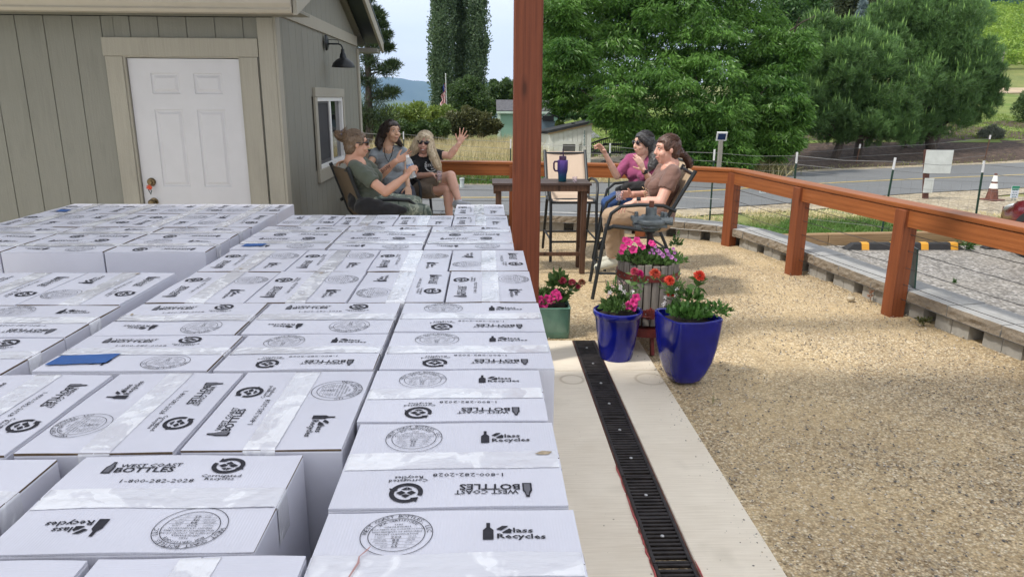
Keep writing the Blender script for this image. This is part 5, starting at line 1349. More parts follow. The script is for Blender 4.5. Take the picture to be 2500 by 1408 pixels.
    put_text(mb, 'Corrugated', (o2[0], o2[1]+.0315, z), Xn, Yn, .0105, .0001, 1.2); put_text(mb, 'Recycles', (o2[0], o2[1]+.040, z), Xn, Yn, .0105, .0001, 1.2)
    wx, wy = BL*.275, -.082
    put_text(mb, 'WEST COAST', (wx+.006, wy-.0095, z), Xn, Yn, .0140, .0002, 1.08, 'LEFT'); put_text(mb, 'BOTTLES', (wx+.010, wy+.004, z), Xn, Yn, .0200, .0004, 1.12, 'LEFT')
    put_text(mb, '1-800-282-2028', (wx-.012, wy+.037, z), Xn, Yn, .0140, 0, 1.22, 'LEFT')
    bt = [(.0, .014), (.014, .014), (.014, -.006), (.011, -.012), (.0095, -.022), (.0045, -.022), (.003, -.012), (.0, -.006)]
    # a bottle standing left of the words (seen turned round)
    polym(mb, bt, z, 0, (wx+.0125, wy-.001))
    polym(mb, [(p_[0]*.62+.0025, p_[1]*.8) for p_ in bt], z+.0002, 0, (wx+.0125, wy-.001), 1, 1)
    me = mb.build('tmp', [inkm, M('ink_grey', (.13, .13, .15), .8, spec=.1)]); d = me.data; bpy.data.objects.remove(me); return d
def flap_mesh(side, variant):
    r2 = random.Random(variant*7+side); nx, ny = 14, 6; vs = []; fs = []; mi = []
    y0, y1 = (.0012, BW/2-.0008) if side > 0 else (-BW/2+.0008, -.0012)
    lift = [r2.uniform(-.0007, .0007) for _ in range(4)]
    def zz(i, j):
        u = i/nx; v2 = j/ny; ctr = (1-v2) if side > 0 else v2
        return .0002+ctr*(lift[0]*(1-u)+lift[1]*u+lift[2]*math.sin(math.pi*u))*1.0
    for j in range(ny+1):
        for i in range(nx+1):
            x = -BL/2+.0006+(BL-.0012)*i/nx; y = y0+(y1-y0)*j/ny; vs.append((x, y, zz(i, j)))
    n = len(vs); vs += [(x, y, -.0032) for x, y, z in vs]
    for j in range(ny):
        for i in range(nx):
            a = j*(nx+1)+i; fs.append((a, a+1, a+nx+2, a+nx+1)); mi.append(0)
    def rim(idx, m_):
        for a, b2 in zip(idx[:-1], idx[1:]): fs.append((a, b2, b2+n, a+n)); mi.append(m_)
    rim(list(range(nx+1)), 1 if side > 0 else 0); rim([ny*(nx+1)+i for i in range(nx, -1, -1)], 0 if side > 0 else 1)
    rim([j*(nx+1) for j in range(ny, -1, -1)], 1); rim([j*(nx+1)+nx for j in range(ny+1)], 1)
    me = bpy.data.meshes.new('flap'); me.from_pydata(vs, [], fs); me.polygons.foreach_set('material_index', mi); me.update()
    me.materials.append(cm); me.materials.append(kraft); return me
def tape_mesh(variant):
    r2 = random.Random(variant*13+5); vs = []; fs = []; n = 60; off = r2.uniform(-.004, .004)
    prof = []
    for k in range(3): prof.append((-BL/2-.0012, -.06+.02*k*1.35))
    prof.append((-BL/2-.0008, -.002)); prof.append((-BL/2+.004, .0016))
    for k in range(1, n): prof.append((-BL/2+.004+(BL-.008)*k/n, .0016))
    prof += [(BL/2-.004, .0016), (BL/2+.0008, -.002)]
    for k in range(3): prof.append((BL/2+.0012, -.008-.024*k))
    ws = (-.025, -.0175, -.010, -.003, 0, .003, .010, .0175, .025)
    for x, z in prof:
        for w_ in ws:
            jj = r2.gauss(0, .00035)*(1 if abs(w_) < .02 else .3) if abs(x) < BL/2-.01 else 0
            if abs(w_) < .004 and abs(x) < BL/2-.01: jj -= .0003
            vs.append((x, w_+off+r2.gauss(0, .0002), z+jj))
    m_ = len(ws)
    for i in range(len(prof)-1):
        for k in range(m_-1): fs.append((i*m_+k, i*m_+k+1, (i+1)*m_+k+1, (i+1)*m_+k))
    me = bpy.data.meshes.new('tape'); me.from_pydata(vs, [], fs); me.update(); me.materials.append(tm)
    me.polygons.foreach_set('use_smooth', [True]*len(me.polygons)); return me
def carton_body():
    mb = MB(); mb.mm((-BL/2, -BW/2, -BH), (BL/2, BW/2, -.0034)); o = mb.build('body', cm, None, bevel=.0022, seg=2)
    bpy.context.view_layer.update(); dg = bpy.context.evaluated_depsgraph_get(); me = bpy.data.meshes.new_from_object(o.evaluated_get(dg)); bpy.data.objects.remove(o); me.name = 'body'; return me
PM = print_marks(); BM_ = carton_body(); FV = [(flap_mesh(1, k), flap_mesh(-1, k)) for k in range(4)]; TV = [tape_mesh(k) for k in range(4)]
def proto(k):
    e = empty('carton')
    pm = PM.copy(); r3 = random.Random(k*31+2); A_ = [r3.uniform(-1, 1) for _ in range(6)]
    def warp(x, y): return .0011*(A_[0]*math.sin(3.1*(x/BL+.5)*2+A_[3]*3)+A_[1]*math.cos(5*y/BW+A_[4]*2)+.7*A_[2]*math.sin(9*x/BL+7*y/BW+A_[5]*4))
    for me in (FV[k][0], FV[k][1], TV[k], pm):
        for v_ in me.vertices:
            if v_.co.z > -.0015: v_.co.z += warp(v_.co.x, v_.co.y)
    for n_, me in (('body', BM_), ('flap', FV[k][0]), ('flap', FV[k][1]), ('tape', TV[k]), ('printed_marks', pm)):
        o = bpy.data.objects.new(n_, me); COL.objects.link(o); o.parent = e
        if n_ == 'printed_marks': o.location = (0, 0, .0006)
    return e
PR = [proto(k) for k in range(4)]; used = [False]*4
low0 = None
def put_carton(x0, x1, y0, y1, rot, label, dz=0., tilt=0.):
    k = rnd.randrange(4)
    if used[k]: e = copy_tree(PR[k])
    else: e = PR[k]; used[k] = True
    cx, cy = (x0+x1)/2*U, (y0+y1)/2*U; w_, d_ = (x1-x0)*U-.003, (y1-y0)*U-.003
    if rot in (90, -90): sx, sy = d_/BL, w_/BW
    else: sx, sy = w_/BL, d_/BW
    e.location = (cx, cy, ZT+dz); e.rotation_euler = (R(rnd.uniform(-.25, .25)), R(rnd.uniform(-.25, .25)), R(rot+tilt)); e.scale = (sx, sy, 1)
    tag(e, label, 'carton', 'white bottle cartons stacked on the pallets')
    return e
G = []   # (x0,x1,y0,y1,rot,label)
A = 'white carton '
G += [(-.40, .22, 1.145, 1.60, 0, A+'nearest in the right hand column, red brown smear beside its round stamp'),
      (-.405, .21, 1.61, 2.10, 0, A+'second from the front in the right hand column, brown torn chip'),
      (-.42, .20, 2.108, 2.56, 0, A+'third from the front in the right hand column, slightly narrower'),
      (-.415, .262, 2.567, 3.012, 0, A+'fourth from the front in the right hand column, sticking out to the right'),
      (-.415, .262, 3.018, 3.485, 0, A+'fifth from the front in the right hand column, before the crosswise row'),
      (-1.04, -.43, 2.567, 2.998, 0, A+'left of the fourth carton of the right column, stamp half at the back'),
      (-1.08, -.43, 3.004, 3.485, 180, A+'left of the fifth carton of the right column, bottle logo at the back'),
      (-1.71, -1.055, 2.567, 2.985, 180, A+'with a large blue tape patch covering its glass logo'),
      (-1.715, -1.095, 2.992, 3.485, 180, A+'directly behind the one with the large blue tape patch'),
      (-1.15, -.53, 1.44, 1.90, 180, A+'with upright bottle logo, standing alone over a dark gap at front left'),
      (-1.86, -1.22, 1.43, 1.89, 180, A+'cut by the left edge beside the dark gap at front left'),
      (-.873, -.406, .77, 1.425, 90, A+'at the bottom edge of the photo with wrinkled tape, right of two'),
      (-1.36, -.887, .77, 1.42, 90, A+'at the bottom edge of the photo, left of two'),
      (-1.37, -.91, 1.915, 2.545, 90, A+'turned sideways, second from right in the sideways row behind the lone carton'),
      (-.90, -.425, 1.925, 2.552, -90, A+'turned sideways, touching the right hand column behind the lone carton'),
      (-1.85, -1.385, 1.91, 2.535, 90, A+'turned sideways, third from right in the row behind the lone carton'),
      (-2.33, -1.86, 1.91, 2.535, 90, A+'turned sideways at the far left of the row behind the lone carton')]
for i, (a, b_, r_) in enumerate(((-1.715, -1.222, -90), (-1.218, -.712, -90), (-.708, -.219, 90), (-.215, .255, -90))):
    nm = ('first', 'second', 'third', 'fourth')[i]
    G.append((a, b_, 3.495, 4.16, r_, A+nm+' from the left in the nearer crosswise row at mid stack'))
for i, (a, b_, r_) in enumerate(((-1.715, -1.205, -90), (-1.20, -.72, -90), (-.717, -.235, -90), (-.23, .25, 90))):
    nm = ('first', 'second', 'third', 'fourth')[i]
    G.append((a, b_, 4.165, 4.775, r_, A+nm+' from the left in the farther crosswise row at mid stack'))
for i, (a, b_) in enumerate(((-1.75, -1.10), (-1.09, -.445), (-.435, .19))):
    nm = ('leftmost, with a blue patch,', 'middle', 'rightmost')[i]
    G.append((a, b_, 4.815, 5.265, 180, A+nm+' of the nearer lengthwise row behind the crosswise rows'))
    nm = ('leftmost', 'middle', 'rightmost')[i]
    G.append((a, b_, 5.27, 5.72, 0, A+nm+' of the farther lengthwise row behind the crosswise rows'))
for i, (a, b_, r_) in enumerate(((-1.70, -1.24, 90), (-1.235, -.765, -90), (-.76, -.29, -90), (-.285, .18, -90))):
    nm = ('leftmost', 'second from left', 'second from right', 'rightmost')[i]
    G.append((a, b_, 5.73, 6.275, r_, A+nm+' of four in the last full row towards the railing'))
G.append((-.295, .165, 6.28, 6.94, -90, A+'standing alone at the far end beyond the last full row'))
# left rear pallet
for i in range(4):
    a = -1.85-.52*(i+1); b_ = a+.516; nm = ('nearest the corner', 'second from the corner', 'third from the corner', 'fourth from the corner')[i]
    G.append((a, b_, 6.36, 6.935, (90, 90, -90, -90)[i], A+nm+' in the rearmost row below the door'+(', with blue tape' if i == 3 else '')))
    G.append((a, b_, 5.67, 6.35, (90, -90, 90, -90)[i], A+nm+' in the second row below the door'))
for i in range(3):
    a = -1.865-.67*(i+1); b_ = a+.665; nm = ('right', 'middle', 'left')[i]
    G.append((a, b_, 5.195, 5.66, 0, A+nm+' one of the third row from the door wall'))
    G.append((a, b_, 4.725, 5.19, (0, 180, 0)[i], A+nm+' one in front row of the rear left pallet, blank face showing'))
# left middle pallet
for i in range(3):
    a = -1.815-.508*(i+1); b_ = a+.505; nm = ('rightmost', 'second from right', 'third from right')[i]
    G.append((a, b_, 3.465, 4.14, 90, A+nm+' in the crosswise row of the left pallet by the gap'))
for i in range(2):
    a = -1.80-.65*(i+1); b_ = a+.645; nm = ('right', 'left')[i]
    G.append((a, b_, 2.97, 3.46, 0, A+nm+' one in the second row of the left pallet beside the long gap'))
    G.append((a+.005, b_+.005, 2.52, 2.962, 180, A+nm+' one in the nearest row of the left pallet beside the long gap'))
    G.append((a+.005, b_+.005, 2.56-.45, 2.515, 0, A+nm+' carton low at the left edge of the photo next to the long gap')) if False else None
G = [g for g in G if g]
blue_at = {}
EG = [(put_carton(*g), g) for g in G]
for e, g in EG:
    if 'with a large blue' in g[5] or 'leftmost, with a blue patch' in g[5] or 'with blue tape' in g[5]:
        mb = MB(); big = 'with a large' in g[5]
        w_, h_ = (.115, .062) if big else (.075, .05)
        n = 10; vs = []
        for j in range(2):
            for i in range(n+1):
                edge = rnd.uniform(-.002, .002) if j else 0
                vs.append((-w_/2+w_*i/n+(.012 if j else 0), (-h_/2 if not j else h_/2)+edge+rnd.uniform(-.001, .001), .0))
        mb.add(vs, [(i, i+1, n+2+i, n+1+i) for i in range(n)])
        pos = (.085, -.055) if 'fourth' in g[5] else (.095, .055)
        for q in range(2):
            o = mb.build('blue_tape', btape) if q == 0 else None
            if o: o.parent = e; o.location = (pos[0], pos[1], .0034); o.rotation_euler = (0, 0, .12)
# torn chip and smear on the nearest column
mb = MB(); ks = [(0, 0), (.012, .009), (.028, .006), (.022, -.003), (.010, -.004)]; mb.add([(a, b_, 0) for a, b_ in ks], [tuple(range(5))])
o = mb.build('torn_patch', M('torn_kraft', (.36, .29, .2), .9, var=.4, scale=90)); o.location = (.075, 1.855*U+.012, ZT+.0042)
ch_ = [c for c in COL.objects if c.get('label', '').startswith(A+'second from the front')][0]
bpy.context.view_layer.update(); o.parent = ch_; o.matrix_parent_inverse = ch_.matrix_basis.inverted()
mb = MB(); pts = [(-.186, .66, 0), (-.182, .675, 0), (-.176, .70, 0), (-.177, .712, 0), (-.17, .724, 0), (-.166, .733, 0)]; ws = (.0006, .0012, .0016, .0008, .0014, .0005)
vs = []
for (x, y, z), w_ in zip(pts, ws): vs += [(x-w_, y, 0), (x+w_, y, 0)]
mb.add([(a+.02, b_, c_) for a, b_, c_ in vs], [(2*i, 2*i+1, 2*i+3, 2*i+2) for i in range(5)])
o = mb.build('red_smear', M('red_brown_stain', (.42, .25, .24), .8)); ch_ = [c for c in COL.objects if c.get('label', '').startswith(A+'nearest in the right')][0]
o.location = (0, .055, ZT+.0043); o.parent = ch_; o.matrix_parent_inverse = ch_.matrix_basis.inverted()
tk_ = bpy.data.materials['torn_kraft']
for e, g in rnd.sample(EG[1:], 14):
    n = 9; mb = MB(); r4 = [rnd.uniform(.4, 1) for _ in range(n)]
    mb.add([(math.cos(6.283*k/n)*.011*r4[k], math.sin(6.283*k/n)*.006*r4[k], 0) for k in range(n)], [tuple(range(n))])
    o = mb.build('torn_patch', tk_); o.parent = e; o.location = (rnd.choice((-1, 1))*(BL/2-rnd.uniform(.008, .03)), rnd.uniform(-.03, .03), .0036); o.rotation_euler = (0, 0, rnd.uniform(0, 3))
# lower layers: plain closed cartons under the visible ones, and pallets below
low = None
for g in G:
    for lay in (1, 2):
        if low is None:
            low = empty('carton'); o = bpy.data.objects.new('body', BM_); COL.objects.link(o); o.parent = low; e = low
        else: e = copy_tree(low)
        e.location = ((g[0]+g[1])/2*U, (g[2]+g[3])/2*U, ZT-lay*(BH+.001)); w_, d_ = (g[1]-g[0])*U-.004, (g[3]-g[2])*U-.004
        e.rotation_euler = (0, 0, R(g[4])); e.scale = (d_/BL, w_/BW, 1) if abs(g[4]) == 90 else (w_/BL, d_/BW, 1)
        tag(e, 'white bottle carton in the lower layers, hidden beneath the top layer of the stack', 'carton', 'cartons hidden in the lower layers')
pw = wood('pallet_wood', (.28, .2, .12), (.5, .38, .25), .85)
def pallet(x0, x1, y0, y1, lab):
    x0, x1, y0, y1 = x0*U, x1*U, y0*U, y1*U; e = empty('pallet', ((x0+x1)/2, (y0+y1)/2, 0), 'wooden pallet under the '+lab, 'pallet', 'pallets under the cartons')
    n = 8; mb = MB()
    for k in range(n):
        w_ = (y1-y0)/n; mb.mm((x0, y0+w_*k+.01, .112), (x1, y0+w_*(k+1)-.01, .134))
    for k in (0, 3, 7): mb.mm((x0, y0+(y1-y0)/n*k+.01, .004), (x1, y0+(y1-y0)/n*(k+1)-.01, .02))
    mb.build('deck_board', pw, e)
    for x in (x0, (x0+x1)/2-.02, x1-.04):
        mb = MB(); mb.mm((x, y0+.01, .021), (x+.04, y1-.01, .111)); mb.build('stringer', pw, e)
pallet(-1.70, .25, 2.57, 4.77, 'middle stack of cartons'); pallet(-2.3, .2, .8, 2.55, 'nearest stack of cartons'); pallet(-1.73, .18, 4.82, 6.9, 'far right stack of cartons')
pallet(-3.9, -1.87, 4.73, 6.93, 'rear left stack of cartons'); pallet(-3.1, -1.82, 2.53, 4.13, 'left stack of cartons')
# ================================================================== POTS, FLOWERS, WINE PRESS
glz = M('cobalt_glaze', (.005, .009, .17), .14, var=.35, scale=5, coat=.25, spec=.35, bmp=.06, bscale=7); ggl = M('celadon_glaze', (.09, .19, .14), .25, var=.25, scale=8, coat=.5, stretch=(2, 2, .6), bmp=.05, bscale=12)
soil = M('potting_soil', (.035, .025, .018), .95, bmp=.8, bscale=60, bd=.01)
fol = leafmat('petunia_leaf', (.045, .11, .025), (.16, .27, .08), .25, .5); folp = leafmat('parsley_leaf', (.04, .12, .02), (.13, .28, .06), .2, .45)
pink = leafmat('magenta_petal', (.55, .01, .16), (.85, .05, .32), .3, .5); zin = leafmat('coral_petal', (.70, .06, .03), (.90, .16, .10), .2, .5); znk = leafmat('rose_petal', (.45, .04, .10), (.75, .14, .22), .2, .5)
wpt = leafmat('white_petal', (.75, .72, .72), (.85, .82, .83), .3, .5); pur = leafmat('purple_petal', (.22, .05, .22), (.45, .18, .42), .2, .5); yel2 = M('yellow_centre', (.75, .45, .05), .7); stm = M('green_stem', (.08, .16, .04), .6)
dryp = leafmat('faded_petal', (.30, .10, .06), (.5, .22, .12), .1, .7)
def petunia(mb_list, c, nrm_, r, m):
    """five lobed trumpet"""
    nrm_ = Vector(nrm_).normalized(); q = nrm_.to_track_quat('Z', 'Y').to_matrix(); n = 30; vs = []; fs = []
    a0 = rnd.random()*6
    for ring, (rr, zz) in enumerate(((.08, -.35), (.3, -.1), (.75, .06), (1.0, .0))):
        for k in range(n):
            a = 2*math.pi*k/n; lob = 1-.22*abs(math.cos(2.5*a+a0))**3*(ring > 1)
            vs.append(Vector(c)+q @ Vector((r*rr*lob*math.cos(a), r*rr*lob*math.sin(a), r*(zz+.09*math.sin(5*a+a0*2)*(ring == 3)))))
    for i in range(3):
        for k in range(n): fs.append((i*n+k, i*n+(k+1) % n, (i+1)*n+(k+1) % n, (i+1)*n+k))
    mb_list.add(vs, fs)
def zinnia(e, c, nrm_, r, m, centre=True, name='flower'):
    nrm_ = Vector(nrm_).normalized(); q = np.array(nrm_.to_track_quat('Z', 'Y').to_matrix()); P = []; Dd = []; L = []
    for ring in range(6):
        n = 20-ring*2; el = .05+ring*.24
        for k in range(n):
            a = 2*math.pi*(k+.5*ring)/n+rnd.uniform(-.06, .06); d = np.array((math.cos(a)*math.cos(el), math.sin(a)*math.cos(el), math.sin(el)))
            P.append(np.array(c)+q @ (d*r*.16+np.array((0, 0, r*.10*ring)))); Dd.append(q @ d); L.append(r*(.95-.11*ring))
    V, F = leaves(np.array(P), np.array(Dd), np.array(L), r*.5, .12); o = np_mesh(name, V, F, m, e)
    if centre:
        mb = MB(); mb.ball(Vector(c)+nrm_*r*.62, r*.16, 8); mb.build('flower_centre', yel2, o, smooth=True)
def stemleaf(e, pts, m, leafL=.05, n=3, r=.0022):
    mb = MB(); pts = [Vector(p) for p in pts]; mb.tube(pts, r, 6); P = []; Dd = []
    for k in range(n):
        u = (k+.6)/n*(len(pts)-1); i = min(int(u), len(pts)-2); p = pts[i].lerp(pts[i+1], u-i); a = rnd.random()*6.28
        for s_ in (0, math.pi): P.append(np.array(p)); Dd.append(np.array((math.cos(a+s_), math.sin(a+s_), .25)))
    mb.build('stem', stm, e, smooth=True); V, F = leaves(np.array(P), np.array(Dd), leafL, leafL*.5, .1); np_mesh('leaves', V, F, m, e)
def leafmass(name, c, r, n, L, Wd, m, e, up=.5):
    P, Nn = ell_pts(c, r, n, .8, .5); V, F = leaves(P, Nn*.7+sph(n)*.6+np.array((0, 0, up)), NR.uniform(L*.7, L*1.3, n), NR.uniform(Wd*.7, Wd*1.3, n), .1); return np_mesh(name, V, F, m, e)
# round blue pot
RC = Vector((.825, 4.30, 0))
e = empty('blue_pot', RC, 'round glossy cobalt blue pot with rolled rim on the end of the concrete', 'flower pot')
mb = MB(); mb.lathe([(.0001, .004), (.085, .004), (.098, .0), (.104, .012), (.118, .10), (.133, .20), (.143, .275), (.150, .285), (.158, .30), (.155, .317), (.146, .322), (.138, .315), (.134, .28), (.0001, .28)], RC, 48)
mb.build('body', glz, e, smooth=True); mb = MB(); mb.lathe([(.0001, .292), (.136, .284)], RC, 30); mb.build('soil', soil, e)
def flower_plant(name, c, label): return empty(name, c, label, 'flowers')
f = flower_plant('flower_bed', RC+Vector((0, 0, .28)), 'white and magenta flowers with a pink and rose zinnia in the round blue pot')
leafmass('leaves', RC+Vector((0, .01, .33)), (.10, .09, .05), 330, .045, .024, fol, f); leafmass('leaves', RC+Vector((-.02, .03, .42)), (.05, .045, .09), 150, .035, .012, fol, f, .8)
mb = MB()
for x, y in ((1547, 738), (1535, 745), (1553, 727), (1545, 750)): petunia(mb, at(x, y, 4.24), (rnd.uniform(-.3, .4), -1, .35), .030, pink)
mb.build('petunias', pink, f, smooth=True)
P = [np.array(at(x, y, 4.26)) for x, y in ((1516, 703), (1543, 711), (1524, 712), (1519, 742), (1521, 752), (1489, 712), (1515, 700))]; PP = []; DD = []
for p in P:
    for k in range(5): a = k*1.256; PP.append(p); DD.append((math.cos(a), -.35, math.sin(a)))
V, F = leaves(np.array(PP), np.array(DD), .019, .014); np_mesh('white_flowers', V, F, wpt, f)
PP = []; DD = []
for x, y in ((1512, 690), (1498, 700), (1486, 716), (1483, 722), (1522, 688)):
    for k in range(6): PP.append(np.array(at(x, y, 4.27))+NR.normal(size=3)*.004); DD.append(sph(1)[0])
V, F = leaves(np.array(PP), np.array(DD), .018, .011); np_mesh('faded_flowers', V, F, leafmat('pale_pink_petal', (.6, .35, .35), (.8, .6, .6), .3), f)
b0 = RC+Vector((.03, .02, .3))
for (x, y, r, m_) in ((1549, 663, .028, znk), (1562, 668, .026, pink)):
    p = at(x, y, 4.27); stemleaf(f, [b0, b0.lerp(p, .5)+Vector((.012, 0, .02)), p], fol, .055, 4); zinnia(f, p, (rnd.uniform(-.2, .3), -.7, .8), r, m_, True)
for x, y in ((1570, 690), (1562, 703), (1556, 715)):
    p = at(x, y, 4.27); V, F = leaves(np.array([p]*4), sph(4), .05, .022); np_mesh('leaves', V, F, fol, f)
# square tapering blue pot
SC = Vector((1.165, 3.93, 0)); e = empty('blue_pot', SC, 'tall square glossy cobalt blue pot with tapering sides, standing on the gravel edge', 'flower pot')
RT = Matrix.Rotation(R(14), 3, 'Z')
def sqring(h, r, dz=0, pw=5.0, n=64, dip=0):
    out = []
    for k in range(n):
        a = 2*math.pi*k/n; c_, s_ = math.cos(a), math.sin(a); q = (abs(c_)**pw+abs(s_)**pw)**(-1/pw)
        v_ = RT @ Vector((r*q*c_, r*q*s_, 0)); out.append(SC+v_+Vector((0, 0, h+dip*abs(math.sin(2*a))**2)))
    return out
prof = [(.0, .076, 3.2), (.012, .090, 3.2), (.06, .112, 3.6), (.13, .132, 4.2), (.22, .146, 5), (.33, .154, 6), (.388, .156, 7)]
mb = MB(); rings = [sqring(h, r, 0, pw, dip=(.008 if i == 6 else 0)) for i, (h, r, pw) in enumerate(prof)]
rings += [sqring(.395, .150, 0, 7, dip=.008), sqring(.390, .139, 0, 7, dip=.008), sqring(.345, .133, 0, 8)]
for a, b_ in zip(rings[:-1], rings[1:]): mb.add(a+b_, [(k, (k+1) % 64, 64+(k+1) % 64, 64+k) for k in range(64)])
mb.add(rings[0], [tuple(range(64))]); mb.build('body', glz, e, smooth=True)
mb = MB(); mb.add(sqring(.355, .134, 0, 8), [tuple(range(64))]); mb.build('soil', soil, e)
f = flower_plant('flower_bed', SC+Vector((0, 0, .36)), 'parsley and coral red zinnias growing in the tall square blue pot')
leafmass('parsley', SC+Vector((0, 0, .40)), (.11, .11, .045), 340, .05, .022, folp, f, .7); leafmass('parsley', SC+Vector((.16, .02, .41)), (.09, .06, .045), 200, .035, .016, folp, f, .3)
leafmass('parsley', SC+Vector((.03, .04, .48)), (.05, .04, .06), 80, .04, .02, folp, f, .7); leafmass('leaves', SC+Vector((-.06, .08, .50)), (.045, .04, .11), 130, .035, .010, fol, f, .8)
b0 = SC+Vector((0, .02, .38))
for (x, y, r, Dp_) in ((1599, 669, .036, 4.05), (1634, 686, .034, 4.0), (1637, 716, .030, 4.02), (1707, 674, .036, 3.93)):
    p = at(x, y, Dp_); pts = [b0, b0.lerp(p, .5)+Vector((0, 0, .0)), p]; stemleaf(f, pts, fol, .06, 4, .003); zinnia(f, p, (.1, -.6, .85), r, zin if x != 1599 else leafmat('orange_rose_petal', (.55, .07, .05), (.75, .22, .12), .2), False)
p = at(1702, 700, 3.93); V, F = leaves(np.array([p]*7), np.concatenate([sph(5)*.8+np.array((0, -.3, .3)), [(.8, -.2, -.6), (-.7, -.2, .1)]]), .075, .035, .15); np_mesh('leaves', V, F, fol, f)
P = [np.array(at(x, y, 3.98)) for x, y in ((1622, 737), (1624, 725), (1650, 720), (1618, 744), (1652, 705))]; PP = []; DD = []
for p in P:
    for k in range(5): a = k*1.256; PP.append(p); DD.append((math.cos(a), -.35, math.sin(a)))
V, F = leaves(np.array(PP), np.array(DD), .016, .011); np_mesh('white_flowers', V, F, wpt, f)
# green planter half hidden by the cartons
GC = Vector((.43, 4.86, 0)); e = empty('green_pot', GC, 'square pale green glazed planter beside the timber post, half hidden by the cartons', 'flower pot')
SC2, SC_, = SC, GC
mb = MB(); x0, x1, y0, y1 = .27, .575, 4.70, 5.0
def rr(x0, x1, y0, y1, z, r=.025): 
    out = []
    for cx, cy, a0 in ((x1-r, y1-r, 0), (x0+r, y1-r, 90), (x0+r, y0+r, 180), (x1-r, y0+r, 270)):
        for k in range(5): a = R(a0+22.5*k); out.append(Vector((cx+r*math.cos(a), cy+r*math.sin(a), z)))
    return out
rg = [rr(x0+.006, x1-.006, y0+.006, y1-.006, -.01), rr(x0, x1, y0, y1, .03), rr(x0-.002, x1+.002, y0-.002, y1+.002, .195), rr(x0-.004, x1+.004, y0-.004, y1+.004, .205), rr(x0+.01, x1-.01, y0+.01, y1-.01, .21), rr(x0+.02, x1-.02, y0+.02, y1-.02, .17)]
for a, b_ in zip(rg[:-1], rg[1:]): mb.add(a+b_, [(k, (k+1) % 20, 20+(k+1) % 20, 20+k) for k in range(20)])
mb.add(rg[0], [tuple(range(20))]); mb.build('body', ggl, e, smooth=True); mb = MB(); mb.mm((x0+.018, y0+.018, .1), (x1-.018, y1-.018, .185)); mb.build('soil', soil, e)
f = flower_plant('flower_bed', GC+Vector((0, 0, .18)), 'magenta petunias and tall rose zinnias growing in the green planter')
leafmass('leaves', GC+Vector((0, 0, .23)), (.13, .12, .05), 420, .05, .026, fol, f); leafmass('leaves', GC+Vector((.07, 0, .33)), (.055, .045, .09), 130, .055, .028, fol, f, .7)
mb = MB()
for x, y, r in ((1318, 752, .034), (1330, 741, .034), (1336, 728, .03), (1352, 722, .034), (1362, 724, .032), (1347, 733, .03), (1310, 740, .03), (1325, 755, .033), (1318, 730, .028), (1357, 715, .03), (1300, 752, .03)): petunia(mb, at(x, y, 4.74), (rnd.uniform(-.4, .4), -1, rnd.uniform(.1, .7)), r, pink)
mb.build('petunias', pink, f, smooth=True)
for (x, y, r, m_) in ((1373, 686, .031, znk), (1397, 690, .03, znk), (1420, 690, .029, dryp), (1411, 700, .022, znk)):
    p = at(x, y, 4.82); b0 = GC+Vector((.06, -.02, .22)); stemleaf(f, [b0, b0.lerp(p, .5), p], fol, .065, 5, .003); zinnia(f, p, (rnd.uniform(-.3, .3), -.5, .9), r, m_, True)
# wine press planter
PC = Vector((1.075, 4.62, 0)); oak = wood('weathered_oak', (.10, .09, .08), (.30, .27, .24), .85, ax=2, sc=1.3, bmp=.7); prd = M('press_red_iron', (.14, .022, .018), .55, .3, .35, 12, .4, 50); cst = M('gray_cast_iron', (.13, .15, .16), .5, .5, .3, 14, .4, 60)
e = empty('wine_press', PC, 'old basket wine press of gray weathered staves reused as a planter', 'wine press')
RB = .190; ZB, ZTp = .165, .572
for k in range(24):
    a = 2*math.pi*k/24+.06; hh = ZTp-ZB+rnd.uniform(-.012, .008)
    mb = MB(); mb.box((0, 0, 0), (.022, .044, hh)); o = mb.build('stave', oak, e, origin=(0, 0, 0), bevel=.005); o.location = Vector((RB*math.cos(a), RB*math.sin(a), ZB+hh/2)); o.rotation_euler = (rnd.uniform(-.01, .01), 0, a+rnd.uniform(-.03, .03))
for z in (.485, .255):
    mb = MB(); mb.lathe([(RB+.014, z-.022), (RB+.020, z-.022), (RB+.020, z+.022), (RB+.014, z+.022), (RB+.014, z-.022)], PC, 48); mb.build('hoop', prd, e)
    mb = MB()
    for k in range(24):
        a = 2*math.pi*k/24+.06
        for s_ in (-.008,): mb.ball(PC+Vector(((RB+.021)*math.cos(a+s_), (RB+.021)*math.sin(a+s_), z+.004*(-1)**k)), .006, 8)
    mb.build('rivets', cst, e, smooth=True)
mb = MB(); mb.box(PC+Vector((-.02, -RB-.03, .255)), (.05, .03, .06)); mb.tube([PC+Vector((-.02, -RB-.04, .23)), PC+Vector((-.02, -RB-.04, .30))], .008, 8); mb.tube([PC+Vector((-.14, -RB-.02, .237)), PC+Vector((-.02, -RB-.05, .243))], .006, 6); mb.build('latch', prd, e)
mb = MB(); mb.lathe([(.0001, .15), (.26, .15), (.262, .12), (.255, .115), (.0001, .115)], PC, 40); mb.lathe([(.26, .165), (.268, .165), (.268, .11), (.26, .11)], PC, 40); mb.build('base_pan', prd, e)
for k in range(3):
    a = R((-62, 58, 178)[k]-28); d = Vector((math.cos(a), math.sin(a), 0)); mb = MB(); mb.beam(PC+d*.20+Vector((0, 0, .13)), PC+d*.26+Vector((0, 0, -.012)), .02, .045, d); mb.build('leg', prd, e)
mb = MB(); n = 60
mb.tube([PC+Vector((0, 0, .2)), PC+Vector((0, 0, .90))], .0165, 14)
for k in range(36): mb.tube([PC+Vector((0, 0, .56+.0085*k)), PC+Vector((0, 0, .5625+.0085*k))], .0205, 14)
mb.build('screw', M('rusty_screw', (.05, .035, .03), .7, .5, .4, 40), e, smooth=False)
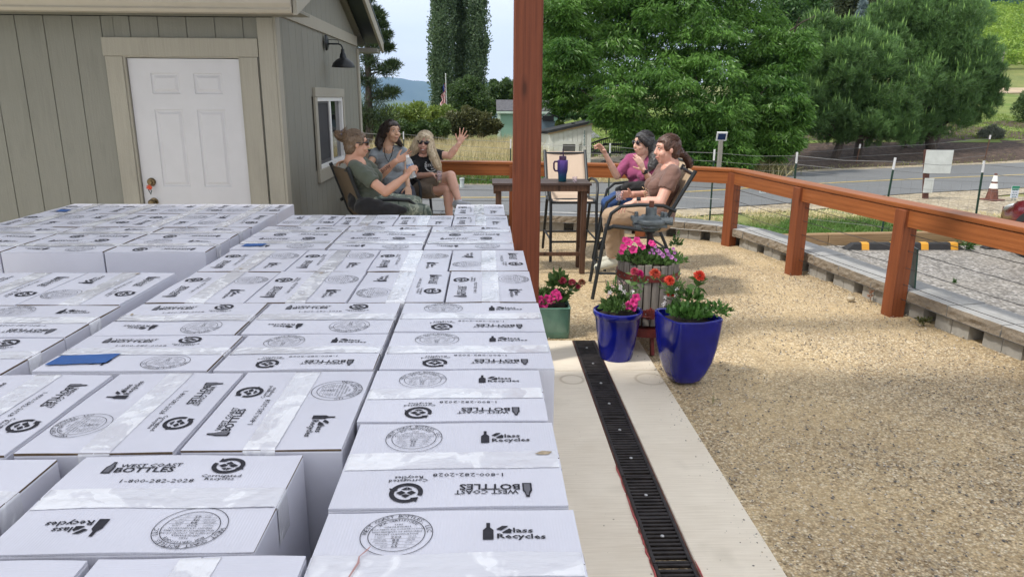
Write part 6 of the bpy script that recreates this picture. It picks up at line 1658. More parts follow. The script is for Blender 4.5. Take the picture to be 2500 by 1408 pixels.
mb = MB(); mb.box(PC+Vector((0, 0, .935)), (.028, .028, .05)); mb.build('screw_tip', M('rust_square', (.14, .05, .03), .8), e, bevel=.003)
mb = MB(); h0 = .80
mb.lathe([(.0001, .765), (.05, .765), (.06, .78), (.075, .79), (.075, .815), (.05, .82), (.02, .82)], PC, 32)
mb.lathe([(.036, .86), (.036, .915), (.034, .92), (.018, .92)], PC, 28)
mb.prism([(-.12, .822), (.105, .822), (.125, .835), (.12, .852), (.05, .856), (.045, .868), (-.05, .868), (-.06, .856), (-.125, .86), (-.13, .845)], PC+Vector((0, .035, 0)), (1, 0, 0), (0, 0, 1), .075)
mb.lathe([(.0001, .81), (.098, .81), (.104, .82), (.104, .835), (.098, .845), (.0001, .845)], PC, 36)
mb.prism([(-.11, .79), (.10, .79), (.10, .812), (-.11, .812)], PC+Vector((0, .05, 0)), (1, 0, 0), (0, 0, 1), .1)
mb.tube([PC+Vector((.06, -.04, .835)), PC+Vector((.125, -.055, .835))], .024, 14); mb.tube([PC+Vector((.112, -.053, .835)), PC+Vector((.132, -.056, .835))], .028, 14)
for dx, dy in ((.075, .0), (.09, -.02), (-.095, .01)): mb.tube([PC+Vector((dx, dy, .845)), PC+Vector((dx, dy, .888))], .0125, 10)
mb.build('ratchet_head', cst, e, bevel=.002, smooth=False)
mb = MB(); mb.lathe([(.0001, .575), (.10, .57), (.195, .545)], PC, 36); mb.build('soil', soil, e)
f = flower_plant('flower_bed', PC+Vector((0, 0, .56)), 'magenta petunias and small purple flowers spilling from the wine press basket')
leafmass('leaves', PC+Vector((-.02, 0, .575)), (.18, .175, .05), 950, .036, .018, fol, f); leafmass('leaves', PC+Vector((.13, -.05, .575)), (.10, .11, .06), 520, .026, .011, folp, f, .4); leafmass('leaves', PC+Vector((.19, .03, .66)), (.03, .03, .08), 60, .035, .015, fol, f, .4)
mb = MB()
for x, y, r in ((1535, 588, .038), (1546, 606, .038), (1522, 600, .032), (1555, 583, .03), (1561, 592, .026), (1590, 590, .026), (1527, 583, .03), (1570, 600, .024), (1517, 612, .024), (1596, 594, .022)): petunia(mb, at(x, y+3, 4.44), (rnd.uniform(-.5, .4), -1, rnd.uniform(.3, .9)), r*.82, pink)
mb.build('petunias', pink, f, smooth=True)
mb = MB()
for x, y, r in ((1611, 617, .018), (1619, 624, .018), (1632, 620, .018), (1628, 612, .016), (1640, 628, .016), (1605, 611, .014), (1647, 617, .013), (1650, 634, .012), (1644, 607, .012), (1596, 618, .012), (1592, 610, .011), (1600, 603, .011), (1586, 617, .010)): petunia(mb, at(x, y, 4.42), (rnd.uniform(-.5, .5), -1, rnd.uniform(.3, .9)), r, pur)
mb.build('purple_flowers', pur, f, smooth=True)

# ================================================================== TABLE, CHAIRS
tw_ = wood('dark_brown_slats', (.04, .026, .022), (.10, .065, .055), .5, ax=0, sc=1.2); twv = wood('dark_brown_leg', (.055, .028, .018), (.13, .07, .045), .5, ax=2)
tb = empty('bar_table', (.51, 6.75, 0), 'narrow dark brown bar height table behind the timber post', 'table')
X0, X1, Y0, Y1, TZ = .05, .965, 6.56, 6.96, .85
for k in range(4):
    mb = MB(); w_ = (Y1-Y0)/4; mb.mm((X0, Y0+w_*k+.003, TZ-.022), (X1, Y0+w_*(k+1)-.003, TZ)); mb.build('top_slat', tw_, tb, bevel=.003)
mb = MB(); mb.mm((X0+.02, Y0+.012, TZ-.075), (X1-.02, Y0+.034, TZ-.023)); mb.mm((X0+.02, Y1-.034, TZ-.075), (X1-.02, Y1-.012, TZ-.023)); mb.mm((X0+.012, Y0+.035, TZ-.10), (X0+.034, Y1-.035, TZ-.023)); mb.mm((X1-.034, Y0+.035, TZ-.10), (X1-.012, Y1-.035, TZ-.023)); mb.build('apron', twv, tb, bevel=.002)
for x in (X0+.035, X1-.085):
    for y in (Y0+.036, Y1-.086):
        mb = MB(); mb.mm((x, y, -.012), (x+.05, y+.05, TZ-.024)); mb.build('leg', twv, tb, bevel=.003)
mb = MB(); mb.mm((X0+.085, Y0+.05, .16), (X1-.085, Y0+.075, .195)); mb.mm((X0+.05, Y0+.086, .16), (X0+.07, Y1-.086, .195)); mb.mm((X1-.07, Y0+.086, .16), (X1-.05, Y1-.086, .195)); mb.build('stretcher', twv, tb, bevel=.002)
# purple travel tumbler and a small cup
tp = Vector((.705, 6.70, TZ+.001)); e = empty('travel_mug', tp, 'purple to teal insulated tumbler with handle and straw on the table', 'tumbler')
m, nt, b = new_mat('iridescent_paint'); v = coords(nt); s3 = N(nt, 'ShaderNodeSeparateXYZ'); nt.links.new(v, s3.inputs[0]); mr = N(nt, 'ShaderNodeMapRange'); mr.inputs['From Max'].default_value = .22
nt.links.new(s3.outputs[2], mr.inputs[0]); nt.links.new(ramp(nt, mr.outputs[0], [(.0, (.02, .12, .16)), (.2, (.02, .10, .20)), (.45, (.05, .05, .22)), (1, (.13, .06, .26))]), b.inputs['Base Color']); b.inputs['Metallic'].default_value = .55; b.inputs['Roughness'].default_value = .35
mb = MB(); mb.lathe([(.0001, 0), (.034, 0), (.037, .004), (.040, .07), (.046, .095), (.049, .11), (.049, .19), (.047, .198), (.044, .20), (.0001, .20)], tp, 32); mb.build('body', m, e, smooth=True)
plum = M('plum_plastic', (.035, .008, .05), .4)
mb = MB(); mb.lathe([(.034, .20), (.034, .232), (.032, .236), (.0001, .236)], tp, 28); mb.build('lid', plum, e, smooth=True)
mb = MB(); mb.tube([tp+Vector((-.045, 0, .185)), tp+Vector((-.072, 0, .185)), tp+Vector((-.082, 0, .17)), tp+Vector((-.080, 0, .12)), tp+Vector((-.068, 0, .10)), tp+Vector((-.044, 0, .098))], .0085, 8); mb.build('handle', plum, e, smooth=True)
mb = MB(); mb.tube([tp+Vector((.004, 0, .235)), tp+Vector((0, 0, .29)), tp+Vector((.002, 0, .315))], [.006, .005, .0035], 8); mb.tube([tp+Vector((0, 0, .255)), tp+Vector((-.02, 0, .25)), tp+Vector((-.03, 0, .258)), tp+Vector((-.015, 0, .265)), tp+Vector((0, 0, .262))], .002, 6); mb.build('straw', plum, e, smooth=True)
clr, nt, b = new_mat('clear_plastic'); b.inputs['Base Color'].default_value = (.9, .85, .9, 1); b.inputs['Transmission Weight'].default_value = .85; b.inputs['Roughness'].default_value = .15; b.inputs['IOR'].default_value = 1.2
def cup(c, r, h, lab, liquid, rot=None):
    e = empty('plastic_cup', c, lab, 'cup')
    mb = MB(); mb.lathe([(r*.8, 0), (r, h), (r*.94, h), (r*.76, .004), (.0001, .004)], c, 20); mb.build('body', clr, e, smooth=True)
    mb = MB(); mb.lathe([(.0001, .005), (r*.74, .005), (r*.78, h*.25), (.0001, h*.25)], c, 16); mb.build('drink', liquid, e, smooth=True); return e
redw = M('red_wine', (.12, .01, .03), .2)
cup(Vector((.815, 6.64, TZ+.001)), .023, .052, 'small clear tasting cup with a little red wine on the table', redw)

cf = M('chair_black_frame', (.022, .026, .03), .45, .3); 
def sling(name, col):
    m, nt, b = new_mat(name); v = coords(nt); w1 = N(nt, 'ShaderNodeTexWave'); w1.inputs['Scale'].default_value = 60; w1.bands_direction = 'X'; nt.links.new(v, w1.inputs['Vector'])
    c = mixc(nt, w1.outputs['Fac'], tuple(x*.8 for x in col), tuple(min(1, x*1.12) for x in col)); c = mixc(nt, .4, c, ramp(nt, noise(nt, v, 4, 4), [(.3, (.8, .8, .8)), (.7, (1, 1, 1))]), 'MULTIPLY'); nt.links.new(c, b.inputs['Base Color']); b.inputs['Roughness'].default_value = .8; return m
slt = sling('tan_sling', (.50, .385, .26)); sld = sling('brown_sling', (.17, .125, .08)); slp = sling('pale_sling', (.60, .47, .36))
def chair(label, loc, face, sm_=slt, w_=.50, hs=.60, hb=1.06, recl=.24):
    """face = direction angle (deg) the sitter looks, 0 = +Y"""
    e = empty('patio_chair', (0, 0, 0), label, 'chair', 'sling patio bar chairs'); hw = w_/2
    prof = [(.27, hs-.012), (.22, hs+.008), (.10, hs-.005), (-.05, hs-.02), (-.14, hs-.005), (-.19, hs+.06), (-.19-recl*.5, hs+(hb-hs)*.55), (-.19-recl, hb-.02), (-.20-recl, hb)]
    mb = MB()
    for s_ in (-1, 1): mb.tube([(s_*hw, y, z) for y, z in prof], .0165, 8)
    mb.tube([(-hw, .27, hs-.012), (hw, .27, hs-.012)], .013, 8); mb.tube([(-hw, -.19-recl, hb-.03), (hw, -.19-recl, hb-.03)], .011, 8); mb.tube([(-hw, -.1, hs-.03), (hw, -.1, hs-.03)], .013, 8)
    mb.build('frame', cf, e, smooth=True)
    n = 10; vs = []; P2 = []
    for (a, b_) in zip(prof[:-1], prof[1:]):
        for k in range(4): P2.append((a[0]+(b_[0]-a[0])*k/4, a[1]+(b_[1]-a[1])*k/4))
    P2.append(prof[-1]); P2 = P2[1:-3]
    for part, rngp in (('seat', [p for p in P2 if p[1] < hs+.05 and p[0] > -.2]), ('backrest', [p for p in P2 if p[0] < -.15])):
        vs = []; 
        for (y, z) in rngp:
            for k in range(n+1):
                u = k/n*2-1; sag = .018*(1-u*u); vs.append((u*(hw-.008), y-(sag if part == 'backrest' else 0), z-(sag if part == 'seat' else 0)))
        m_ = len(rngp); fs = [(j*(n+1)+k, j*(n+1)+k+1, (j+1)*(n+1)+k+1, (j+1)*(n+1)+k) for j in range(m_-1) for k in range(n)]
        mb = MB(); mb.add(vs, fs); o = mb.build(part, sm_, e, smooth=True); so_ = o.modifiers.new('s', 'SOLIDIFY'); so_.thickness = .003
    for s_ in (-1, 1):
        mb = MB(); mb.tube([(s_*(hw+.012), -.235-recl*.15, hs+.14), (s_*(hw+.03), -.16, hs+.185), (s_*(hw+.04), .02, hs+.19), (s_*(hw+.035), .17, hs+.175), (s_*(hw+.025), .245, hs+.115), (s_*(hw+.012), .28, hs-.02)], .0145, 8); mb.build('armrest', cf, e, smooth=True)
        mb = MB(); mb.tube([(s_*(hw+.012), .28, hs-.0), (s_*(hw+.015), .37, .0)], .015, 8); mb.build('leg', cf, e, smooth=True)
        mb = MB(); mb.tube([(s_*(hw+.01), -.06, hs-.02), (s_*(hw+.015), -.34, .0)], .015, 8); mb.build('leg', cf, e, smooth=True)
    mb = MB(); mb.tube([(-hw-.012, .335, .2), (hw+.012, .335, .2)], .011, 8); mb.tube([(-hw-.012, -.25, .2), (hw+.012, -.25, .2)], .011, 8)
    for s_ in (-1, 1): mb.tube([(s_*(hw+.012), .34, .22), (s_*(hw+.012), -.24, .22)], .010, 8)
    mb.build('footrest', cf, e, smooth=True)
    e.location = loc; e.rotation_euler = (0, 0, -R(face)); return e
chair('tan patio bar chair in which the woman in the brown shirt sits', (1.27, 5.93, 0), -84, slt, .56, recl=.20)
chair('patio bar chair in which the woman in the magenta shirt sits', (1.48, 6.95, 0), -94, slt, .5)
chair('empty patio bar chair with pale sling back on the far side of the table', (.865, 7.44, 0), 178, slp, .44)
chair('dark brown patio bar chair in which the woman in camouflage leggings sits', (-.926, 6.14, 0), 62, sld, .46, recl=.13)
chair('patio bar chair in which the woman in the black printed tee sits', (-.98, 7.86, 0), 150, sld, .5)
chair('patio bar chair almost hidden beside the shed wall under the grey shirted woman', (-.99, 7.44, 0), 155, sld, .42, hb=.90)
# ================================================================== PEOPLE
def capsule(mb, a, b_, r1, r2, n=14, flat=1.0, mi=0):
    a = Vector(a); b_ = Vector(b_); d = (b_-a); L = d.length
    if L < 1e-5: mb.ball(a, r1, n); return
    d /= L; pts = []; rs = []
    for t in (-.98, -.8, -.5): pts.append(a+d*r1*t); rs.append(r1*math.sqrt(1-t*t))
    pts.append(a); rs.append(r1); pts.append(b_); rs.append(r2)
    for t in (.5, .8, .98): pts.append(b_+d*r2*t); rs.append(r2*math.sqrt(1-t*t))
    mb.tube(pts, rs, n, mi)
def frame_ell(mb, c, s, f, u, r, n=20):
    mb.ball(c, r, n, rot=Matrix((s, f, u)).transposed())
def blob(name, mb, mat_, parent, voxel=.006, smooth=4, disp=0., dscale=20., origin=None):
    o = mb.build(name, mat_, parent)
    md = o.modifiers.new('r', 'REMESH'); md.mode = 'VOXEL'; md.voxel_size = voxel; md.use_smooth_shade = True
    if smooth: sm_ = o.modifiers.new('s', 'SMOOTH'); sm_.iterations = smooth; sm_.factor = .5
    bpy.context.view_layer.update(); dg = bpy.context.evaluated_depsgraph_get(); me = bpy.data.meshes.new_from_object(o.evaluated_get(dg))
    o.modifiers.clear(); o.data = me; me.name = name
    if disp:
        n = len(me.vertices); co = np.empty(n*3, np.float32); me.vertices.foreach_get('co', co); co = co.reshape(-1, 3); no = np.empty(n*3, np.float32); me.vertex_normals.foreach_get('vector', no); no = no.reshape(-1, 3)
        q = co*dscale; h = np.sin(q[:, 0]*1.3+2*np.sin(q[:, 2]*.9))*np.cos(q[:, 1]*1.1+q[:, 2]*1.7)+.6*np.sin(q[:, 0]*2.7-q[:, 2]*3.1+np.sin(q[:, 1]*2))
        me.vertices.foreach_set('co', (co+no*(h*disp)[:, None]).ravel()); me.update()
    me.polygons.foreach_set('use_smooth', [True]*len(me.polygons)); return o
def skinmat(name, col):
    m, nt, b = new_mat(name); v = coords(nt); f = noise(nt, v, 9, 4)
    nt.links.new(ramp(nt, f, [(.3, tuple(x*y for x, y in zip(col, (.92, .86, .84)))), (.7, col)]), b.inputs['Base Color'])
    b.inputs['Roughness'].default_value = .48; b.inputs['Subsurface Weight'].default_value = .12; b.inputs['Subsurface Radius'].default_value = (.6, .2, .1); b.inputs['Subsurface Scale'].default_value = .02
    bump(nt, b, noise(nt, v, 120, 3), .12, .002); return m
def hairmat(name, c1, c2):
    m, nt, b = new_mat(name); v = coords(nt, (70, 70, 7)); f = noise(nt, v, 1.6, 5, .6, .4)
    nt.links.new(ramp(nt, f, [(.3, c1), (.7, c2)]), b.inputs['Base Color']); b.inputs['Roughness'].default_value = .42
    bump(nt, b, f, .6, .006); return m
def cloth(name, col, var=.12, sc=7, rough=.9):
    m, nt, b = new_mat(name); v = coords(nt); f = noise(nt, v, sc, 4)
    nt.links.new(ramp(nt, f, [(.3, tuple(x*(1-var) for x in col)), (.7, tuple(x*(1+var) for x in col))]), b.inputs['Base Color']); b.inputs['Roughness'].default_value = rough
    b.inputs['Sheen Weight'].default_value = .15
    w2 = noise(nt, coords(nt, (1, 1, 2.2)), 9, 5, .6, 1.0); bump(nt, b, w2, .45, .02); return m
def hand(mb, w_, d, nrm_, thumb, curl=(.3, .3, .3, .3), tcurl=.2, sc=1.0, spread=.12):
    """w_ wrist point, d direction to the fingers, nrm_ palm normal, thumb = side vector the thumb leaves from"""
    sc *= .92; w_ = Vector(w_); d = Vector(d).normalized(); nrm_ = Vector(nrm_); nrm_ = (nrm_-d*nrm_.dot(d)).normalized(); ac = d.cross(nrm_)
    if ac.dot(Vector(thumb)) < 0: ac = -ac
    for i in range(4):
        off = (.030, .010, -.010, -.029)[i]*sc; L = (.078, .084, .080, .070)[i]*sc
        k = w_+d*L+ac*off; capsule(mb, w_+ac*off*.55+d*.012*sc, k, .0135*sc, .0105*sc, 8)
        dd = (d+ac*(spread*(1.5-i)*.5)).normalized(); p = k
        for s_, ln in enumerate(((.043, .026, .021), (.048, .030, .023), (.044, .028, .022), (.034, .021, .019))[i]):
            a = curl[i]*(.8 if s_ == 0 else 1.1); q = Matrix.Rotation(a, 3, dd.cross(nrm_)) @ dd; dd = q if q.dot(nrm_) >= dd.dot(nrm_)-1e-6 else Matrix.Rotation(-a, 3, dd.cross(nrm_)) @ dd
            p2 = p+dd*ln*sc; capsule(mb, p, p2, (.0092-.0008*s_)*sc, (.0085-.0009*s_)*sc, 8); p = p2
    t0 = w_+d*.022*sc+ac*.018*sc; td = (d*.55+ac*.75+nrm_*.25).normalized(); t1 = t0+td*.036*sc; capsule(mb, t0, t1, .0145*sc, .0115*sc, 8)
    td2 = (td+nrm_*tcurl+d*.35).normalized(); t2 = t1+td2*.030*sc; capsule(mb, t1, t2, .0105*sc, .0098*sc, 8); td3 = (td2+nrm_*tcurl*.7+d*.2).normalized(); capsule(mb, t2, t2+td3*.024*sc, .0096*sc, .0080*sc, 8)
eyew = M('eye_white', (.75, .73, .70), .3); iris = M('iris_brown', (.05, .03, .02), .2); shade = M('sunglass_lens', (.012, .010, .02), .08, spec=.8); lipm = M('lips', (.40, .12, .11), .5); teeth = M('teeth', (.80, .77, .72), .3); browm = M('eyebrow', (.09, .06, .04), .8)
def person(label, s):
    e = empty('person', (s['hip'].x, s['hip'].y, 0), label, 'person', 'women sitting round the patio')
    f = Vector(s['face']).normalized(); u0 = Vector(s.get('hup', (0, 0, 1))); sd_ = f.cross(u0).normalized(); u = sd_.cross(f).normalized()
    c = s['head']; K = s.get('hs', 1.0)
    shL, shR, hip = s['shL'], s['shR'], s['hip']; sm_ = (shL+shR)/2
    up = (sm_-hip).normalized(); side = (shR-shL); side = (side-up*side.dot(up)).normalized(); fw = up.cross(side).normalized(); TL = (sm_-hip).length
    hw = s.get('hipw', .095); hipR = s.get('hipR', hip+s.get('hside', side)*hw); hipL = s.get('hipL', hip-s.get('hside', side)*hw); B = s.get('bulk', 1.0)
    def torso(mb, g, neck=True):
        frame_ell(mb, hip+up*.04, side, fw, up, (.165*B+g, .120*B+g, .115+g)); frame_ell(mb, hip+up*TL*.36+fw*.01, side, fw, up, (.132*B+g, .102*B+g, TL*.32+g))
        frame_ell(mb, hip+up*TL*.68, side, fw, up, (.148*B+g, .103*B+g, TL*.30+g)); capsule(mb, shL.lerp(sm_, .12)-up*.012, shR.lerp(sm_, .12)-up*.012, .046+g, .046+g)
        capsule(mb, shL.lerp(sm_, .3)-up*.05, shR.lerp(sm_, .3)-up*.05, .07+g, .07+g)
        for q in (-1, 1): mb.ball(hip+up*TL*.64+side*q*.072*B+fw*.075*B, .058*B+g*.9, 14)
    def limb(mb, a, b_, r1, r2, g=0, bul=None):
        capsule(mb, a, b_, r1+g, r2+g)
        if bul: m_ = Vector(a).lerp(Vector(b_), bul[0]); d_ = (Vector(b_)-Vector(a)).normalized(); capsule(mb, m_-d_*.05, m_+d_*.05, bul[1]+g, bul[1]*.92+g)
    mb = MB(); torso(mb, -.006)
    frame_ell(mb, c+u*.022*K-f*.012*K, sd_, f, u, (.072*K, .091*K, .088*K)); frame_ell(mb, c+f*.020*K-u*.032*K, sd_, f, u, (.056*K, .070*K, .084*K)); frame_ell(mb, c+f*.052*K-u*.088*K, sd_, f, u, (.026*K, .024*K, .020*K))
    frame_ell(mb, c+f*.060*K+u*.028*K, sd_, f, u, (.050*K, .024*K, .030*K))
    capsule(mb, c+f*.086*K+u*.012*K, c+f*.101*K-u*.022*K, .0085*K, .0112*K, 10)
    for q in (-1, 1):
        mb.ball(c+f*.100*K-u*.026*K+sd_*q*.010*K, .0085*K, 8); mb.ball(c+f*.058*K-u*.030*K+sd_*q*.034*K, .027*K, 12); frame_ell(mb, c-f*.004*K-u*.008*K+sd_*q*.073*K, sd_, f, u, (.009*K, .015*K, .024*K), 12)
    mb.ball(c+f*.080*K-u*.056*K, .017*K, 10); mb.ball(c+f*.076*K-u*.068*K, .015*K, 10)
    nb = s.get('neck', sm_+up*.03); capsule(mb, c-u*.060*K-f*.018*K, nb, .050, .056); capsule(mb, nb, nb.lerp(sm_, .7), .058, .075); capsule(mb, nb-up*.025, shL.lerp(sm_, .55)-up*.02, .038, .026); capsule(mb, nb-up*.025, shR.lerp(sm_, .55)-up*.02, .038, .026)
    for a, b_, w_ in ((shL, s['elL'], s['wrL']), (shR, s['elR'], s['wrR'])):
        ar = s.get('arm', 1.0); limb(mb, a, b_, .046*ar, .036*ar); limb(mb, b_, w_, .037*ar, .0245*ar, 0, (.28, .038*ar))
    for H in s['hands']: hand(mb, *H)
    for a, b_, k_ in ((hipL, s['knL'], s['anL']), (hipR, s['knR'], s['anR'])):
        limb(mb, a, b_, .084*B, .055); limb(mb, b_, k_, .052, .034, 0, (.3, .053))
    for k_, t_ in ((s['anL'], s['toeL']), (s['anR'], s['toeR'])):
        hl_ = k_-(t_-k_).normalized()*.02-Vector((0, 0, .05)); capsule(mb, k_, hl_, .034, .034); capsule(mb, hl_, t_, .034, .026)
    blob('body', mb, s['skin'], e, .0052, 3)
    # shirt
    mb = MB(); torso(mb, .008)
    for q in (shL, shR): capsule(mb, nb.lerp(q, .42)-up*.016, q+up*.002, .050, .047*s.get('arm', 1.0)+.012)
    for a, b_ in ((shL, s['elL']), (shR, s['elR'])):
        q = a.lerp(b_, s['sleeve']); ar = s.get('arm', 1.0); mb.tube([a.lerp(b_, -.12), a, a.lerp(b_, s['sleeve']*.5), q], [.030, .057*ar, .058*ar, (.056 if s['sleeve'] < .7 else .046)*ar], 16)
    if 'hem' in s: frame_ell(mb, hip-up*.01+fw*.01, side, fw, up, (.178*B, .13*B, .10))
    blob('shirt', mb, s['shirt'], e, .0065, 4, .0036, 24)
    # trousers
    mb = MB(); frame_ell(mb, hip+up*.015, side, fw, up, (.172*B, .128*B, .105))
    for a, b_, k_ in ((hipL, s['knL'], s['anL']), (hipR, s['knR'], s['anR'])):
        fr_ = s['trouser']
        if fr_ <= 1: q = a.lerp(b_, fr_); r_ = .088*B+.008; capsule(mb, a, a.lerp(b_, .3), r_, r_, 16); mb.tube([a, a.lerp(b_, fr_*.5), q], [r_, r_+.004, r_+.002-.02*fr_], 18)
        else: ex = s.get('loose', .008); limb(mb, a, b_, .086*B, .058, ex); capsule(mb, b_, b_.lerp(k_, .25), .056+ex, .055+ex); mb.tube([b_, b_.lerp(k_, .4), b_.lerp(k_, fr_-1)], [.054+ex, .054+ex, .040+ex*1.3], 16)
    blob('trousers', mb, s['pants'], e, .0065, 3, .002, 24)
    for k_, t_ in ((s['anL'], s['toeL']), (s['anR'], s['toeR'])):
        mb = MB(); hl_ = k_-(t_-k_).normalized()*.03-Vector((0, 0, .045)); capsule(mb, k_-Vector((0, 0, .01)), hl_, .040, .044); capsule(mb, hl_, t_, .043, .034); so_ = blob('shoe', mb, s['shoe'], e, .006, 3)
    # hair
    mb = MB(); hv = s.get('hairv', 1.0)
    frame_ell(mb, c+u*.030*K-f*.026*K, sd_, f, u, (.081*K*hv, .088*K*hv, .088*K*hv)); frame_ell(mb, c+u*.066*K+f*.008*K, sd_, f, u, (.066*K*hv, .070*K, .042*K*hv)); frame_ell(mb, c-u*.03*K-f*.05*K, sd_, f, u, (.070*K*hv, .052*K, .07*K))
    for q in (-1, 1): frame_ell(mb, c+sd_*q*.062*K+u*.03*K+f*.022*K, sd_, f, u, (.020*K, .034*K, .045*K), 12)
    for pts, rs in s['locks']:
        n = len(pts); 
        for i in range(n-1): capsule(mb, pts[i], pts[i+1], rs[i], rs[i+1], 12)
    ho = blob('hair', mb, s['hair'], e, .0065, 2, .0022, 55)
    mb = MB(); n = 0
    for pts, rs in s['locks']:
        for k in range(int(26*len(pts))):
            a = rnd.random()*6.28; rad = rnd.uniform(.75, 1.12); pl = []
            for i, p in enumerate(pts):
                d_ = (pts[min(i+1, len(pts)-1)]-pts[max(i-1, 0)]).normalized(); x_ = d_.cross(Vector((.3, .8, .2))).normalized(); y_ = d_.cross(x_)
                pl.append(p+(x_*math.cos(a)+y_*math.sin(a))*rs[i]*rad+Vector((rnd.gauss(0, .003), rnd.gauss(0, .003), 0)))
            pl.append(pl[-1]+(pl[-1]-pl[-2]).normalized()*rnd.uniform(.005, .03)+Vector((rnd.gauss(0, .006),)*3)); mb.tube(pl, [.0012]*(len(pl)-1)+[.0004], 4)
    for k in range(150):
        a = rnd.uniform(-1.5, 1.5); pl = []
        for i in range(7):
            t = .25+i*.38; r_ = .089*K*hv*rnd.uniform(.985, 1.02)
            pl.append(c+u*.03*K-f*.02*K+(f*math.cos(t)*1.0+u*math.sin(t))*r_*math.cos(a*.7)*1.02+sd_*r_*.95*math.sin(a*.75))
        mb.tube(pl, .0011, 4)
    if mb.v: mb.build('hair_strands', s['hair'], e, smooth=True)
    # face
    if s.get('glasses'):
        mb = MB(); gr = s['glasses']
        for q in (-1, 1):
            frame_ell(mb, c+f*(.089*K)+sd_*q*.030*K+u*.010*K, sd_, f, u, (.027*K*gr, .007*K, .021*K*gr), 16)
            mb.tube([c+f*.086*K+sd_*q*.054*K+u*.018*K, c+f*.05*K+sd_*q*.074*K+u*.014*K, c-f*.012*K+sd_*q*.080*K+u*.008*K], [.006, .0045, .0035], 6)
        mb.tube([c+f*.096*K+sd_*.02*K+u*.016*K, c+f*.098*K+u*.018*K, c+f*.096*K-sd_*.02*K+u*.016*K], .003, 6); mb.build('sunglasses', shade, e, smooth=True)
    else:
        for q in (-1, 1):
            mb = MB(); frame_ell(mb, c+f*.0805*K+sd_*q*.030*K+u*.008*K, sd_, f, u, (.0105*K, .0055*K, .0045*K), 12); ee = mb.build('eye', eyew, e, smooth=True)
            mb = MB(); frame_ell(mb, c+f*.0838*K+sd_*q*.030*K+u*.008*K+sd_*s.get('gaze', 0)*.002, sd_, f, u, (.0046*K, .003*K, .0043*K), 10); mb.build('iris', iris, ee, smooth=True)
            mb = MB(); mb.tube([c+f*.084*K+sd_*q*.017*K+u*.014*K, c+f*.088*K+sd_*q*.030*K+u*.0175*K, c+f*.080*K+sd_*q*.044*K+u*.013*K], .0016, 5); mb.build('eyelash', browm, ee)
    mb = MB()
    for q in (-1, 1): mb.tube([c+f*.090*K+sd_*q*.015*K+u*.030*K, c+f*.088*K+sd_*q*.034*K+u*.036*K, c+f*.074*K+sd_*q*.050*K+u*.030*K], [.003, .0028, .0015], 5)
    mb.build('eyebrows', s.get('brow', browm), e, smooth=True)
    mb = MB(); sm2 = .006 if s.get('smile') else .0
    mb.tube([c+f*.078*K-sd_*.026*K-u*(.060*K-sm2), c+f*.0905*K-sd_*.010*K-u*.0595*K, c+f*.0935*K-u*.0605*K, c+f*.0905*K+sd_*.010*K-u*.0595*K, c+f*.078*K+sd_*.026*K-u*(.060*K-sm2)], [.0018, .0038, .004, .0038, .0018], 8); mb.build('lips', lipm, e, smooth=True)
    if s.get('smile') == 2:
        mb = MB(); frame_ell(mb, c+f*.0965*K-u*.0645*K, sd_, f, u, (.017, .005, .0045)); mb.build('teeth', teeth, e, smooth=True)
        mb = MB(); mb.tube([c+f*.080*K-sd_*.022*K-u*.061*K, c+f*.095*K-sd_*.008*K-u*.071*K, c+f*.095*K+sd_*.008*K-u*.071*K, c+f*.080*K+sd_*.022*K-u*.061*K], [.002, .0042, .0042, .002], 6); mb.build('lips', lipm, e, smooth=True)
    return e
V3 = Vector
def foot(an, d=(1, 0, 0), L=.15, dz=-.07): d = V3(d).normalized(); return an+d*L+V3((0, 0, dz))
# --- woman 1: dark green tee, camouflage leggings
Y = 6.0
sk1 = skinmat('tanned_skin', (.66, .38, .27)); camo, nt, b = new_mat('camouflage_knit'); v = coords(nt, (1, 1, .7))
c_ = ramp(nt, noise(nt, v, 17, 2, .45, .8), [(.40, (.06, .085, .07)), (.44, (.17, .20, .165)), (.56, (.17, .20, .165)), (.58, (.33, .36, .29)), (.66, (.33, .36, .29)), (.68, (.09, .12, .10))])
for el in c_.node.color_ramp.elements: pass
nt.links.new(c_, b.inputs['Base Color']); b.inputs['Roughness'].default_value = .9
blkc = cloth('black_knit', (.012, .012, .014))
w1 = dict(head=at(870, 351, Y), face=(.93, .30, -.05), skin=sk1, hip=at(905, 496, Y), shR=at(868, 411, Y-.15), shL=at(888, 402, Y+.16), neck=at(858, 392, Y), hside=V3((.3, -.95, 0)),
          elR=at(941, 469, Y-.22), wrR=at(992, 430, Y-.16), elL=at(927, 429, Y+.24), wrL=at(966, 394, Y+.16), knR=at(1036, 516, Y+.08), knL=at(1014, 494, Y+.32), anR=at(1052, 592, Y+.1), anL=at(1032, 575, Y+.35),
          sleeve=.62, trouser=1.9, shirt=cloth('olive_green_jersey', (.085, .10, .075)), pants=camo, shoe=blkc, hair=hairmat('sandy_brown_hair', (.07, .045, .028), (.24, .16, .10)), glasses=1.15, bulk=1.04, arm=1.05, loose=.004)
w1['toeR'] = foot(w1['anR']); w1['toeL'] = foot(w1['anL'])
w1['hands'] = [(w1['wrR'], (.55, .05, .8), (.75, .6, -.1), (-.3, .2, 1), (.95, .95, 1.0, 1.05), .8), (w1['wrL'], at(1003, 378, Y+.14)-w1['wrL'], (.1, -.75, .6), (-.2, -.1, 1), (.12, .15, .2, .25), -.1, 1.0, .3)]
w1['locks'] = [([at(842, 338, Y), at(829, 331, Y), at(823, 326, Y)], [.034, .038, .028]), ([at(846, 331, Y-.02), at(836, 325, Y-.01), at(842, 320, Y)], [.024, .022, .018]), ([at(858, 352, Y), at(858, 372, Y)], [.06, .035])]
P1 = person('woman with sandy hair bun, dark green tee and camouflage leggings, holding a water bottle', w1)
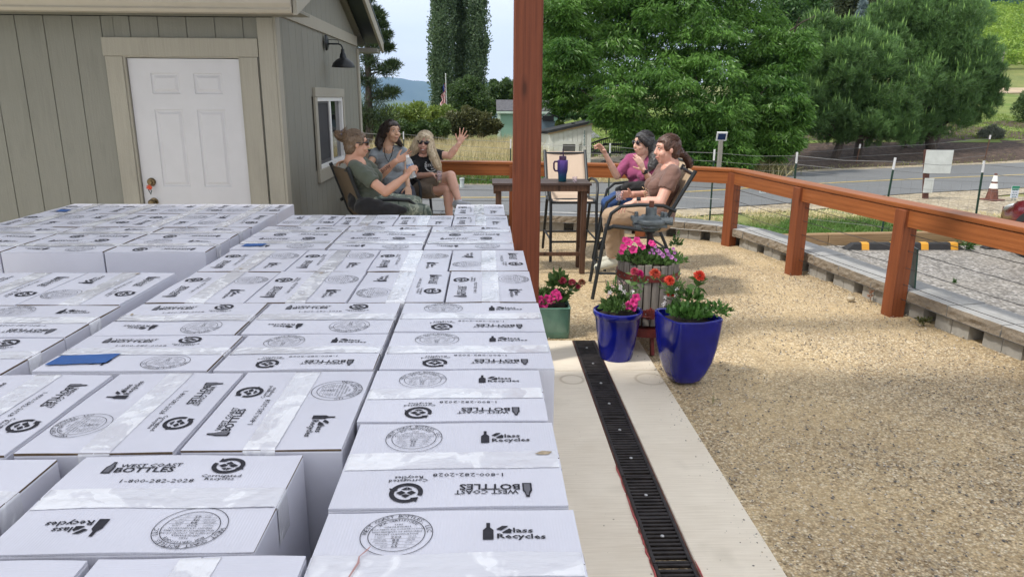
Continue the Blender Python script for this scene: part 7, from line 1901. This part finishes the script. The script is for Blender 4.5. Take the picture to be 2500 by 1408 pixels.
mb = MB(); capsule(mb, at(890, 505, Y-.18), at(955, 518, Y-.14), .085, .075); capsule(mb, at(880, 490, Y-.02), at(950, 500, Y+.05), .11, .085); capsule(mb, at(950, 517, Y-.14), at(985, 512, Y-.14), .06, .03)
blob('jacket', mb, blkc, P1, .009, 3, .004, 22)
sc_m = M('scrunchie_grey', (.12, .11, .14), .9); mb = MB(); p = at(836, 328, Y)
for k in range(10):
    a = k*.628; mb.ball(p+V3((.012, .0, .006))*0+V3((0, math.cos(a)*.026, math.sin(a)*.026)), .012, 8)
blob('hair_tie', mb, sc_m, P1, .005, 2)
bt_ = at(1003, 414, Y-.05)
cl2, nt, b = new_mat('bottle_plastic'); b.inputs['Base Color'].default_value = (.85, .9, .93, 1); b.inputs['Transmission Weight'].default_value = .6; b.inputs['Roughness'].default_value = .12; b.inputs['IOR'].default_value = 1.15
wb_ = empty('water_bottle', bt_, 'clear water bottle with blue label held by the woman in the green tee', 'bottle')
ax = V3((-.22, 0, 1)).normalized()
q3 = ax.to_track_quat('Z', 'Y').to_matrix()
def lathe_ax(mb, prof, o, n=18):
    b0 = len(mb.v); mb.lathe(prof, (0, 0, 0), n)
    for i in range(b0, len(mb.v)): mb.v[i] = tuple(V3(o)+q3 @ V3(mb.v[i]))
mb = MB(); lathe_ax(mb, [(.0001, -.07), (.030, -.068), (.032, -.055), (.030, -.02), (.032, .02), (.031, .05), (.026, .075), (.014, .098), (.012, .105)], bt_); mb.build('body', cl2, wb_, smooth=True)
mb = MB(); lathe_ax(mb, [(.0325, -.005), (.0325, .045)], bt_); mb.build('label', M('bottle_label', (.25, .35, .7), .5, var=.9, scale=35), wb_, smooth=True)
mb = MB(); lathe_ax(mb, [(.0145, .100), (.0145, .120), (.0001, .121)], bt_, 14); mb.build('cap', vinyl, wb_, smooth=True)
mb = MB(); d_ = (w1['wrL']-w1['elL']).normalized(); v_up = (V3((0, 0, 1))-d_*d_.z).normalized(); v_out = V3((0, -1, 0)); v_out = (v_out-d_*v_out.dot(d_)-v_up*v_out.dot(v_up)).normalized()
o_ = w1['elL'].lerp(w1['wrL'], .52); tv, tf = text_faces('Bobby', .042, .0004, 1.0)
mb.add([o_+d_*a+(v_up*math.sin(b_/.034)+v_out*math.cos(b_/.034))*(.0365-a*.06) for a, b_ in tv], tf); mb.build('forearm_tattoo', M('tattoo_ink', (.10, .07, .07), .8), P1)
# --- woman 2: grey tee
Y = 7.35
sk2 = skinmat('olive_skin', (.62, .39, .27)); hg = hairmat('dark_brown_hair', (.018, .012, .01), (.06, .042, .036))
w2 = dict(head=at(957, 321, Y), face=(.62, -.78, .02), hup=(.05, 0, 1), skin=sk2, hs=.98, hip=at(972, 474, Y), shR=at(917, 374, Y+.02), shL=at(982, 370, Y+.02), neck=at(947, 357, Y+.02),
          elR=at(901, 412, Y+.12), wrR=at(852, 397, Y-.6), elL=at(991, 413, Y+.02), wrL=at(996, 455, Y-.2), knR=at(962, 505, Y-.42), knL=at(1000, 505, Y-.42), anR=at(962, 590, Y-.45), anL=at(1000, 590, Y-.45),
          sleeve=.55, trouser=1.95, shirt=cloth('heather_grey_jersey', (.26, .29, .32)), pants=cloth('navy_denim', (.02, .03, .06)), shoe=blkc, hair=hg, smile=1, bulk=.92, gaze=.8, arm=.92)
w2['elR'] = at(903, 400, Y-.1); w2['wrR'] = at(858, 396, Y-.85)
w2['toeR'] = foot(w2['anR'], (0, -1, 0)); w2['toeL'] = foot(w2['anL'], (0, -1, 0))
w2['hands'] = [(w2['wrR'], (-1, -.2, .15), (0, -.3, -1), (0, -1, .2), (.5, .5, .5, .5), .3, .95), (w2['wrL'], (.1, -.7, -.5), (0, 0, -1), (-1, 0, 0), (.3, .3, .3, .3), .2, .95)]
w2['locks'] = [([at(941, 312, Y+.04), at(931, 335, Y+.02), at(925, 352, Y), at(928, 362, Y-.03)], [.055, .05, .042, .02]), ([at(950, 330, Y+.06), at(945, 352, Y+.06)], [.06, .04]), ([at(966, 332, Y+.05), at(971, 346, Y+.0), at(979, 354, Y-.04)], [.02, .030, .018]), ([at(952, 304, Y-.06), at(940, 318, Y-.05), at(936, 332, Y-.03)], [.025, .024, .02])]
P2_ = person('woman with shoulder length dark hair and a light grey tee, looking to the right', w2)
mb = MB(); Yn = Y-.13
mb.tube([at(938, 362, Y-.05), at(940, 380, Yn-.03), at(948, 396, Yn-.03), at(956, 380, Yn-.03), at(960, 360, Y-.05)], .0045, 6); mb.build('lanyard', blkc, P2_, smooth=True)
mb = MB(); mb.tube([at(941, 362, Y-.05), at(947, 377, Yn+.0), at(953, 362, Y-.05)], .0015, 5); mb.ball(at(947, 378, Yn-.005), .006, 8); mb.build('necklace', M('silver', (.7, .7, .7), .25, .9), P2_, smooth=True)
# --- woman 3: black printed tee
Y = 7.65
sk3 = skinmat('fair_skin', (.74, .45, .35)); hb_ = hairmat('blond_hair', (.42, .32, .20), (.78, .66, .48))
w3 = dict(head=at(1037, 348, Y), face=(-.08, -1, -.04), hup=(.10, 0, 1), skin=sk3, hs=1.02, hip=at(1027, 462, Y), shR=at(1006, 384, Y+.02), shL=at(1064, 377, Y+.02), neck=at(1035, 375, Y+.02),
          elR=at(1010, 431, Y-.02), wrR=at(1055, 426, Y-.28), elL=at(1098, 380, Y-.02), wrL=at(1121, 351, Y-.05), knL=at(1100, 430, Y-.42), anL=at(1119, 490, Y-.5), knR=at(1094, 463, Y-.4), anR=at(1097, 540, Y-.42),
          sleeve=.52, trouser=.66, shirt=cloth('black_jersey', (.012, .013, .016)), pants=cloth('khaki_cotton', (.20, .155, .115)), shoe=cloth('grey_sneaker', (.45, .47, .52)), hair=hb_, glasses=1.0, smile=2, bulk=1.02, brow=M('blond_brow', (.35, .25, .15), .8), hairv=1.03)
w3['hipL'] = at(1040, 455, Y-.06); w3['hipR'] = at(1022, 462, Y-.04)
w3['toeL'] = w3['anL']+V3((.10, -.10, -.03)); w3['toeR'] = foot(w3['anR'], (.5, -1, 0))
w3['hands'] = [(w3['wrL'], at(1134, 322, Y-.07)-w3['wrL'], (-.1, -1, .1), (-1, 0, 0), (.08, .06, .08, .12), 0, 1.0, .5), (w3['wrR'], (.9, -.35, .1), (.1, -.1, -1), (0, -1, 0), (.75, .8, .85, .9), .6)]
w3['locks'] = [([at(1022, 340, Y-.02), at(1014, 360, Y-.02), at(1004, 376, Y), at(1000, 388, Y+.02)], [.04, .05, .048, .02]), ([at(1050, 342, Y-.02), at(1054, 365, Y-.08), at(1060, 385, Y-.14), at(1069, 405, Y-.16), at(1074, 416, Y-.16)], [.036, .042, .046, .040, .018]), ([at(1037, 352, Y+.07), at(1035, 375, Y+.07)], [.07, .06]),
               ([at(1044, 333, Y-.085), at(1040, 340, Y-.10)], [.014, .008]), ([at(1032, 333, Y-.085), at(1027, 342, Y-.095)], [.016, .008]), ([at(1048, 348, Y-.06), at(1050, 372, Y-.11)], [.024, .03])]
P3 = person('smiling woman with long blond hair, sunglasses and black tee, waving with raised hand', w3)
mb = MB(); Yp = Y-.165
ctr = at(1050, 406, Yp)
def shirt_y(z): return Yp+.0
for t_, px, py, sz in (('10', 1056, 396, .034), ('STONE', 1055, 404, .036), ('EST', 1056, 412, .018)): put_text(mb, t_, at(px, py, Yp-.008), (.97, .15, .04), (0, -.05, 1), sz, .0006, 1.15)
for k in range(15):
    a = R(150+k*15); mb.ball(at(1052, 404, Yp-.004)+V3((math.cos(a)*.058, 0, math.sin(a)*.062)), (.009, .002, .006), 6)
mb.build('shirt_print', M('print_white', (.55, .58, .6), .8), P3)
yw_ = M('white_wine', (.5, .42, .08), .15); cpp = at(1073, 447, Y-.40); cup(cpp, .026, .12, 'tall clear cup with pale wine held by the blond woman', yw_)
# --- woman 4: magenta henley
Y = 6.75
sk4 = skinmat('pale_skin', (.72, .46, .36)); hk = hairmat('black_grey_hair', (.012, .011, .012), (.075, .07, .072))
w4 = dict(head=at(1571, 350, Y), face=(-.90, -.42, -.02), skin=sk4, hip=at(1566, 474, Y+.12), shR=at(1537, 389, Y+.14), shL=at(1598, 395, Y-.06), neck=at(1578, 380, Y+.03), hside=V3((-.35, .93, 0)),
          elR=at(1506, 430, Y+.02), wrR=at(1478, 377, Y-.05), elL=at(1592, 446, Y-.12), wrL=at(1571, 415, Y-.25), knL=at(1483, 496, Y-.02), anL=at(1500, 585, Y), knR=at(1500, 484, Y+.24), anR=at(1510, 575, Y+.25),
          sleeve=.93, trouser=1.92, shirt=cloth('magenta_jersey', (.27, .055, .14)), pants=cloth('blue_denim', (.025, .07, .21)), shoe=blkc, hair=hk, glasses=.95, smile=1, bulk=.95, arm=.93)
w4['toeL'] = foot(w4['anL'], (-1, 0, 0)); w4['toeR'] = foot(w4['anR'], (-1, 0, 0))
w4['hands'] = [(w4['wrR'], at(1465, 356, Y-.06)-w4['wrR'], (-.6, -.4, -.2), (.2, -.8, .2), (.35, .55, .65, .75), .9), (w4['wrL'], at(1560, 390, Y-.27)-w4['wrL'], (-.5, .8, 0), (-.9, -.4, .3), (.15, .18, .22, .28), .1)]
w4['locks'] = [([at(1588, 352, Y+.02), at(1597, 372, Y-.02), at(1598, 392, Y-.09), at(1590, 408, Y-.13), at(1586, 414, Y-.14)], [.058, .056, .048, .034, .014]), ([at(1600, 358, Y+.03), at(1607, 350, Y+.03)], [.04, .03]), ([at(1562, 334, Y-.06), at(1572, 342, Y-.08), at(1582, 352, Y-.06)], [.024, .026, .03])]
P4 = person('woman with long black hair, sunglasses and magenta shirt, gesturing with both hands', w4)
mb = MB(); capsule(mb, at(1530, 458, Y-.08), at(1590, 455, Y-.12), .05, .055); capsule(mb, at(1508, 464, Y+.1), at(1545, 455, Y-.0), .03, .05); blob('jacket', mb, blkc, P4, .008, 3, .004, 30)
def band_at(nm, wr, el, m_, par, r=.032, face=None, fm=None):
    d = (wr-el).normalized(); p = wr-d*.025; mb = MB(); mb.tube([p-d*.009, p+d*.009], r, 16); o = mb.build(nm, m_, par, smooth=True)
    if face is not None: mb = MB(); mb.box(p+V3(face).normalized()*r, (.034, .034, .012), V3(face).to_track_quat('Z', 'Y').to_matrix()); mb.build('watch_face', fm, o, bevel=.003)
band_at('watch', w4['wrL'], w4['elL'], blk, P4, .028, (.3, -.95, 0), blk)
# --- woman 5: brown tee
Y = 6.0
sk5 = skinmat('ruddy_skin', (.70, .40, .31)); ha = hairmat('auburn_hair', (.035, .015, .010), (.12, .055, .035))
w5 = dict(head=at(1629, 364, Y), face=(-1, -.16, -.06), skin=sk5, hs=1.06, hip=at(1605, 531, Y), shL=at(1642, 424, Y-.20), shR=at(1621, 413, Y+.17), neck=at(1642, 400, Y), hside=V3((0, 1, 0)),
          elL=at(1612, 494, Y-.28), wrL=at(1551, 492, Y-.24), elR=at(1590, 478, Y+.24), wrR=at(1543, 475, Y+.10), knL=at(1490, 527, Y-.10), knR=at(1506, 522, Y+.14), anL=at(1497, 630, Y+.02), anR=at(1506, 618, Y+.20),
          sleeve=.58, trouser=1.93, shirt=cloth('brown_jersey', (.17, .095, .075)), pants=cloth('tan_chino', (.38, .27, .18)), shoe=cloth('pale_sneaker', (.52, .52, .44)), hair=ha, hairv=1.0, smile=1, bulk=1.13, arm=1.22, loose=.014, hipw=.09)
w5['toeL'] = w5['anL']+V3((-.135, -.02, -.075)); w5['toeR'] = w5['anR']+V3((-.13, 0, -.07))
w5['hands'] = [(w5['wrL'], (-1, -.05, -.35), (0, .1, -1), (0, 1, 0), (.30, .35, .4, .45), .2, 1.02), (w5['wrR'], (-1, -.25, .05), (0, -.9, -.2), (-.3, 0, 1), (.55, .7, .8, .85), .6, 1.0)]
w5['locks'] = [([at(1660, 374, Y+.02), at(1672, 380, Y+.02), at(1680, 392, Y+.02), at(1684, 404, Y+.02), at(1679, 412, Y+.02)], [.038, .026, .032, .028, .010]), ([at(1640, 352, Y), at(1660, 372, Y)], [.058, .036]), ([at(1622, 343, Y), at(1640, 347, Y)], [.03, .036])]
P5 = person('woman with auburn ponytail, brown tee and tan trousers, seated nearest at right', w5)
band_at('watch', w5['wrL'], w5['elL'], M('cream_strap', (.7, .65, .52), .6), P5, .031, (-.1, -.6, .8), blk)
mb = MB()
fl_ = leafmat('gold_print', (.5, .3, .15), (.6, .45, .3), .0)
for k in range(12):
    t = k/11; p = at(1573+20*math.sin(t*3)*.4, 470-22*t*.9, Y-.02) if False else at(1575+4*math.sin(k), 480-2.0*k, Y-.02)
    mb.ball(p+V3((rnd.uniform(-.005, .01), rnd.uniform(-.03, .03), 0)), (.006, .008, .006), 6)
mb.build('shirt_print', fl_, P5)
cup(at(1512, 489, Y+.03), .034, .075, 'clear cup with dark red wine held by the woman in the brown tee', redw)
print('people ok')

# ================================================================== HAZE (real air round the whole scene)
hz = MB(); hz.mm((-9000, -60, -260), (9500, 7900, 700))
hm, nt, b = new_mat('haze_air'); nt.nodes.remove(b); pv = N(nt, 'ShaderNodeVolumePrincipled'); pv.inputs['Color'].default_value = (.38, .62, 1, 1); pv.inputs['Density'].default_value = .00012; pv.inputs['Anisotropy'].default_value = .2
nt.links.new(pv.outputs[0], nt.nodes['Material Output'].inputs['Volume'])
tag(hz.build('haze', hm), kind='stuff')
